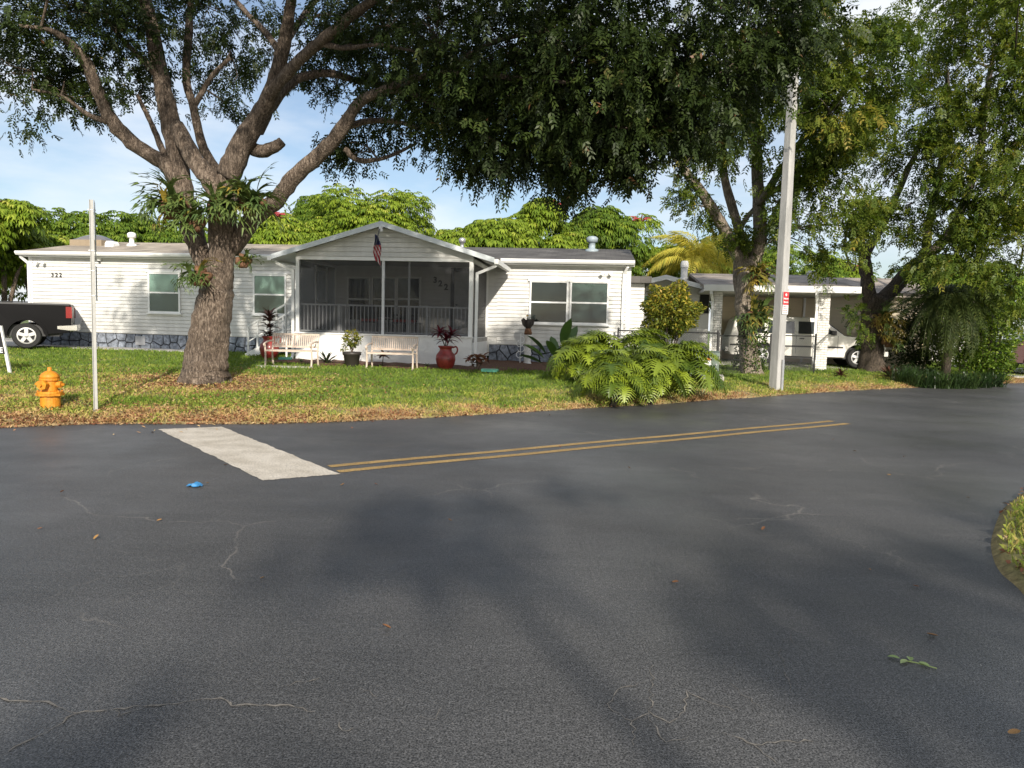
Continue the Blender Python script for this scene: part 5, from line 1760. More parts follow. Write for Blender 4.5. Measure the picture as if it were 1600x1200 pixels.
bl = [px_blob(b[0], b[1] - 15, *b[2:]) for b in [
    (1345, 120, 19.4, 75, 60, 1.6, 95), (1300, 190, 19.2, 80, 55, 1.5, 110), (1250, 130, 20.0, 60, 60, 1.4, 80), (1385, 150, 19.6, 36, 42, 1.0, 26), (1355, 55, 19.8, 45, 36, 1.0, 30),
    (1262, 250, 20.4, 56, 50, 1.1, 70), (1300, 300, 20.4, 55, 45, 1.1, 58), (1262, 345, 20.8, 52, 42, 1.0, 52), (1300, 365, 20.4, 40, 36, 0.8, 28),
    (1125, 235, 21.4, 50, 40, 1.0, 40), (1080, 235, 21.6, 40, 28, 0.7, 26), (1170, 180, 21.8, 55, 50, 1.0, 56), (1095, 340, 21.9, 36, 36, 0.7, 34), (1130, 400, 22.4, 40, 26, 0.6, 26),
    (1190, 100, 21.6, 60, 60, 1.0, 62), (1240, 385, 21.6, 26, 24, 0.6, 14), (1265, 400, 21.2, 25, 30, 0.5, 12), (1400, 60, 20.2, 30, 30, 0.8, 14),
    (1220, 10, 21.4, 70, 45, 1.0, 55), (1290, 60, 20.2, 45, 40, 1.0, 34), (1225, 300, 20.8, 32, 40, 0.7, 24),
]]
build_tree('shade_tree', 'tree with pale forked limbs behind the concrete pole, ferns on its trunk', limbs, bl, M_BARK2, M_LEAF2, 0.118, 0.054, 70, 300, T2, spray=0.42, flare=0.22)

# ---- tree by the carport
T3 = hit(1364, 580)
Y3 = T3.y
limbs = [px_limb(r) for r in [
    [(1364, 586, Y3, 19), (1363, 565, Y3, 17), (1362, 520, Y3, 16), (1364, 482, Y3, 17), (1372, 460, Y3, 14)],
    [(1360, 482, Y3, 11), (1356, 445, Y3, 10), (1352, 412, Y3, 9), (1350, 388, Y3, 9), (1330, 387, Y3 - .2, 6), (1318, 386, Y3 - .3, 5)],
    [(1370, 475, Y3, 12), (1396, 452, Y3, 11), (1424, 420, Y3 - .1, 10), (1452, 396, Y3 - .2, 8), (1478, 372, Y3 - .3, 7), (1506, 318, Y3 - .5, 6), (1530, 240, Y3 - .7, 5), (1540, 160, Y3 - .9, 4), (1555, 70, Y3 - 1, 3)],
    [(1446, 400, Y3 - .1, 7), (1452, 345, Y3, 6), (1468, 275, Y3, 5), (1478, 195, Y3, 4), (1480, 110, Y3, 3)],
    [(1352, 400, Y3, 6), (1385, 340, Y3 + .3, 5), (1410, 285, Y3 + .4, 4), (1440, 220, Y3 + .5, 3)],
    [(1470, 380, Y3 - .3, 5), (1520, 360, Y3 - .6, 4), (1570, 310, Y3 - 1, 3), (1610, 250, Y3 - 1.2, 3)],
]]
bl = [px_blob(b[0], b[1] - 18, *b[2:]) for b in [
    (1540, 60, 22.0, 90, 70, 1.8, 120), (1480, 110, 22.6, 50, 60, 1.4, 72), (1570, 150, 22.0, 70, 65, 1.6, 100), (1490, 195, 22.6, 60, 50, 1.4, 76),
    (1600, 230, 21.8, 55, 60, 1.4, 70), (1535, 250, 22.2, 60, 50, 1.4, 72), (1450, 265, 22.8, 60, 42, 1.3, 56), (1400, 285, 23.2, 45, 36, 1.0, 34),
    (1580, 330, 21.8, 60, 55, 1.3, 78), (1500, 330, 22.2, 60, 46, 1.3, 66), (1425, 335, 23.2, 50, 34, 1.2, 40), (1380, 340, 23.4, 30, 24, 0.8, 16),
    (1550, 405, 22.0, 65, 45, 1.3, 78), (1480, 410, 22.4, 50, 36, 1.0, 44), (1410, 375, 24.0, 36, 28, 0.9, 22), 
    (1590, 450, 22.4, 40, 45, 0.9, 44), (1440, 440, 24.4, 40, 24, 0.8, 22), (1338, 425, 23.2, 16, 22, 0.4, 7), (1640, 100, 22.0, 60, 110, 1.5, 70), (1640, 320, 22.0, 50, 90, 1.3, 60),
    (1520, -20, 22.4, 80, 40, 1.4, 60), (1342, 515, 22.8, 12, 22, .3, 8), (1592, 18, 19.5, 26, 20, .5, 16),
]]
build_tree('shade_tree', 'tall airy tree beside the carport, trunk splitting low into two limbs', limbs, bl, M_BARK3, M_LEAF2, 0.12, 0.054, 74, 400, T3, spray=0.45, flare=0.18)

# ---- street tree whose shade reaches the road
T9 = Vector((4.2, -9.4, 0.05))
l9 = [[(4.2, -9.4, 0.0, .20), (4.25, -9.4, 2.0, .17), (4.1, -9.2, 3.8, .13), (4.0, -9.0, 5.0, .10)],
      [(4.05, -9.1, 4.4, .08), (3.4, -8.3, 5.2, .06), (2.8, -7.4, 5.9, .03)], [(4.05, -9.1, 4.4, .08), (4.7, -8.2, 5.3, .05), (5.2, -7.4, 6.0, .02)],
      [(4.05, -9.1, 4.6, .08), (2.8, -9.3, 5.6, .05), (1.8, -9.4, 6.1, .02)], [(4.0, -9.0, 4.9, .06), (4.6, -9.4, 6.2, .04), (5.4, -9.8, 7.0, .02)]]
b9 = [((2.9, -7.3, 6.1), (.75, .8, .5), 36), ((2.2, -8.1, 6.3), (.6, .7, .45), 22), ((4.3, -7.5, 6.0), (.8, .5, .4), 26), ((5.4, -7.7, 6.2), (.8, .5, .4), 26), ((6.3, -8.1, 6.3), (.7, .5, .4), 18),
      ((1.7, -9.4, 6.1), (.55, .5, .4), 20), ((5.2, -9.6, 6.8), (.9, .8, .5), 30)]
r9 = random.Random(5)
b9 += [((r9.uniform(1.6, 8.2), r9.uniform(-10.5, -6.2), r9.uniform(5.6, 7.0)), (.42, .36, .28), 7) for _ in range(12)]
build_tree('street_tree', 'leafy street tree on the near side whose shadow dapples the road', l9, b9, M_BARK, M_LEAF4, 0.11, 0.05, 34, 600, T9, spray=0.28)

# ---- umbrella trees and other trees behind the houses
def umbrella_variant(seed, n, w, h, leafm, name, label, foot, red=0, cl_r=0.42, leafL=0.27):
    """domes of drooping palmate leaves on bent stems"""
    r = np.random.default_rng(seed)
    t = thing(name, label, 'tree', foot, 0, 'trees behind the homes')
    stems = MB()
    for k in range(5):
        a = r.uniform(0, 2 * PI); q = np.array([math.cos(a) * w * .45, math.sin(a) * w * .35, h * r.uniform(.55, .68)])
        stems.tube([Vector((r.normal(0, .2), r.normal(0, .2), -0.1)), Vector(q * .45 + np.array([0, 0, h * .15])), Vector(q)], [.12, .08, .03], 6)
    stems.build('trunk', M_BARK, t, smooth=True)
    # lumps of the crown set over a dome, then leaf heads on their skins
    nl_ = 22
    g_ = r.normal(0, 1, (nl_, 3)); g_[:, 1] -= .5; g_[:, 2] = np.abs(g_[:, 2]) * 1.1 - .35
    g_ /= np.linalg.norm(g_, axis=1, keepdims=True)
    lr = r.uniform(.24, .38, nl_) * w
    zc_, zr_ = h * .52, h * .46
    lc = np.array([0, 0, zc_]) + g_ * np.array([w * .78, w * .62, zr_ * .80]) * r.uniform(.8, 1.04, (nl_, 1))
    k = r.integers(0, nl_, n)
    u = r.normal(0, 1, (n, 3)); u[:, 2] = np.abs(u[:, 2]) * .9 + np.where(r.uniform(0, 1, n) < .35, -.8, .2)
    u[:, 1] -= 0.35
    u /= np.linalg.norm(u, axis=1, keepdims=True)
    c = lc[k] + u * lr[k][:, None] * r.uniform(.70, 1.10, (n, 1)) * np.array([1, 1, .8])
    nb_ = 9
    ang = r.uniform(0, 2 * PI, n)[:, None] + np.arange(nb_) * 2 * PI / nb_ + r.normal(0, .15, (n, nb_))
    tilt = u * 0.55 + np.array([0, 0, .6]); tilt /= np.linalg.norm(tilt, axis=1, keepdims=True)
    e1 = np.cross(tilt, np.array([0.2, 1, 0.1])); e1 /= np.linalg.norm(e1, axis=1, keepdims=True)
    e2 = np.cross(tilt, e1)
    d = e1[:, None] * np.cos(ang)[..., None] + e2[:, None] * np.sin(ang)[..., None]
    L = (leafL * r.uniform(.75, 1.2, (n, 1)))[..., None]
    ax = tilt[:, None]
    root = c[:, None] + d * 0.04
    mid = c[:, None] + d * L * .6 - np.array([0, 0, 1]) * L * .10
    tip = c[:, None] + d * L * .95 - np.array([0, 0, 1]) * L * .52
    side = np.cross(d, ax) * (L * .17)
    V = np.stack([root, mid + side, tip, mid - side], 2).reshape(-1, 3)
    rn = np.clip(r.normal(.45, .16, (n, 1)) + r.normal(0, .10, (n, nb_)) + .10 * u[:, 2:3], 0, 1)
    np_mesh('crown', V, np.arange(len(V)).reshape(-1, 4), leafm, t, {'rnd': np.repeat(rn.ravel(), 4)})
    for j in range(red):
        i = r.integers(0, n)
        best = c[np.argsort(-c[:, 2] + c[:, 1] * .3)][r.integers(20, 90)] - np.array([0, 0, .25])
        f = MB()
        for a in range(12):
            an = a * 2 * PI / 12
            e = Vector(best) + Vector((math.cos(an) * .55, math.sin(an) * .4, .28 + .12 * math.sin(a * 2.3)))
            f.tube([Vector(best) + Vector((0, 0, .12)), Vector(best).lerp(e, .55) + Vector((0, 0, .14)), e], [.03, .035, .02], 5)
        f.build('flower_spike', mat('red_flower_spikes', (0.36, 0.045, 0.055), 0.7, 0.25, 12), t)
    return t

def back_tree(px, Y, top_py, w, leafm, name, label, seed, n=1000, red=0, **k):
    n = int(n * 2.2)
    p = onground(px, Y)
    h = at(px, top_py, Y).z - p.z
    return umbrella_variant(seed, n, w * 1.22, h * 1.1, leafm, name, label, p, red, **k)

back_tree(8, 30.5, 312, 2.2, M_LEAF3, 'umbrella_tree', 'umbrella tree with red flower spikes left of the white home', 1, 1250, 2)
back_tree(60, 33, 362, 2.2, M_LEAF3, 'umbrella_tree', 'low bright umbrella tree peeping past the left end of the home', 12, 800)
back_tree(140, 38, 332, 3.3, M_LEAF4, 'broadleaf_tree', 'darker green tree behind the roof skylight at the left', 2, 1300, leafL=.26)
back_tree(235, 40, 344, 2.8, M_LEAF4, 'broadleaf_tree', 'rounded green tree behind the roof, left of the big trunk', 3, 1000, leafL=.26)
back_tree(440, 34, 336, 2.4, M_LEAF3, 'umbrella_tree', 'umbrella tree with a red flower head right of the big trunk', 4, 1150, 2)
back_tree(585, 38, 310, 3.5, M_LEAF3, 'broadleaf_tree', 'bright dome shaped tree behind the porch gable', 5, 1900, leafL=.24)
back_tree(510, 40, 312, 2.4, M_LEAF4, 'broadleaf_tree', 'green tree filling in left of the dome behind the porch', 15, 900, leafL=.24)
back_tree(765, 33, 338, 2.3, M_LEAF3, 'umbrella_tree', 'umbrella tree with drooping leaves just right of the porch roof', 6, 1250)
back_tree(850, 35, 318, 2.6, M_LEAF3, 'umbrella_tree', 'tallest umbrella tree behind the dark roof', 7, 1400, 1)
back_tree(925, 36, 330, 2.3, M_LEAF4, 'broadleaf_tree', 'mid green tree behind the blue grey roof vent', 8, 1000)
back_tree(985, 40, 345, 2.6, M_LEAF3, 'broadleaf_tree', 'yellow green tree at the right end of the dark roof', 9, 1200, 1, leafL=.24)
back_tree(680, 44, 372, 2.2, M_LEAF4, 'broadleaf_tree', 'small distant tree in the gap above the right porch roof slope', 16, 700, leafL=.24)
back_tree(350, 42, 352, 3.4, M_LEAF4, 'broadleaf_tree', 'green tree seen behind the fork of the big trunk', 17, 1100, leafL=.26)
back_tree(1130, 44, 372, 3.2, M_LEAF4, 'broadleaf_tree', 'green tree behind the yellow palm', 18, 1100, leafL=.26)
back_tree(1240, 42, 392, 3.4, M_LEAF4, 'broadleaf_tree', 'green tree behind the carport roof', 19, 1100, leafL=.26)
back_tree(1300, 40, 412, 1.5, M_LEAF3, 'umbrella_tree', 'bright low tree with a red flower head over the carport roof', 20, 500, 1)
back_tree(1420, 44, 395, 3.6, M_LEAF4, 'broadleaf_tree', 'tree far behind the airy carport tree', 22, 1000, leafL=.26)
back_tree(1545, 46, 420, 3.0, M_LEAF4, 'broadleaf_tree', 'tree behind the bushes at the right edge', 23, 800, leafL=.26)

# ---- palms
def frond_mesh(L, droop, leaflet, n, width, seed, rise=0.6):
    """one feather frond along +x from the origin"""
    r = np.random.default_rng(seed)
    pts = []
    for i in range(14):
        t = i / 13
        pts.append((L * (t - 0.18 * droop * t * t), 0, L * (rise * t - droop * t * t)))
    b = MB(); b.tube([Vector(p) for p in pts], [0.02 * (1 - .85 * i / 13) + .003 for i in range(14)], 5)
    P = spline(np.array(pts), 6)
    for i in range(n):
        t = 0.10 + 0.9 * i / n
        p = P[int(t * (len(P) - 1))]
        q = P[min(len(P) - 1, int(t * (len(P) - 1)) + 2)]
        tg = Vector(q - p).normalized() if np.linalg.norm(q - p) > 1e-6 else Vector((1, 0, -1)).normalized()
        ln = leaflet * (math.sin(PI * min(1, t * .85 + .12)) * .85 + .15) * r.uniform(.85, 1.1)
        for s in (-1, 1):
            d = (tg * .55 + Vector((0, s * .8, .05 + r.normal(0, .08)))).normalized()
            m = Vector(p) + d * ln * .5 + Vector((0, 0, -.05 * ln))
            e = Vector(p) + d * ln * .85 + Vector((0, 0, -ln * .62))
            w = tg * width
            b.add([p, m + w, e, m - w], [(0, 1, 2, 3)])
    me = b.mesh('frond')
    a = me.attributes.new('rnd', 'FLOAT', 'POINT')
    a.data.foreach_set('value', np.clip(r.normal(.5, .18, len(me.vertices)), 0, 1).astype(np.float32))
    return me

def palm(name, label, foot, trunk_h, trunk_r, meshes, n, m_f, el0, el1, seed, sc=1.0, bark=M_BARK, cat='palm'):
    r = random.Random(seed)
    t = thing(name, label, cat, foot)
    MB().tube([(0, 0, -.1), (.03, 0, trunk_h * .5), (0, 0.02, trunk_h)], [trunk_r * 1.2, trunk_r, trunk_r * .9], 12).build('trunk', bark, t, smooth=True)
    for i in range(n):
        me = meshes[i % len(meshes)]
        el = el0 + (el1 - el0) * (i / max(1, n - 1)) + r.uniform(-.12, .12)
        o = link('frond', me, t, (0, 0, trunk_h), (0, -el, i * 2.4 + r.uniform(-.3, .3)), sc * r.uniform(.85, 1.1))
    return t
M_PALMY = leaf_mat('yellow_palm_fronds', [(0.0, (0.25, 0.28, 0.04)), (0.5, (0.46, 0.42, 0.07)), (1.0, (0.66, 0.48, 0.07))], 0.3)
M_PALMG = leaf_mat('dull_green_fronds', [(0.0, (0.03, 0.05, 0.015)), (0.6, (0.07, 0.10, 0.025)), (0.9, (0.16, 0.16, 0.04)), (1.0, (0.35, 0.22, 0.05))], 0.25)
fy = [frond_mesh(3.0, 1.0, .85, 46, .030, 30 + i, .75) for i in range(3)]
for f in fy: f.materials.append(M_PALMY)
p = onground(1082, 36)
palm('palm_tree', 'yellowing palm with arching fronds behind the neighbouring roof', p, at(1080, 420, 36).z - p.z, .16, fy, 22, M_PALMY, -0.15, 0.95, 3)
fg = [frond_mesh(1.9, 1.5, .45, 44, .016, 40 + i, .6) for i in range(3)]
for f in fg: f.materials.append(M_PALMG)
p = onground(1482, 24.2)
palm('weeping_palm', 'shaggy palm with drooping dull green fronds right of the carport tree', p, at(1482, 470, 24.2).z - p.z, .13, fg, 74, M_PALMG, -0.75, 1.0, 5, 1.0, M_BARK3)

# ---- staghorn ferns on the trunks
def stag_frond(L, w, forks, seed, droop=0.9):
    r = random.Random(seed)
    b = MB()
    def strip(p, d, L, w, n, level):
        pts, dirs = [Vector(p)], [Vector(d)]
        cur, dd = Vector(p), Vector(d).normalized()
        for i in range(n):
            dd = (dd + Vector((0, 0, -droop * .26)) + Vector((r.uniform(-.06, .06), r.uniform(-.08, .08), 0))).normalized()
            cur = cur + dd * (L / n)
            pts.append(cur.copy()); dirs.append(dd.copy())
        k = len(b.v)
        for i, (q, dq) in enumerate(zip(pts, dirs)):
            t = i / n
            ww = w * (0.55 + 0.7 * t) if level == 0 else w * (1.05 - 0.95 * t)
            sd = dq.cross(Vector((0, 0, 1)))
            sd = sd.normalized() if sd.length > .05 else Vector((0, 1, 0))
            b.v += [tuple(q + sd * ww / 2), tuple(q - sd * ww / 2)]
        for i in range(n):
            a = k + 2 * i
            b.f.append((a, a + 1, a + 3, a + 2))
        if level < forks:
            q, dq = pts[-1], dirs[-1]
            sd = dq.cross(Vector((0, 0, 1)))
            sd = sd.normalized() if sd.length > .05 else Vector((0, 1, 0))
            for s in ((-1, 1) if level else (-1, 0.1, 1)):
                strip(q + sd * s * w * .28, dq + sd * s * .55, L * r.uniform(.5, .75), w * .62, max(3, n - 1), level + 1)
    strip((0, 0, 0), (1, 0, .55), L, w, 5, 0)
    return b.mesh('frond')
M_STAG = obj_leaf_mat('staghorn_fronds', (0.05, 0.095, 0.025), (0.17, 0.23, 0.06), 0.2, 0.5)
M_STAGY = obj_leaf_mat('yellowing_staghorn_fronds', (0.10, 0.12, 0.025), (0.42, 0.30, 0.05), 0.2, 0.5)
M_SHIELD = mat('brown_fern_shield', (0.15, 0.075, 0.038), 0.85, 0.45, 14, 0.7, 25)
STM = [stag_frond(.30, .085, 2, i, 0.35 + .16 * (i % 4)) for i in range(6)]
STMY = [m.copy() for m in STM]
for m in STM: m.materials.append(M_STAG)
for m in STMY: m.materials.append(M_STAGY)

def stag_fern(px, py, Y, size, n, label, seed, yellow=0.0, face=-PI / 2, spread=1.5):
    r = random.Random(seed)
    p = at(px, py, Y)
    t = thing('staghorn_fern', label, 'fern', p, 0, 'staghorn ferns on the tree trunks')
    sh = MB()
    for k in range(4):                        # overlapping papery shields
        a0 = k * 1.6
        cx, cz = .12 * math.cos(a0) * size, .12 * math.sin(a0) * size
        ring = []
        for j in range(14):
            an = 2 * PI * j / 14
            rr = size * (.12 + .025 * math.sin(an * 3 + k))
            ring.append((cx + rr * math.cos(an), -0.02 - 0.025 * k, cz + rr * math.sin(an)))
        k0 = len(sh.v)
        sh.v.append((cx, -0.10 * size - 0.03 * k, cz)); sh.v += ring
        back = [(x, y + .12, z) for x, y, z in ring]
        sh.v += back
        for j in range(14):
            sh.f.append((k0, k0 + 1 + j, k0 + 1 + (j + 1) % 14))
            sh.f.append((k0 + 1 + j, k0 + 15 + j, k0 + 15 + (j + 1) % 14, k0 + 1 + (j + 1) % 14))
    sh.build('shield', M_SHIELD, t, smooth=True)
    for i in range(n):
        me = r.choice(STMY if r.random() < yellow else STM)
        az = face + r.uniform(-spread, spread)
        o = link('frond', me, t, (r.uniform(-.16, .16) * size, -.08 * size, r.uniform(-.12, .16) * size),
                 (r.uniform(-.35, .35), r.uniform(-1.05, .6), az), size * r.uniform(.75, 1.25))
    return t
yf = Y0 - .42
stag_fern(270, 322, yf, 1.15, 34, 'large staghorn fern left of the fork of the big tree', 1, .05, -PI / 2 - .5)
stag_fern(345, 325, yf - .12, 1.1, 34, 'staghorn fern hanging in the middle of the fork of the big tree', 2, .1)
stag_fern(392, 318, yf - .05, 1.1, 34, 'staghorn fern right of the fork of the big tree', 3, .1, -PI / 2 + .5)
stag_fern(312, 432, yf, .85, 26, 'lowest staghorn fern on the left side of the big trunk', 4, .05, -PI / 2 - .6)
stag_fern(380, 408, yf + .1, .6, 14, 'small staghorn fern on the right edge of the big trunk', 5, .05, -PI / 2 + 1.0)
stag_fern(303, 345, yf - .05, .95, 26, 'dark staghorn fern low in the left crotch of the big tree', 6, .0, -PI / 2 - .2)
stag_fern(1187, 432, Y2 - .35, 1.25, 30, 'upper orange tipped staghorn fern on the tree behind the pole', 7, .4)
stag_fern(1180, 496, Y2 - .38, 1.35, 34, 'lower yellowing staghorn fern on the tree behind the pole', 8, .5)
stag_fern(1380, 503, Y3 - .5, 1.35, 36, 'yellow staghorn fern wrapped round the carport tree', 9, .6, -PI / 2 + .3)
stag_fern(1388, 533, Y3 - .5, 1.0, 24, 'lower yellow staghorn fern on the carport tree', 10, .7, -PI / 2 + .3)

# creeper on the trunk of the tree behind the pole, and ferns of the big tree's left crotch
def creeper(name, label, foot, h, rad, n, leafm, seed, leaf=.07, z0=0.05):
    r = np.random.default_rng(seed)
    a = r.uniform(0, 2 * PI, n); z = r.uniform(z0, h, n) ** 1.0
    rr = rad * (1.1 + .35 * np.sin(a * 3 + z * 2) + r.uniform(-.1, .35, n)) * (1.25 - .3 * z / h)
    c = np.stack([rr * np.cos(a), rr * np.sin(a), z], -1)
    V = leaf_quads(c, leaf, leaf * .75, r, up=.2, droop=.6)
    t = thing(name, label, 'vine', foot)
    st_ = MB()
    for k in range(7):
        a0 = k * .9
        st_.tube([Vector((rad * 1.05 * math.cos(a0 + i * .25), rad * 1.05 * math.sin(a0 + i * .25), h * .95 * i / 6)) for i in range(7)], .012, 4)
    st_.build('stems', M_BARK3, t)
    np_mesh('foliage', V, np.arange(len(V)).reshape(-1, 4), leafm, t, {'rnd': np.repeat(r.uniform(0, 1, n), 4)})
M_VINE = leaf_mat('dark_vine_leaves', [(0, (.022, .045, .012)), (.6, (.05, .085, .02)), (1, (.11, .15, .03))], .2)
creeper('climbing_vine', 'dark creeper climbing the trunk of the tree behind the pole', T2, 2.3, .27, 2200, M_VINE, 4, .085)

# ================================================================== GARDEN PLANTS
def strap_mesh(L, w, arch, n=6, seed=0, name='leaf', fold=.25, stalk=.0, tipw=0.0):
    """strap or paddle leaf along +x that rises then arches over"""
    b = MB(); r = random.Random(seed)
    for i in range(n + 1):
        t = i / n
        x = L * (t - .12 * arch * t * t); z = L * (-arch * t * t * .55)
        if stalk and t <= stalk: ww = w * .07
        else:
            q = (t - stalk) / (1 - stalk)
            ww = w * (math.sin(PI * (q * .86 + .10)) ** .8) if t < 1 else w * tipw
        b.v += [(x, ww / 2, z + ww * fold), (x, 0, z), (x, -ww / 2, z + ww * fold)]
    for i in range(n):
        a = i * 3
        b.f += [(a, a + 1, a + 4, a + 3), (a + 1, a + 2, a + 5, a + 4)]
    return b.mesh(name, smooth=True)

def rosette(parent, meshes, n, m_, base, el0, el1, seed, sc=1.0, zr=0.0, name='leaf', rr=0.02):
    r = random.Random(seed)
    for i in range(n):
        me = meshes[i % len(meshes)]
        if not me.materials: me.materials.append(m_)
        el = el0 + (el1 - el0) * (i / max(1, n - 1)) + r.uniform(-.12, .12)
        link(name, me, parent, (base[0] + r.uniform(-rr, rr), base[1] + r.uniform(-rr, rr), base[2] + r.uniform(0, zr)), (0, -el, i * 2.399 + r.uniform(-.3, .3)), sc * r.uniform(.8, 1.15))

M_TI = obj_leaf_mat('burgundy_leaves', (0.05, 0.008, 0.012), (0.17, 0.02, 0.035), .2, .35)
M_TI2 = obj_leaf_mat('bronze_leaves', (0.05, 0.022, 0.018), (0.13, 0.05, 0.03), .2, .4)
M_COL = obj_leaf_mat('coleus_leaves', (0.14, 0.03, 0.03), (0.30, 0.16, 0.06), .2, .5)
M_AGA = obj_leaf_mat('dark_strap_leaves', (0.02, 0.03, 0.018), (0.05, 0.07, 0.03), .1, .4)
M_BOP = obj_leaf_mat('glossy_paddle_leaves', (0.03, 0.075, 0.02), (0.09, 0.16, 0.03), .2, .28)
M_PHI = obj_leaf_mat('philodendron_leaves', (0.025, 0.065, 0.010), (0.31, 0.39, 0.03), .3, .42)
def small_bush(name, parent, c, rad, n, leafm, leaf, wid, seed):
    r = np.random.default_rng(seed)
    u = r.normal(0, 1, (n, 3)); u /= np.linalg.norm(u, axis=1, keepdims=True)
    p = np.array(c) + u * np.array(rad) * (r.uniform(.25, 1, (n, 1)) ** .5) * (1 + .16 * np.sin(u[:, :1] * 7) + .12 * np.sin(u[:, 2:] * 9))
    V = leaf_quads(p, leaf, wid, r, up=.5, along=u * 1.2)
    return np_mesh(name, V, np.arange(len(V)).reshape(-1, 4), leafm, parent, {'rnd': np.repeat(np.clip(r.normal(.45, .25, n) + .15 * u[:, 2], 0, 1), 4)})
M_CROT = leaf_mat('croton_leaves', [(0, (.05, .085, .015)), (.45, (.15, .17, .025)), (.8, (.35, .31, .04)), (1, (.45, .30, .05))], .25)

def clay_pot(label, foot, s, handle=True):
    t = thing('clay_pot', label, 'pot', foot)
    prof = [(.0, 0), (.15, 0), (.17, .02), (.23, .12), (.265, .26), (.25, .38), (.18, .47), (.155, .52), (.165, .56), (.205, .60), (.205, .625), (.17, .625), (.15, .57), (.0, .56)]
    MB().lathe([(a * s, b * s) for a, b in prof], 28).build('pot_body', M_TERRA, t, smooth=True)
    if handle:
        MB().tube([Vector(q) * s for q in spline([(.18, 0, .58), (.27, 0, .61), (.31, 0, .54), (.29, 0, .45), (.24, 0, .40)], 5)], .022 * s, 8).build('handle', M_TERRA, t, smooth=True)
    MB().lathe([(.148 * s, .565 * s), (.0, .575 * s)], 16).build('soil', M_MULCH, t)
    return t

ti = [strap_mesh(.52, .10, .7, 6, i) for i in range(2)]
ti2 = [strap_mesh(.46, .10, .55, 6, i + 5) for i in range(2)]
pA = at_y(421, 20.6)
clay_pot('tall red clay pot behind the left bench by the steps', pA, 1.05)
pl = thing('ti_plant', 'dark bronze leaved plant growing in the left red pot', 'plant', pA + Vector((0, 0, .58)))
MB().tube([(0, 0, 0), (.02, 0, .3), (0, .01, .62)], .022, 6).build('stem', M_BARK3, pl)
for k, z in enumerate((.12, .32, .5, .62)): rosette(pl, ti2, 13, M_TI2, (0, 0, z), .1 + .1 * k, .8 + .12 * k, 10 + k, .8)
rosette(pl, [strap_mesh(.3, .09, .8, 5, 3)], 12, obj_leaf_mat('olive_leaves', (.06, .07, .02), (.16, .16, .03), .2), (0, 0, .04), .2, .9, 4, .9)
pB = at_y(697, 18.85)
clay_pot('round red clay jar with a handle near the right porch corner', pB, 1.0)
pl = thing('ti_plant', 'burgundy spiky plant growing in the red jar', 'plant', pB + Vector((0, 0, .56)))
for k, (dx, dy, z) in enumerate(((-.16, 0, .38), (.14, .02, .34), (0, -.03, .2))):
    MB().tube([(0, 0, 0), (dx * .6, dy, z * .6), (dx, dy, z)], .014, 6).build('stem', M_BARK3, pl)
    rosette(pl, ti, 16, M_TI, (dx, dy, z), -.1, 1.25, 20 + k, .68)
pC = at_y(550, 18.7)
t = thing('plastic_pot', 'dark brown plastic planter between the two benches', 'pot', pC)
MB().lathe([(0, 0), (.16, 0), (.17, .01), (.215, .30), (.24, .31), (.245, .385), (.225, .39), (.21, .35), (0, .34)], 26).build('pot_body', mat('dark_plastic', (.035, .03, .026), .5, .2), t, smooth=True)
MB().lathe([(.212, .352), (0, .36)], 16).build('soil', M_MULCH, t)
t = thing('croton_bush', 'small yellow green bush growing in the dark planter', 'plant', pC + Vector((0, 0, .35)))
for k in range(5):
    a = k * 1.26
    MB().tube([(0, 0, 0), (.07 * math.cos(a), .07 * math.sin(a), .2), (.16 * math.cos(a), .16 * math.sin(a), .42)], .009, 5).build('stem', M_BARK, t)
small_bush('foliage', t, (0, 0, .36), (.27, .25, .25), 620, M_CROT, .085, .035, 3)
small_bush('trailing_foliage', t, (-.2, -.05, .1), (.12, .1, .08), 60, M_CROT, .06, .03, 4)

t = thing('coleus_plant', 'low bronze and pink leaved plant beside the porch corner', 'plant', at_y(746, 18.5))
for k in range(4):
    a = k * 1.6
    MB().tube([(0, 0, 0), (.1 * math.cos(a), .07 * math.sin(a), .18), (.18 * math.cos(a), .1 * math.sin(a), .32)], .01, 5).build('stem', M_BARK3, t)
    rosette(t, [strap_mesh(.2, .10, .5, 4, k)], 9, M_COL, (.18 * math.cos(a), .1 * math.sin(a), .3), -.4, .9, 40 + k, 1.0, .1)
rosette(t, [strap_mesh(.2, .10, .5, 4, 9)], 12, M_COL, (0, 0, .18), 0, .9, 47, 1.0, .15)
t = thing('strap_leaf_plant', 'dark spiky rosette plant right of the left bench', 'plant', at_y(511, 19.2))
rosette(t, [strap_mesh(.42, .055, .35, 5, i) for i in range(2)], 24, M_AGA, (0, 0, .02), .25, 1.3, 50, 1.0)
t = thing('ti_plant', 'small dark leaved plant behind the right bench', 'plant', at_y(598, 18.9))
MB().tube([(0, 0, 0), (.02, 0, .3)], .012, 5).build('stem', M_BARK3, t)
rosette(t, [strap_mesh(.26, .07, .6, 5, i) for i in range(2)], 16, M_TI2, (.02, 0, .28), -.1, 1.1, 52, 1.0)
for k, (px, Y) in enumerate(((470, 19.3), (668, 19.1))):
    t = thing('ground_plant', ('tiny green seedling in the mulch behind the left bench', 'tiny green seedling in the mulch left of the red jar')[k], 'plant', at_y(px, Y))
    rosette(t, [strap_mesh(.14, .035, .4, 4, k)], 10, M_BOP, (0, 0, .04), .2, 1.1, 60 + k, 1.0)

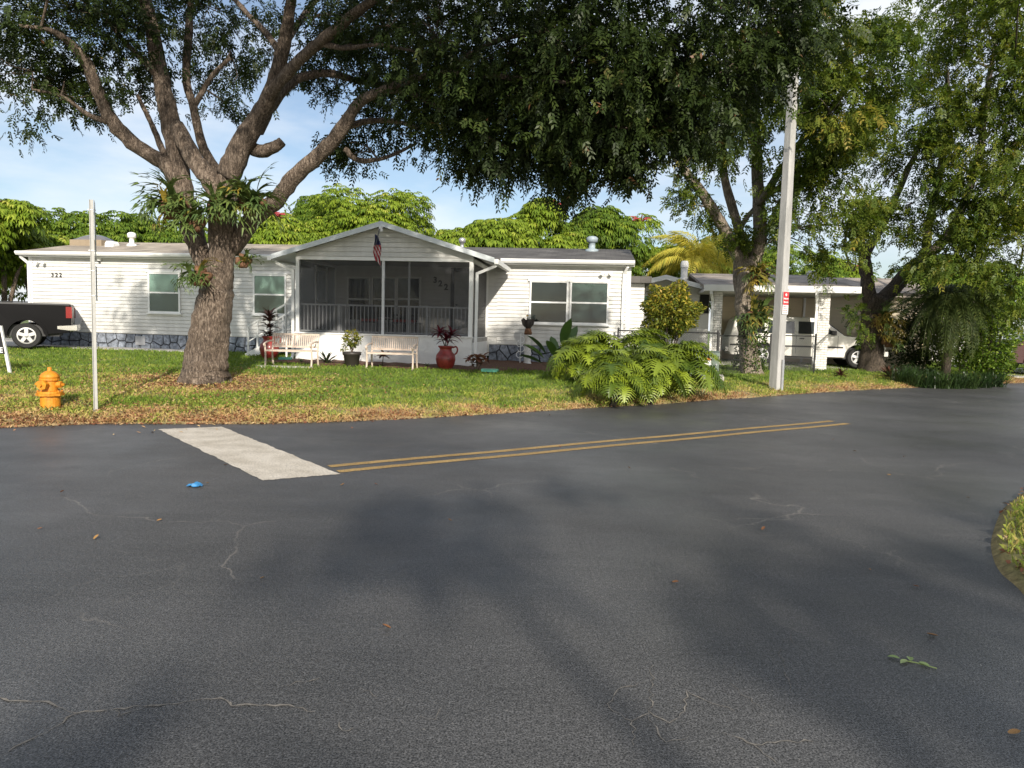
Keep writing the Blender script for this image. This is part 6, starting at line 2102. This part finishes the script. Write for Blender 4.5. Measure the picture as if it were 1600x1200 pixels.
# white bird of paradise by the wall
t = thing('paddle_leaf_plant', 'paddle leaved plant in front of the right hand windows', 'plant', at_y(876, 18.9))
bop = [strap_mesh(1.35, .29, .25, 9, i, stalk=.48) for i in range(2)]
for el, az, sc in ((1.25, .5, 1.05), (1.05, -.3, 1.0), (.95, 2.9, 1.0), (.75, 3.4, .95), (1.15, 2.0, .85), (.6, .2, .9), (.8, -1.7, .85), (1.4, -1.0, 1.15), (.5, 3.0, .9), (.95, 4.2, .9)):
    me = bop[0] if sc > .92 else bop[1]
    if not me.materials: me.materials.append(M_BOP)
    link('leaf', me, t, (0, 0, .05), (R(30) * math.sin(az * 3), -el, az), sc)

# philodendrons: deeply cut leaves on long stalks
def philo_leaf(seed):
    r = random.Random(seed)
    b = MB()
    pet = [(0, 0, 0), (.12, 0, .36), (.28, 0, .66), (.46, 0, .80)]
    P = [Vector(q) for q in spline(pet, 4)]
    b.tube(P, [.012] * (len(P) - 1) + [.008], 5)
    L = .54
    def mid(t): return Vector((.46 + L * (t * .80), 0, .80 - L * (.05 * t + .62 * t * t)))
    n = 9
    prev = None
    for i in range(n + 1):
        t = i / n
        p = mid(t); hw_ = .028 + .045 * math.sin(PI * min(1, t * .8 + .15))
        if t == 1: hw_ = .02
        k = len(b.v)
        b.v += [tuple(p + Vector((0, hw_, .02))), tuple(p), tuple(p + Vector((0, -hw_, .02)))]
        if prev is not None:
            b.f += [(prev, prev + 1, k + 1, k), (prev + 1, prev + 2, k + 2, k + 1)]
        prev = k
    for s in (-1, 1):
        for i in range(n):
            t = (i + .25) / n
            p = mid(t); tg = (mid(min(1, t + .08)) - p).normalized()
            ln = .31 * (math.sin(PI * (t * .72 + .22)) ** .9) * r.uniform(.88, 1.12)
            fwd = -.35 + 1.35 * t
            d = (Vector((0, s, 0)) + tg * fwd).normalized()
            hw_ = .026 + .04 * math.sin(PI * min(1, t * .8 + .15))
            root = p + Vector((0, s * hw_ * .8, .018))
            w = tg * (L / n * .43)
            up = Vector((0, 0, 1))
            m1 = root + d * ln * .5 + up * .02 + up * r.uniform(-.03, .03)
            e = root + d * ln - up * (.10 * ln + r.uniform(0, .05)) + tg * .04
            k = len(b.v)
            b.v += [tuple(root + w * .8), tuple(root - w * .8), tuple(m1 + w * .95), tuple(m1 - w * .8), tuple(e + w * .35), tuple(e - w * .2), tuple(m1 + d * ln * .28 + w * .55)]
            b.f += [(k, k + 1, k + 3, k + 2), (k + 2, k + 3, k + 5, k + 4)]
    m = b.mesh('leaf', smooth=True)
    m.materials.append(M_PHI)
    return m
PH = [philo_leaf(i) for i in range(5)]
def philodendron(label, px, Y, n, sc, seed, lean=(0, 0)):
    r = random.Random(seed)
    f = at_y(px, Y)
    t = thing('philodendron', label, 'plant', f, 0, 'philodendrons by the road')
    MB().tube([(0, 0, -.05), (.08, -.05, .2), (.02, -.1, .45)], [.07, .06, .045], 8).build('stem', M_BARK3, t, smooth=True)
    for i in range(n):
        az = i * 2.399 + r.uniform(-.25, .25)
        q = i / (n - 1)
        tilt = -.42 + 1.15 * q + r.uniform(-.15, .15)          # outer leaves lie low, inner ones stand up
        link('leaf', r.choice(PH), t, (r.uniform(-.14, .14), r.uniform(-.14, .14), .02 + .34 * q), (r.uniform(-.3, .3), -tilt, az), sc * r.uniform(.78, 1.15))
    return t
philodendron('darker philodendron at the left end of the roadside clump', 908, 16.8, 54, .72, 1)
philodendron('philodendron behind the left end of the roadside clump', 935, 17.2, 54, .82, 5)
philodendron('philodendron with bright leaves spilling on to the road edge', 960, 14.35, 60, .72, 2)
philodendron('philodendron in the middle front of the roadside clump', 1018, 14.95, 56, .78, 6)
philodendron('bright green philodendron nearest the concrete pole', 1070, 16.0, 72, .84, 3)
philodendron('tall philodendron at the back of the roadside clump', 1005, 17.0, 64, .98, 4)
# golden shrub
p = at_y(1047, 18.6)
t = thing('golden_shrub', 'rounded yellow green shrub behind the philodendrons', 'shrub', p)
zc = at(1047, 487, 18.6).z - p.z
for k in range(6):
    a = k * 1.05
    MB().tube([(.05 * math.cos(a), .05 * math.sin(a), -.05), (.15 * math.cos(a), .15 * math.sin(a), zc * .5), (.45 * math.cos(a), .4 * math.sin(a), zc + .2)], [.035, .025, .01], 6).build('stem', M_BARK3, t)
small_bush('crown', t, (0, 0, zc), (.76, .68, .70), 7000, M_CROT, .12, .045, 8)

# low plants near the carport tree and the right edge
M_LIR = obj_leaf_mat('liriope_blades', (0.02, 0.045, 0.012), (0.05, 0.09, 0.02), .15, .4)
def liriope(px, Y, label, seed, s=1.0):
    r = random.Random(seed)
    f = at_y(px, Y)
    t = thing('border_grass', label, 'grass clump', f, 0, 'dark grass clumps under the palm')
    b = MB()
    for i in range(150):
        a, el = r.uniform(0, 2 * PI), r.uniform(.5, 1.35)
        L = r.uniform(.4, .7) * s
        d = Vector((math.cos(a) * math.cos(el), math.sin(a) * math.cos(el), math.sin(el)))
        p0 = Vector((r.gauss(0, .10), r.gauss(0, .10), 0))
        p1 = p0 + d * L * .55; p2 = p0 + d * L * .85 + Vector((math.cos(a), math.sin(a), 0)) * L * .22 - Vector((0, 0, L * .12))
        w = Vector((-math.sin(a), math.cos(a), 0)) * .009
        b.add([p0 - w, p0 + w, p1 + w, p1 - w], [(0, 1, 2, 3)]); b.add([p1 - w, p1 + w, p2], [(0, 1, 2)])
    o = b.build('blades', M_LIR, t, fix=False)
LX = [(1412, 22.3), (1434, 22.0), (1456, 21.9), (1478, 21.8), (1500, 21.9), (1522, 22.1), (1544, 22.6), (1564, 23.2), (1425, 23.0), (1466, 22.8), (1510, 22.9)]
LN = ['dark grass clump nearest the carport tree', 'second dark grass clump right of the carport tree', 'third dark grass clump right of the carport tree', 'dark grass clump in front of the palm trunk',
      'dark grass clump just right of the palm trunk', 'second dark grass clump right of the palm trunk', 'third dark grass clump right of the palm trunk', 'dark grass clump nearest the red car',
      'dark grass clump behind, between tree and palm', 'dark grass clump behind the palm trunk', 'dark grass clump behind, right of the palm']
for i, ((px, Y), lab) in enumerate(zip(LX, LN)): liriope(px, Y, lab, 70 + i, 1.35)
t = thing('ti_plant', 'low dark red plant on the grass left of the carport tree', 'plant', at_y(1318, 22.8))
rosette(t, [strap_mesh(.34, .07, .5, 5, i) for i in range(2)], 22, M_TI2, (0, 0, .03), .1, 1.1, 90, 1.0)
t = thing('ti_plant', 'dark purple plant between the carport tree and the grass clumps', 'plant', at_y(1394, 23.2))
rosette(t, [strap_mesh(.5, .08, .5, 5, i) for i in range(2)], 26, M_TI2, (0, 0, .05), .2, 1.3, 91, 1.0)
def hedge(px, Y, w, h, label, seed, n, leafm):
    f = at_y(px, Y)
    t = thing('leafy_bush', label, 'bush', f)
    for k in range(6):
        a = k * 1.05
        MB().tube([(.1 * math.cos(a), .1 * math.sin(a), -.05), (.3 * w * math.cos(a), .3 * math.sin(a), h * .5), (.6 * w * math.cos(a), .5 * math.sin(a), h * .9)], [.04, .03, .01], 5).build('stem', M_BARK3, t)
    small_bush('crown', t, (0, 0, h * .50), (w, .8, h * .54), int(n * 1.8), leafm, .13, .06, seed)
hedge(1548, 24.0, .95, 2.9, 'tall leafy bush between the palm and the red car', 5, 3200, M_LEAF4)
hedge(1440, 26.0, 1.1, 2.6, 'dark bush behind the weeping palm', 6, 3000, M_LEAF1)
hedge(1510, 26.5, 1.2, 3.4, 'large bush behind the palm, below the airy tree', 7, 3600, M_LEAF4)

# ================================================================== OBJECTS
# ---- fire hydrant
f = hit(79, 637)
t = thing('fire_hydrant', 'orange yellow fire hydrant in the dry grass by the road', 'fire hydrant', f, R(30))
M_HYD = mat('hydrant_orange', (0.58, 0.22, 0.012), 0.55, 0.32, 16, 0.25, 60)
MB().lathe([(0, -.05), (.135, -.05), (.135, .18), (.130, .185), (.13, .19)], 24).build('lower_barrel', M_HYD, t, smooth=False)
MB().lathe([(.13, .186), (.19, .19), (.19, .225), (.12, .228)], 8).build('ground_flange', M_HYD, t)
MB().lathe([(.12, .226), (.175, .228), (.175, .255), (.115, .26)], 24).build('break_flange', M_HYD, t)
br = MB().lathe([(.105, .255), (.108, .42), (.14, .425), (.14, .455), (.105, .46)], 24).build('barrel', M_HYD, t)
MB().lathe([(.135, .456), (.13, .49), (.105, .53), (.06, .56), (.03, .565), (.03, .575), (.028, .62), (0, .622)], 20).build('bonnet', M_HYD, t, smooth=True)
for a, rr, L in ((R(-120), .065, .09), (R(60), .045, .07), (R(-30), .045, .07), (R(150), .045, .07)):
    n_ = MB(); dx, dy = math.cos(a), math.sin(a)
    c0 = Vector((dx * .08, dy * .08, .36)); c1 = Vector((dx * (.10 + L), dy * (.10 + L), .36))
    n_.tube([c0, c1], rr * .85, 14).tube([c1 - Vector((dx, dy, 0)) * .045, c1 + Vector((dx, dy, 0)) * .01], rr * 1.15, 6).tube([c1, c1 + Vector((dx, dy, 0)) * .05], .02, 5)
    n_.build('nozzle_cap', M_HYD, t)
for i in range(8):
    a = 2 * PI * i / 8
    MB().tube([(.157 * math.cos(a), .157 * math.sin(a), .252), (.157 * math.cos(a), .157 * math.sin(a), .272)], .014, 6).build('bolt', M_HYD, t)

# ---- street sign seen from the side
f = hit(150, 643)
ht = at(144, 312, f.y).z - f.z
t = thing('street_sign', 'grey road sign on a steel post, seen almost edge on', 'sign', f, R(25.0))
u_ = MB().box(-.024, .024, -.008, 0, -.3, ht).box(-.028, -.020, -.030, -.008, -.3, ht).box(.020, .028, -.030, -.008, -.3, ht)
lean = math.atan(0.0)
u_.build('post', mat('weathered_post', (0.36, 0.36, 0.34), 0.6, 0.12, 8), t)
oc = [(.0 + .46 * math.cos(PI / 8 + k * PI / 4), ht - .45 + .46 * math.sin(PI / 8 + k * PI / 4)) for k in range(8)]
pl_ = MB()
for x in (.040, .044): pl_.v += [(x, y, z) for y, z in oc]
pl_.f += [tuple(range(7, -1, -1)), tuple(range(8, 16))] + [(i, (i + 1) % 8, (i + 1) % 8 + 8, i + 8) for i in range(8)]
plate = pl_.build('sign_plate', mat('bare_aluminium', (0.45, 0.47, 0.50), 0.45, 0.1, 5, metal=.5), t)
plate.rotation_euler = (0, 0, R(4))
p2_ = MB().box(.04, .044, -.23, .23, ht - 1.50, ht - .98).build('lower_plate', MATS['bare_aluminium'], t)
p2_.rotation_euler = (0, 0, R(3))
for z in (ht - .15, ht - .75, ht - 1.05, ht - 1.42):
    MB().tube([(-.05, -.004, z), (.055, -.004, z)], .008, 6).build('bolt', M_GALV, t)

# ---- sale sign at the left edge
f = hit(17, 583)
t = thing('yard_sign', 'black sale sign on slanting white posts at the left edge of the lawn', 'sign', f, R(6))
sc_ = f.y / FPX
MB().bar((0, 0, -.1), (-.17, 0, .98), .05, .05).build('post', M_WHITE, t)
MB().bar((-.62, 0, -.1), (-.74, 0, .98), .05, .05).build('post', M_WHITE, t)
MB().add([(-.62, -.03, .40), (-.085, -.03, .40), (-.17, -.03, .92), (-.70, -.03, .92), (-.62, -.045, .40), (-.085, -.045, .40), (-.17, -.045, .92), (-.70, -.045, .92)],
         [(0, 1, 2, 3), (7, 6, 5, 4), (0, 4, 5, 1), (1, 5, 6, 2), (2, 6, 7, 3), (3, 7, 4, 0)]).build('board', mat('black_board', (.012, .012, .014), .5, .2), t)
text_mesh('lettering', 'SALE', .155, M_WHITE, t, (-.115, -.0475, .475), (PI / 2, 0, 0), .0015, 'RIGHT', .003)

# ---- concrete utility pole
f = hit(1212, 608)
top = at(1243, 40, f.y)
t = thing('utility_pole', 'square tapered concrete utility pole at the edge of the road', 'pole', f, R(0))
H_ = 10.2
b = MB()
a0, a1 = .275, .18
for z, a in ((-.3, a0), (H_, a1)):
    h_ = a / 2; c_ = .025
    for x, y in ((-h_ + c_, -h_), (h_ - c_, -h_), (h_, -h_ + c_), (h_, h_ - c_), (h_ - c_, h_), (-h_ + c_, h_), (-h_, h_ - c_), (-h_, -h_ + c_)):
        b.v.append((x, y, z))
b.f += [(i, (i + 1) % 8, (i + 1) % 8 + 8, i + 8) for i in range(8)] + [tuple(range(7, -1, -1)), tuple(range(8, 16))]
shaft = b.build('shaft', M_POLE, t)
t.rotation_euler = (0, 0, R(-56))      # shows a broad left face and a narrow right face
# conduit and notice sit on the right-hand front face (local +x after the turn)
# local faces: -x faces left-front, -y faces ... ; pick by direction to the camera
MB().tube([(0.140 + .03, .02, -.2), (.136 + .03, .02, .78)], .035, 10).build('conduit', M_GALV, t)
tw_, th_ = .235, .30
zs = at(1224, 473, f.y).z - f.z
sg = MB().box(.147, .152, -tw_ / 2, tw_ / 2, zs - .30, zs + .28).build('notice_plate', mat('white_notice', (.75, .72, .70), .5), t)
M_RED = mat('notice_red', (.50, .03, .035), .5)
MB().box(.1525, .1545, -tw_ / 2 + .004, tw_ / 2 - .004, zs - .06, zs + .276).build('red_field', M_RED, sg)
rot = (PI / 2, 0, PI / 2)
MB().lathe([(.0, 0), (.035, 0), (.035, .002), (0, .002)], 14, (.155, 0, zs + .20), 'x').build('round_emblem', M_WHITE, sg)
rn_ = random.Random(8)                      # lines of small print, too far off to read
for z, h_, m_, x_ in ((zs + .10, .045, M_WHITE, .1555), (zs + .01, .045, M_WHITE, .1555), (zs - .10, .026, M_RED, .1530), (zs - .15, .026, M_RED, .1530), (zs - .20, .026, M_RED, .1530), (zs - .25, .026, M_RED, .1530)):
    ln_ = MB(); y_ = -.095 + rn_.uniform(0, .015)
    while y_ < .085:
        w1 = rn_.uniform(.007, .018)
        ln_.box(x_, x_ + .0012, y_, y_ + w1, z - h_ / 2 * rn_.uniform(.7, 1), z + h_ / 2 * rn_.uniform(.7, 1))
        y_ += w1 + rn_.choice((.005, .006, .016))
    tag(ln_.build('print_line', m_, sg), kind='stuff')

# ---- transformer cabinet
f = hit(1110, 593)
t = thing('transformer_cabinet', 'grey green utility cabinet half hidden behind the philodendrons', 'cabinet', Vector((f.x - .1, f.y + .4, f.z)), R(-14))
M_CAB = mat('cabinet_green', (.13, .17, .14), .55, .12, 5)
MB().box(-.55, .55, -.5, .5, -.1, .10).build('pad', M_CONC, t)
MB().box(-.45, .40, -.38, .40, .10, .66).build('case', M_CAB, t)
MB().add([(-.47, -.40, .66), (.42, -.40, .66), (.42, .42, .66), (-.47, .42, .66), (-.46, -.36, .74), (.41, -.36, .74), (.41, .40, .78), (-.46, .40, .78)],
         [(3, 2, 1, 0), (4, 5, 6, 7), (0, 1, 5, 4), (1, 2, 6, 5), (2, 3, 7, 6), (3, 0, 4, 7)]).build('lid', M_CAB, t)
MB().box(-.03, .19, -.386, -.381, .40, .60).build('warning_label', M_WHITE, t)
MB().box(-.02, .18, -.388, -.3865, .53, .59).build('warning_label', mat('label_orange', (.6, .2, .03), .5), t)
MB().box(.02, .19, -.386, -.381, .22, .34).build('warning_label', M_WHITE, t)
MB().box(.27, .37, -.386, -.381, .16, .19).build('warning_label', mat('label_yellow', (.6, .45, .05), .5), t)
MB().lathe([(0, 0), (.025, 0), (.025, .03), (0, .03)], 10, (.33, -.412, .42), 'y').build('lock', M_GALV, t)

# ---- benches
def bench(px, Y, label, rz):
    f = at_y(px, Y)
    t = thing('garden_bench', label, 'bench', f, rz, 'garden benches in front of the porch')
    W_ = .60
    for s in (-1, 1):
        MB().tube(spline([(s * W_, -.25, 0), (s * W_, -.22, .20), (s * W_, -.235, .40), (s * W_, -.26, .56)], 4).tolist(), .024, 7).build('leg', M_BENCH, t)
        MB().tube(spline([(s * W_, .28, 0), (s * W_, .22, .22), (s * W_, .22, .42), (s * W_, .30, .84)], 4).tolist(), .024, 7).build('leg', M_BENCH, t)
        MB().tube(spline([(s * W_, .25, .64), (s * W_, .0, .64), (s * W_, -.22, .60), (s * W_, -.32, .56), (s * W_, -.28, .51)], 4).tolist(), .022, 7).build('arm', M_BENCH, t)
    seat = MB().box(-W_, W_, -.26, -.22, .385, .425).box(-W_, W_, .20, .24, .385, .425).build('seat_frame', M_BENCH, t)
    for k in range(5):
        y = -.20 + k * .085
        MB().box(-W_ + .02, W_ - .02, y, y + .06, .40, .424).build('seat_slat', M_BENCH, t)
    def bk(z): return .22 + (z - .42) * .19
    for z in (.50, .82):
        MB().bar((-W_, bk(z), z), (W_, bk(z), z), .035, .045).build('back_rail', M_BENCH, t)
    sl = MB().bar((0, bk(.50), .50), (0, bk(.82), .82), .030, .014).mesh('back_slat'); sl.materials.append(M_BENCH)
    for k in range(21):
        link('back_slat', sl, t, (-W_ + .06 + k * (2 * W_ - .12) / 20, -.004, 0))
bench(456, 18.2, 'cream slatted garden bench left of the dark planter', R(-4))
bench(613, 18.35, 'cream slatted garden bench right of the dark planter', R(-5))
f = at_y(452, 17.95)
b = MB().box(-.78, .62, -.22, .0, -.05, .035)
tag(b.build('bench_pad', M_CONC), kind='structure').matrix_world = Matrix.Translation(f) @ Matrix.Rotation(R(-4), 4, 'Z')

# ---- green trays on the ground
def tray(px, Y, label, s, rz):
    f = at_y(px, Y)
    t = thing('plastic_tray', label, 'tray', f + Vector((0, 0, .035)), rz)
    M_T = mat('jade_plastic', (.10, .36, .26), .45, .15)
    MB().prism([(-.24 * s, .0), (.24 * s, 0), (.26 * s, .05), (.255 * s, .06), (-.255 * s, .06), (-.26 * s, .05)], -.14 * s, .14 * s, bev=.01).build('dish', M_T, t)
    MB().box(-.25 * s, .25 * s, -.135 * s, .135 * s, .061, .075).build('rim', M_T, t)
tray(767, 18.3, 'pale green plastic tray on the mulch by the porch corner', .85, R(-8))
tray(446, 19.9, 'pale green plastic tray under the left bench near the red pot', .7, R(10))

# ---- post with carved eagle
f = hw(hp(824, 560, -0.9)[0], -0.9); f.z = G(f.x, f.y)
t = thing('eagle_statue', 'carved dark eagle with white head on a white post by the wall', 'statue', f, R(10))
MB().lathe([(.14, -.05), (.135, .02), (.105, .10), (.11, .5), (.10, .86), (.115, .88), (.115, .91), (0, .915)], 14).build('post', mat('flaking_white_paint', (.70, .68, .64), .8, .3, 7, .4, 30), t, smooth=True)
MB().lathe([(.11, .912), (.125, .97), (.10, 1.06), (.09, 1.10), (0, 1.12)], 12).build('perch', mat('carved_wood', (.16, .075, .035), .8, .5, 12), t, smooth=True)
M_EAG = mat('dark_feathers', (.025, .018, .014), .7, .4, 14)
bd = MB()
bd.tube([(0, .02, 1.06), (0, .01, 1.16), (0, -.02, 1.30), (0, -.03, 1.40)], [.05, .10, .095, .05], 12)
body = bd.build('body', M_EAG, t, smooth=True)
for s in (-1, 1):
    w_ = MB()
    P_ = [(s * .06, .02, 1.36), (s * .15, .05, 1.42), (s * .21, .07, 1.36), (s * .17, .06, 1.22), (s * .10, .05, 1.14)]
    w_.add([(x, y - .02, z) for x, y, z in P_] + [(x, y + .03, z) for x, y, z in P_], [(0, 1, 2, 3, 4), (9, 8, 7, 6, 5)] + [(i, (i + 1) % 5, (i + 1) % 5 + 5, i + 5) for i in range(5)])
    w_.build('wing', M_EAG, t)
hd = MB().tube([(0, -.03, 1.38), (0, -.05, 1.46), (.0, -.06, 1.52), (0, -.05, 1.56)], [.055, .06, .055, .02], 10).build('head', M_WHITE, t, smooth=True)
MB().tube([(-.03, -.09, 1.50), (-.08, -.11, 1.49), (-.10, -.11, 1.455)], [.025, .018, .004], 6).build('beak', mat('beak_yellow', (.5, .32, .04), .5), hd)
# white wire ornament to the left of the post and a small white stake
f2 = hw(hp(813, 545, -1.0)[0], -1.0); f2.z = G(f2.x, f2.y)
t = thing('wire_ornament', 'white scrolled wire ornament left of the eagle post', 'ornament', f2)
w_ = MB()
w_.tube([(0, 0, -.05), (0, 0, .95)], .012, 6)
for z, s in ((.40, -1), (.58, 1), (.74, -1), (.86, 1)):
    w_.tube([Vector((s * (.02 + .10 * math.sin(k * .5)), 0, z + .10 * math.cos(k * .5) - .1)) for k in range(10)], .010, 5)
w_.build('wire', M_WHITE, t)
t = thing('white_stake', 'short white marker post among the philodendrons', 'post', at_y(924, 17.6))
MB().box(-.06, .06, -.03, .03, -.05, .62).build('post', M_WHITE, t)
MB().add([(-.06, -.03, .62), (.06, -.03, .62), (.06, .03, .62), (-.06, .03, .62), (0, 0, .67)], [(0, 1, 4), (1, 2, 4), (2, 3, 4), (3, 0, 4)]).build('cap', M_WHITE, t)

# ---- chain link fences
M_LINK = mat('chain_link_wire', (.10, .10, .105), .5, .2, metal=.3)
def chain_link(label, a, b, h, post_px=2.4, gate=False, m=M_LINK):
    a, b = Vector((a.x, a.y, G(a.x, a.y))), Vector((b.x, b.y, G(b.x, b.y)))
    d = Vector((b.x - a.x, b.y - a.y, 0)); L = d.length
    t = thing('chain_link_fence', label, 'fence', a, math.atan2(d.y, d.x))
    n = max(1, round(L / post_px))
    for i in range(n + 1):
        x = L * i / n
        MB().tube([(x, 0, -.1), (x, 0, h + .05)], .028, 8).lathe([(.034, h + .05), (.03, h + .08), (0, h + .095)], 8, (x, 0, 0)).build('fence_post', M_BLACKM, t)
    MB().tube([(0, 0, h), (L, 0, h)], .021, 7).build('top_rail', M_BLACKM, t)
    MB().tube([(0, 0, h * .38), (L, 0, h * .38)], .012, 6).build('mid_rail', M_BLACKM, t)
    w = MB(); sp = .075
    k = -int(h / sp) - 1
    def ribbon(x0, z0, x1, z1, y):
        dx, dz = x1 - x0, z1 - z0
        if abs(dx) < .03: return
        nx_, nz_ = -dz, dx; q = math.hypot(nx_, nz_); nx_, nz_ = nx_ / q * .0028, nz_ / q * .0028
        w.add([(x0 - nx_, y, z0 - nz_), (x1 - nx_, y, z1 - nz_), (x1 + nx_, y, z1 + nz_), (x0 + nx_, y, z0 + nz_)], [(0, 1, 2, 3)])
    x = -h
    while x < L:
        x0, x1 = max(0, x), min(L, x + h)
        if x1 > x0:
            ribbon(x0, .04 + (x0 - x) * (h - .06) / h, x1, .04 + (x1 - x) * (h - .06) / h, -.006)
            ribbon(x0, h - .02 - (x0 - x) * (h - .06) / h, x1, h - .02 - (x1 - x) * (h - .06) / h, .006)
        x += sp
    tag(w.build('wire_mesh', m, t, fix=False), kind='stuff')
    return t
chain_link('black chain link fence between the home and the golden shrub', at(966, 520, 22.0), at(1122, 520, 20.6), 1.15)
chain_link('black chain link fence beside the vine covered trunk', at(1123.5, 520, 20.7), at(1205, 520, 23.5), 1.18)
chain_link('black chain link gate in front of the white truck', at(1226, 520, 23.6), at(1275, 520, 23.8), 1.2)
chain_link('chain link fence at the left end of the home behind the pickup', at(-60, 480, 27.5), at(50, 480, 27.0), 1.5)

# ---- cracks in the asphalt, filled with pale sand
def crack(pts, w, seed):
    r = random.Random(seed)
    P = [flat(*p) for p in pts]
    line = [P[0]]
    for a, b_ in zip(P, P[1:]):
        n = max(2, int((b_ - a).length / .028))
        d = (b_ - a).normalized(); nn = Vector((-d.y, d.x, 0))
        for i in range(1, n + 1):
            line.append(a.lerp(b_, i / n) + nn * r.uniform(-.013, .013) * (0 if i == n else 1))
    m = MB()
    for i, p in enumerate(line):
        d = (line[min(i + 1, len(line) - 1)] - line[max(i - 1, 0)]).normalized(); nn = Vector((-d.y, d.x, 0))
        ww = w * r.choice((.15, .3, .5, .8, 1.0)) * (.4 if i in (0, len(line) - 1) else 1)
        m.v += [tuple(p + nn * ww / 2 + Vector((0, 0, .003))), tuple(p - nn * ww / 2 + Vector((0, 0, .003)))]
    for i in range(len(line) - 1): m.f.append((2 * i, 2 * i + 1, 2 * i + 3, 2 * i + 2))
    tag(m.build('road_crack', M_CRACK, fix=False), kind='structure')
M_CRACK = mat('crack_sand', (.165, .15, .13), .95, .5, 40)
for i, (c, w) in enumerate([
    ([(-10, 1090), (38, 1096), (75, 1097), (100, 1108), (120, 1115), (170, 1110), (235, 1103), (290, 1097), (345, 1091), (362, 1104), (440, 1102), (492, 1113)], .012),
    ([(-5, 1185), (40, 1160), (85, 1137), (120, 1115)], .010), ([(180, 1110), (184, 1120), (205, 1112), (232, 1103)], .008),
    ([(1018, 1075), (1014, 1115), (988, 1127), (958, 1112), (949, 1100), (965, 1078), (1008, 1067)], .008),
    ([(1014, 1112), (1046, 1130), (1070, 1112), (1071, 1078), (1102, 1095), (1148, 1112)], .008), ([(1012, 1118), (1040, 1160), (1076, 1152)], .007),
    ([(1128, 1145), (1160, 1155), (1178, 1164), (1232, 1158), (1272, 1160)], .009), ([(1176, 1164), (1214, 1194)], .008), ([(988, 1127), (990, 1165)], .007),
    ([(1020, 1040), (1018, 1075)], .006), ([(1235, 990), (1242, 1012)], .006), ([(1217, 1012), (1238, 1090)], .006), ([(1140, 1068), (1190, 1108)], .006),
    ([(560, 1075), (590, 1090)], .006), ([(530, 1128), (535, 1142), (552, 1138)], .007), ([(690, 1105), (680, 1125), (655, 1120)], .006), ([(440, 1072), (500, 1060)], .006)]):
    crack(c, w * 1.05, 300 + i)
# ---- blue wrapper, sprig and fallen leaves on the road
f = flat(305, 760)
t = MB()
r = random.Random(4)
for j in range(6):
    for i in range(7):
        t.v.append((f.x + (i / 6 - .5) * .15 + r.uniform(-.012, .012), f.y + (j / 5 - .5) * .13 + r.uniform(-.012, .012), .006 + .035 * r.random() * (1 - abs(i / 3 - 1)) + .01 * (1 - abs(j / 2.5 - 1))))
for j in range(5):
    for i in range(6):
        if (i, j) in ((0, 0), (5, 0), (0, 4), (5, 4)): continue
        a = j * 7 + i; t.f.append((a, a + 1, a + 8, a + 7))
tag(t.build('plastic_wrapper', mat('blue_plastic', (.04, .20, .42), .5, .35, 18), fix=False), 'crumpled blue plastic wrapper on the asphalt near the white line', 'litter')
f = flat(1432, 1038)
t = thing('leaf_sprig', 'small green leafy sprig lying on the asphalt at lower right', 'sprig', f)
M_SPR = obj_leaf_mat('sprig_green', (.22, .32, .10), (.35, .42, .16), .2)
MB().tube([(-.06, .03, .006), (.0, .0, .008), (.07, -.05, .006)], .003, 5).build('stem', M_SPR, t)
for x, y, a in ((-.065, .035, 2.6), (-.02, .015, 1.2), (-.035, .015, 3.6), (.01, .0, -.9)):
    me = strap_mesh(.055, .03, .1, 4, 1); me.materials.append(M_SPR)
    link('leaf', me, t, (x, y, .010), (0, 0, a))
M_FALL = obj_leaf_mat('fallen_leaf_brown', (.16, .06, .03), (.38, .22, .07), .1, .6)
lf = strap_mesh(.052, .030, -.5, 4, 2); lf.materials.append(M_FALL)
for px, py in ((58, 829), (147, 845), (95, 771), (1050, 912), (1515, 779), (1448, 993), (1426, 917), (355, 728), (322, 756), (413, 904), (532, 760), (590, 759), (1360, 893), (1300, 688), (1386, 743), (1412, 715), (1338, 706), (706, 816), (245, 816), (1575, 1150), (985, 733), (875, 700), (1190, 830), (610, 985)):
    f = flat(px, py)
    o = tag(link('fallen_leaf', lf, None, (f.x, f.y, .012), (r.uniform(-.3, .3), r.uniform(-.3, .3), r.uniform(0, 6.3)), r.uniform(.55, 1.0)),
            'small brown fallen leaf lying on the dark asphalt', 'leaf', 'fallen leaves on the road')
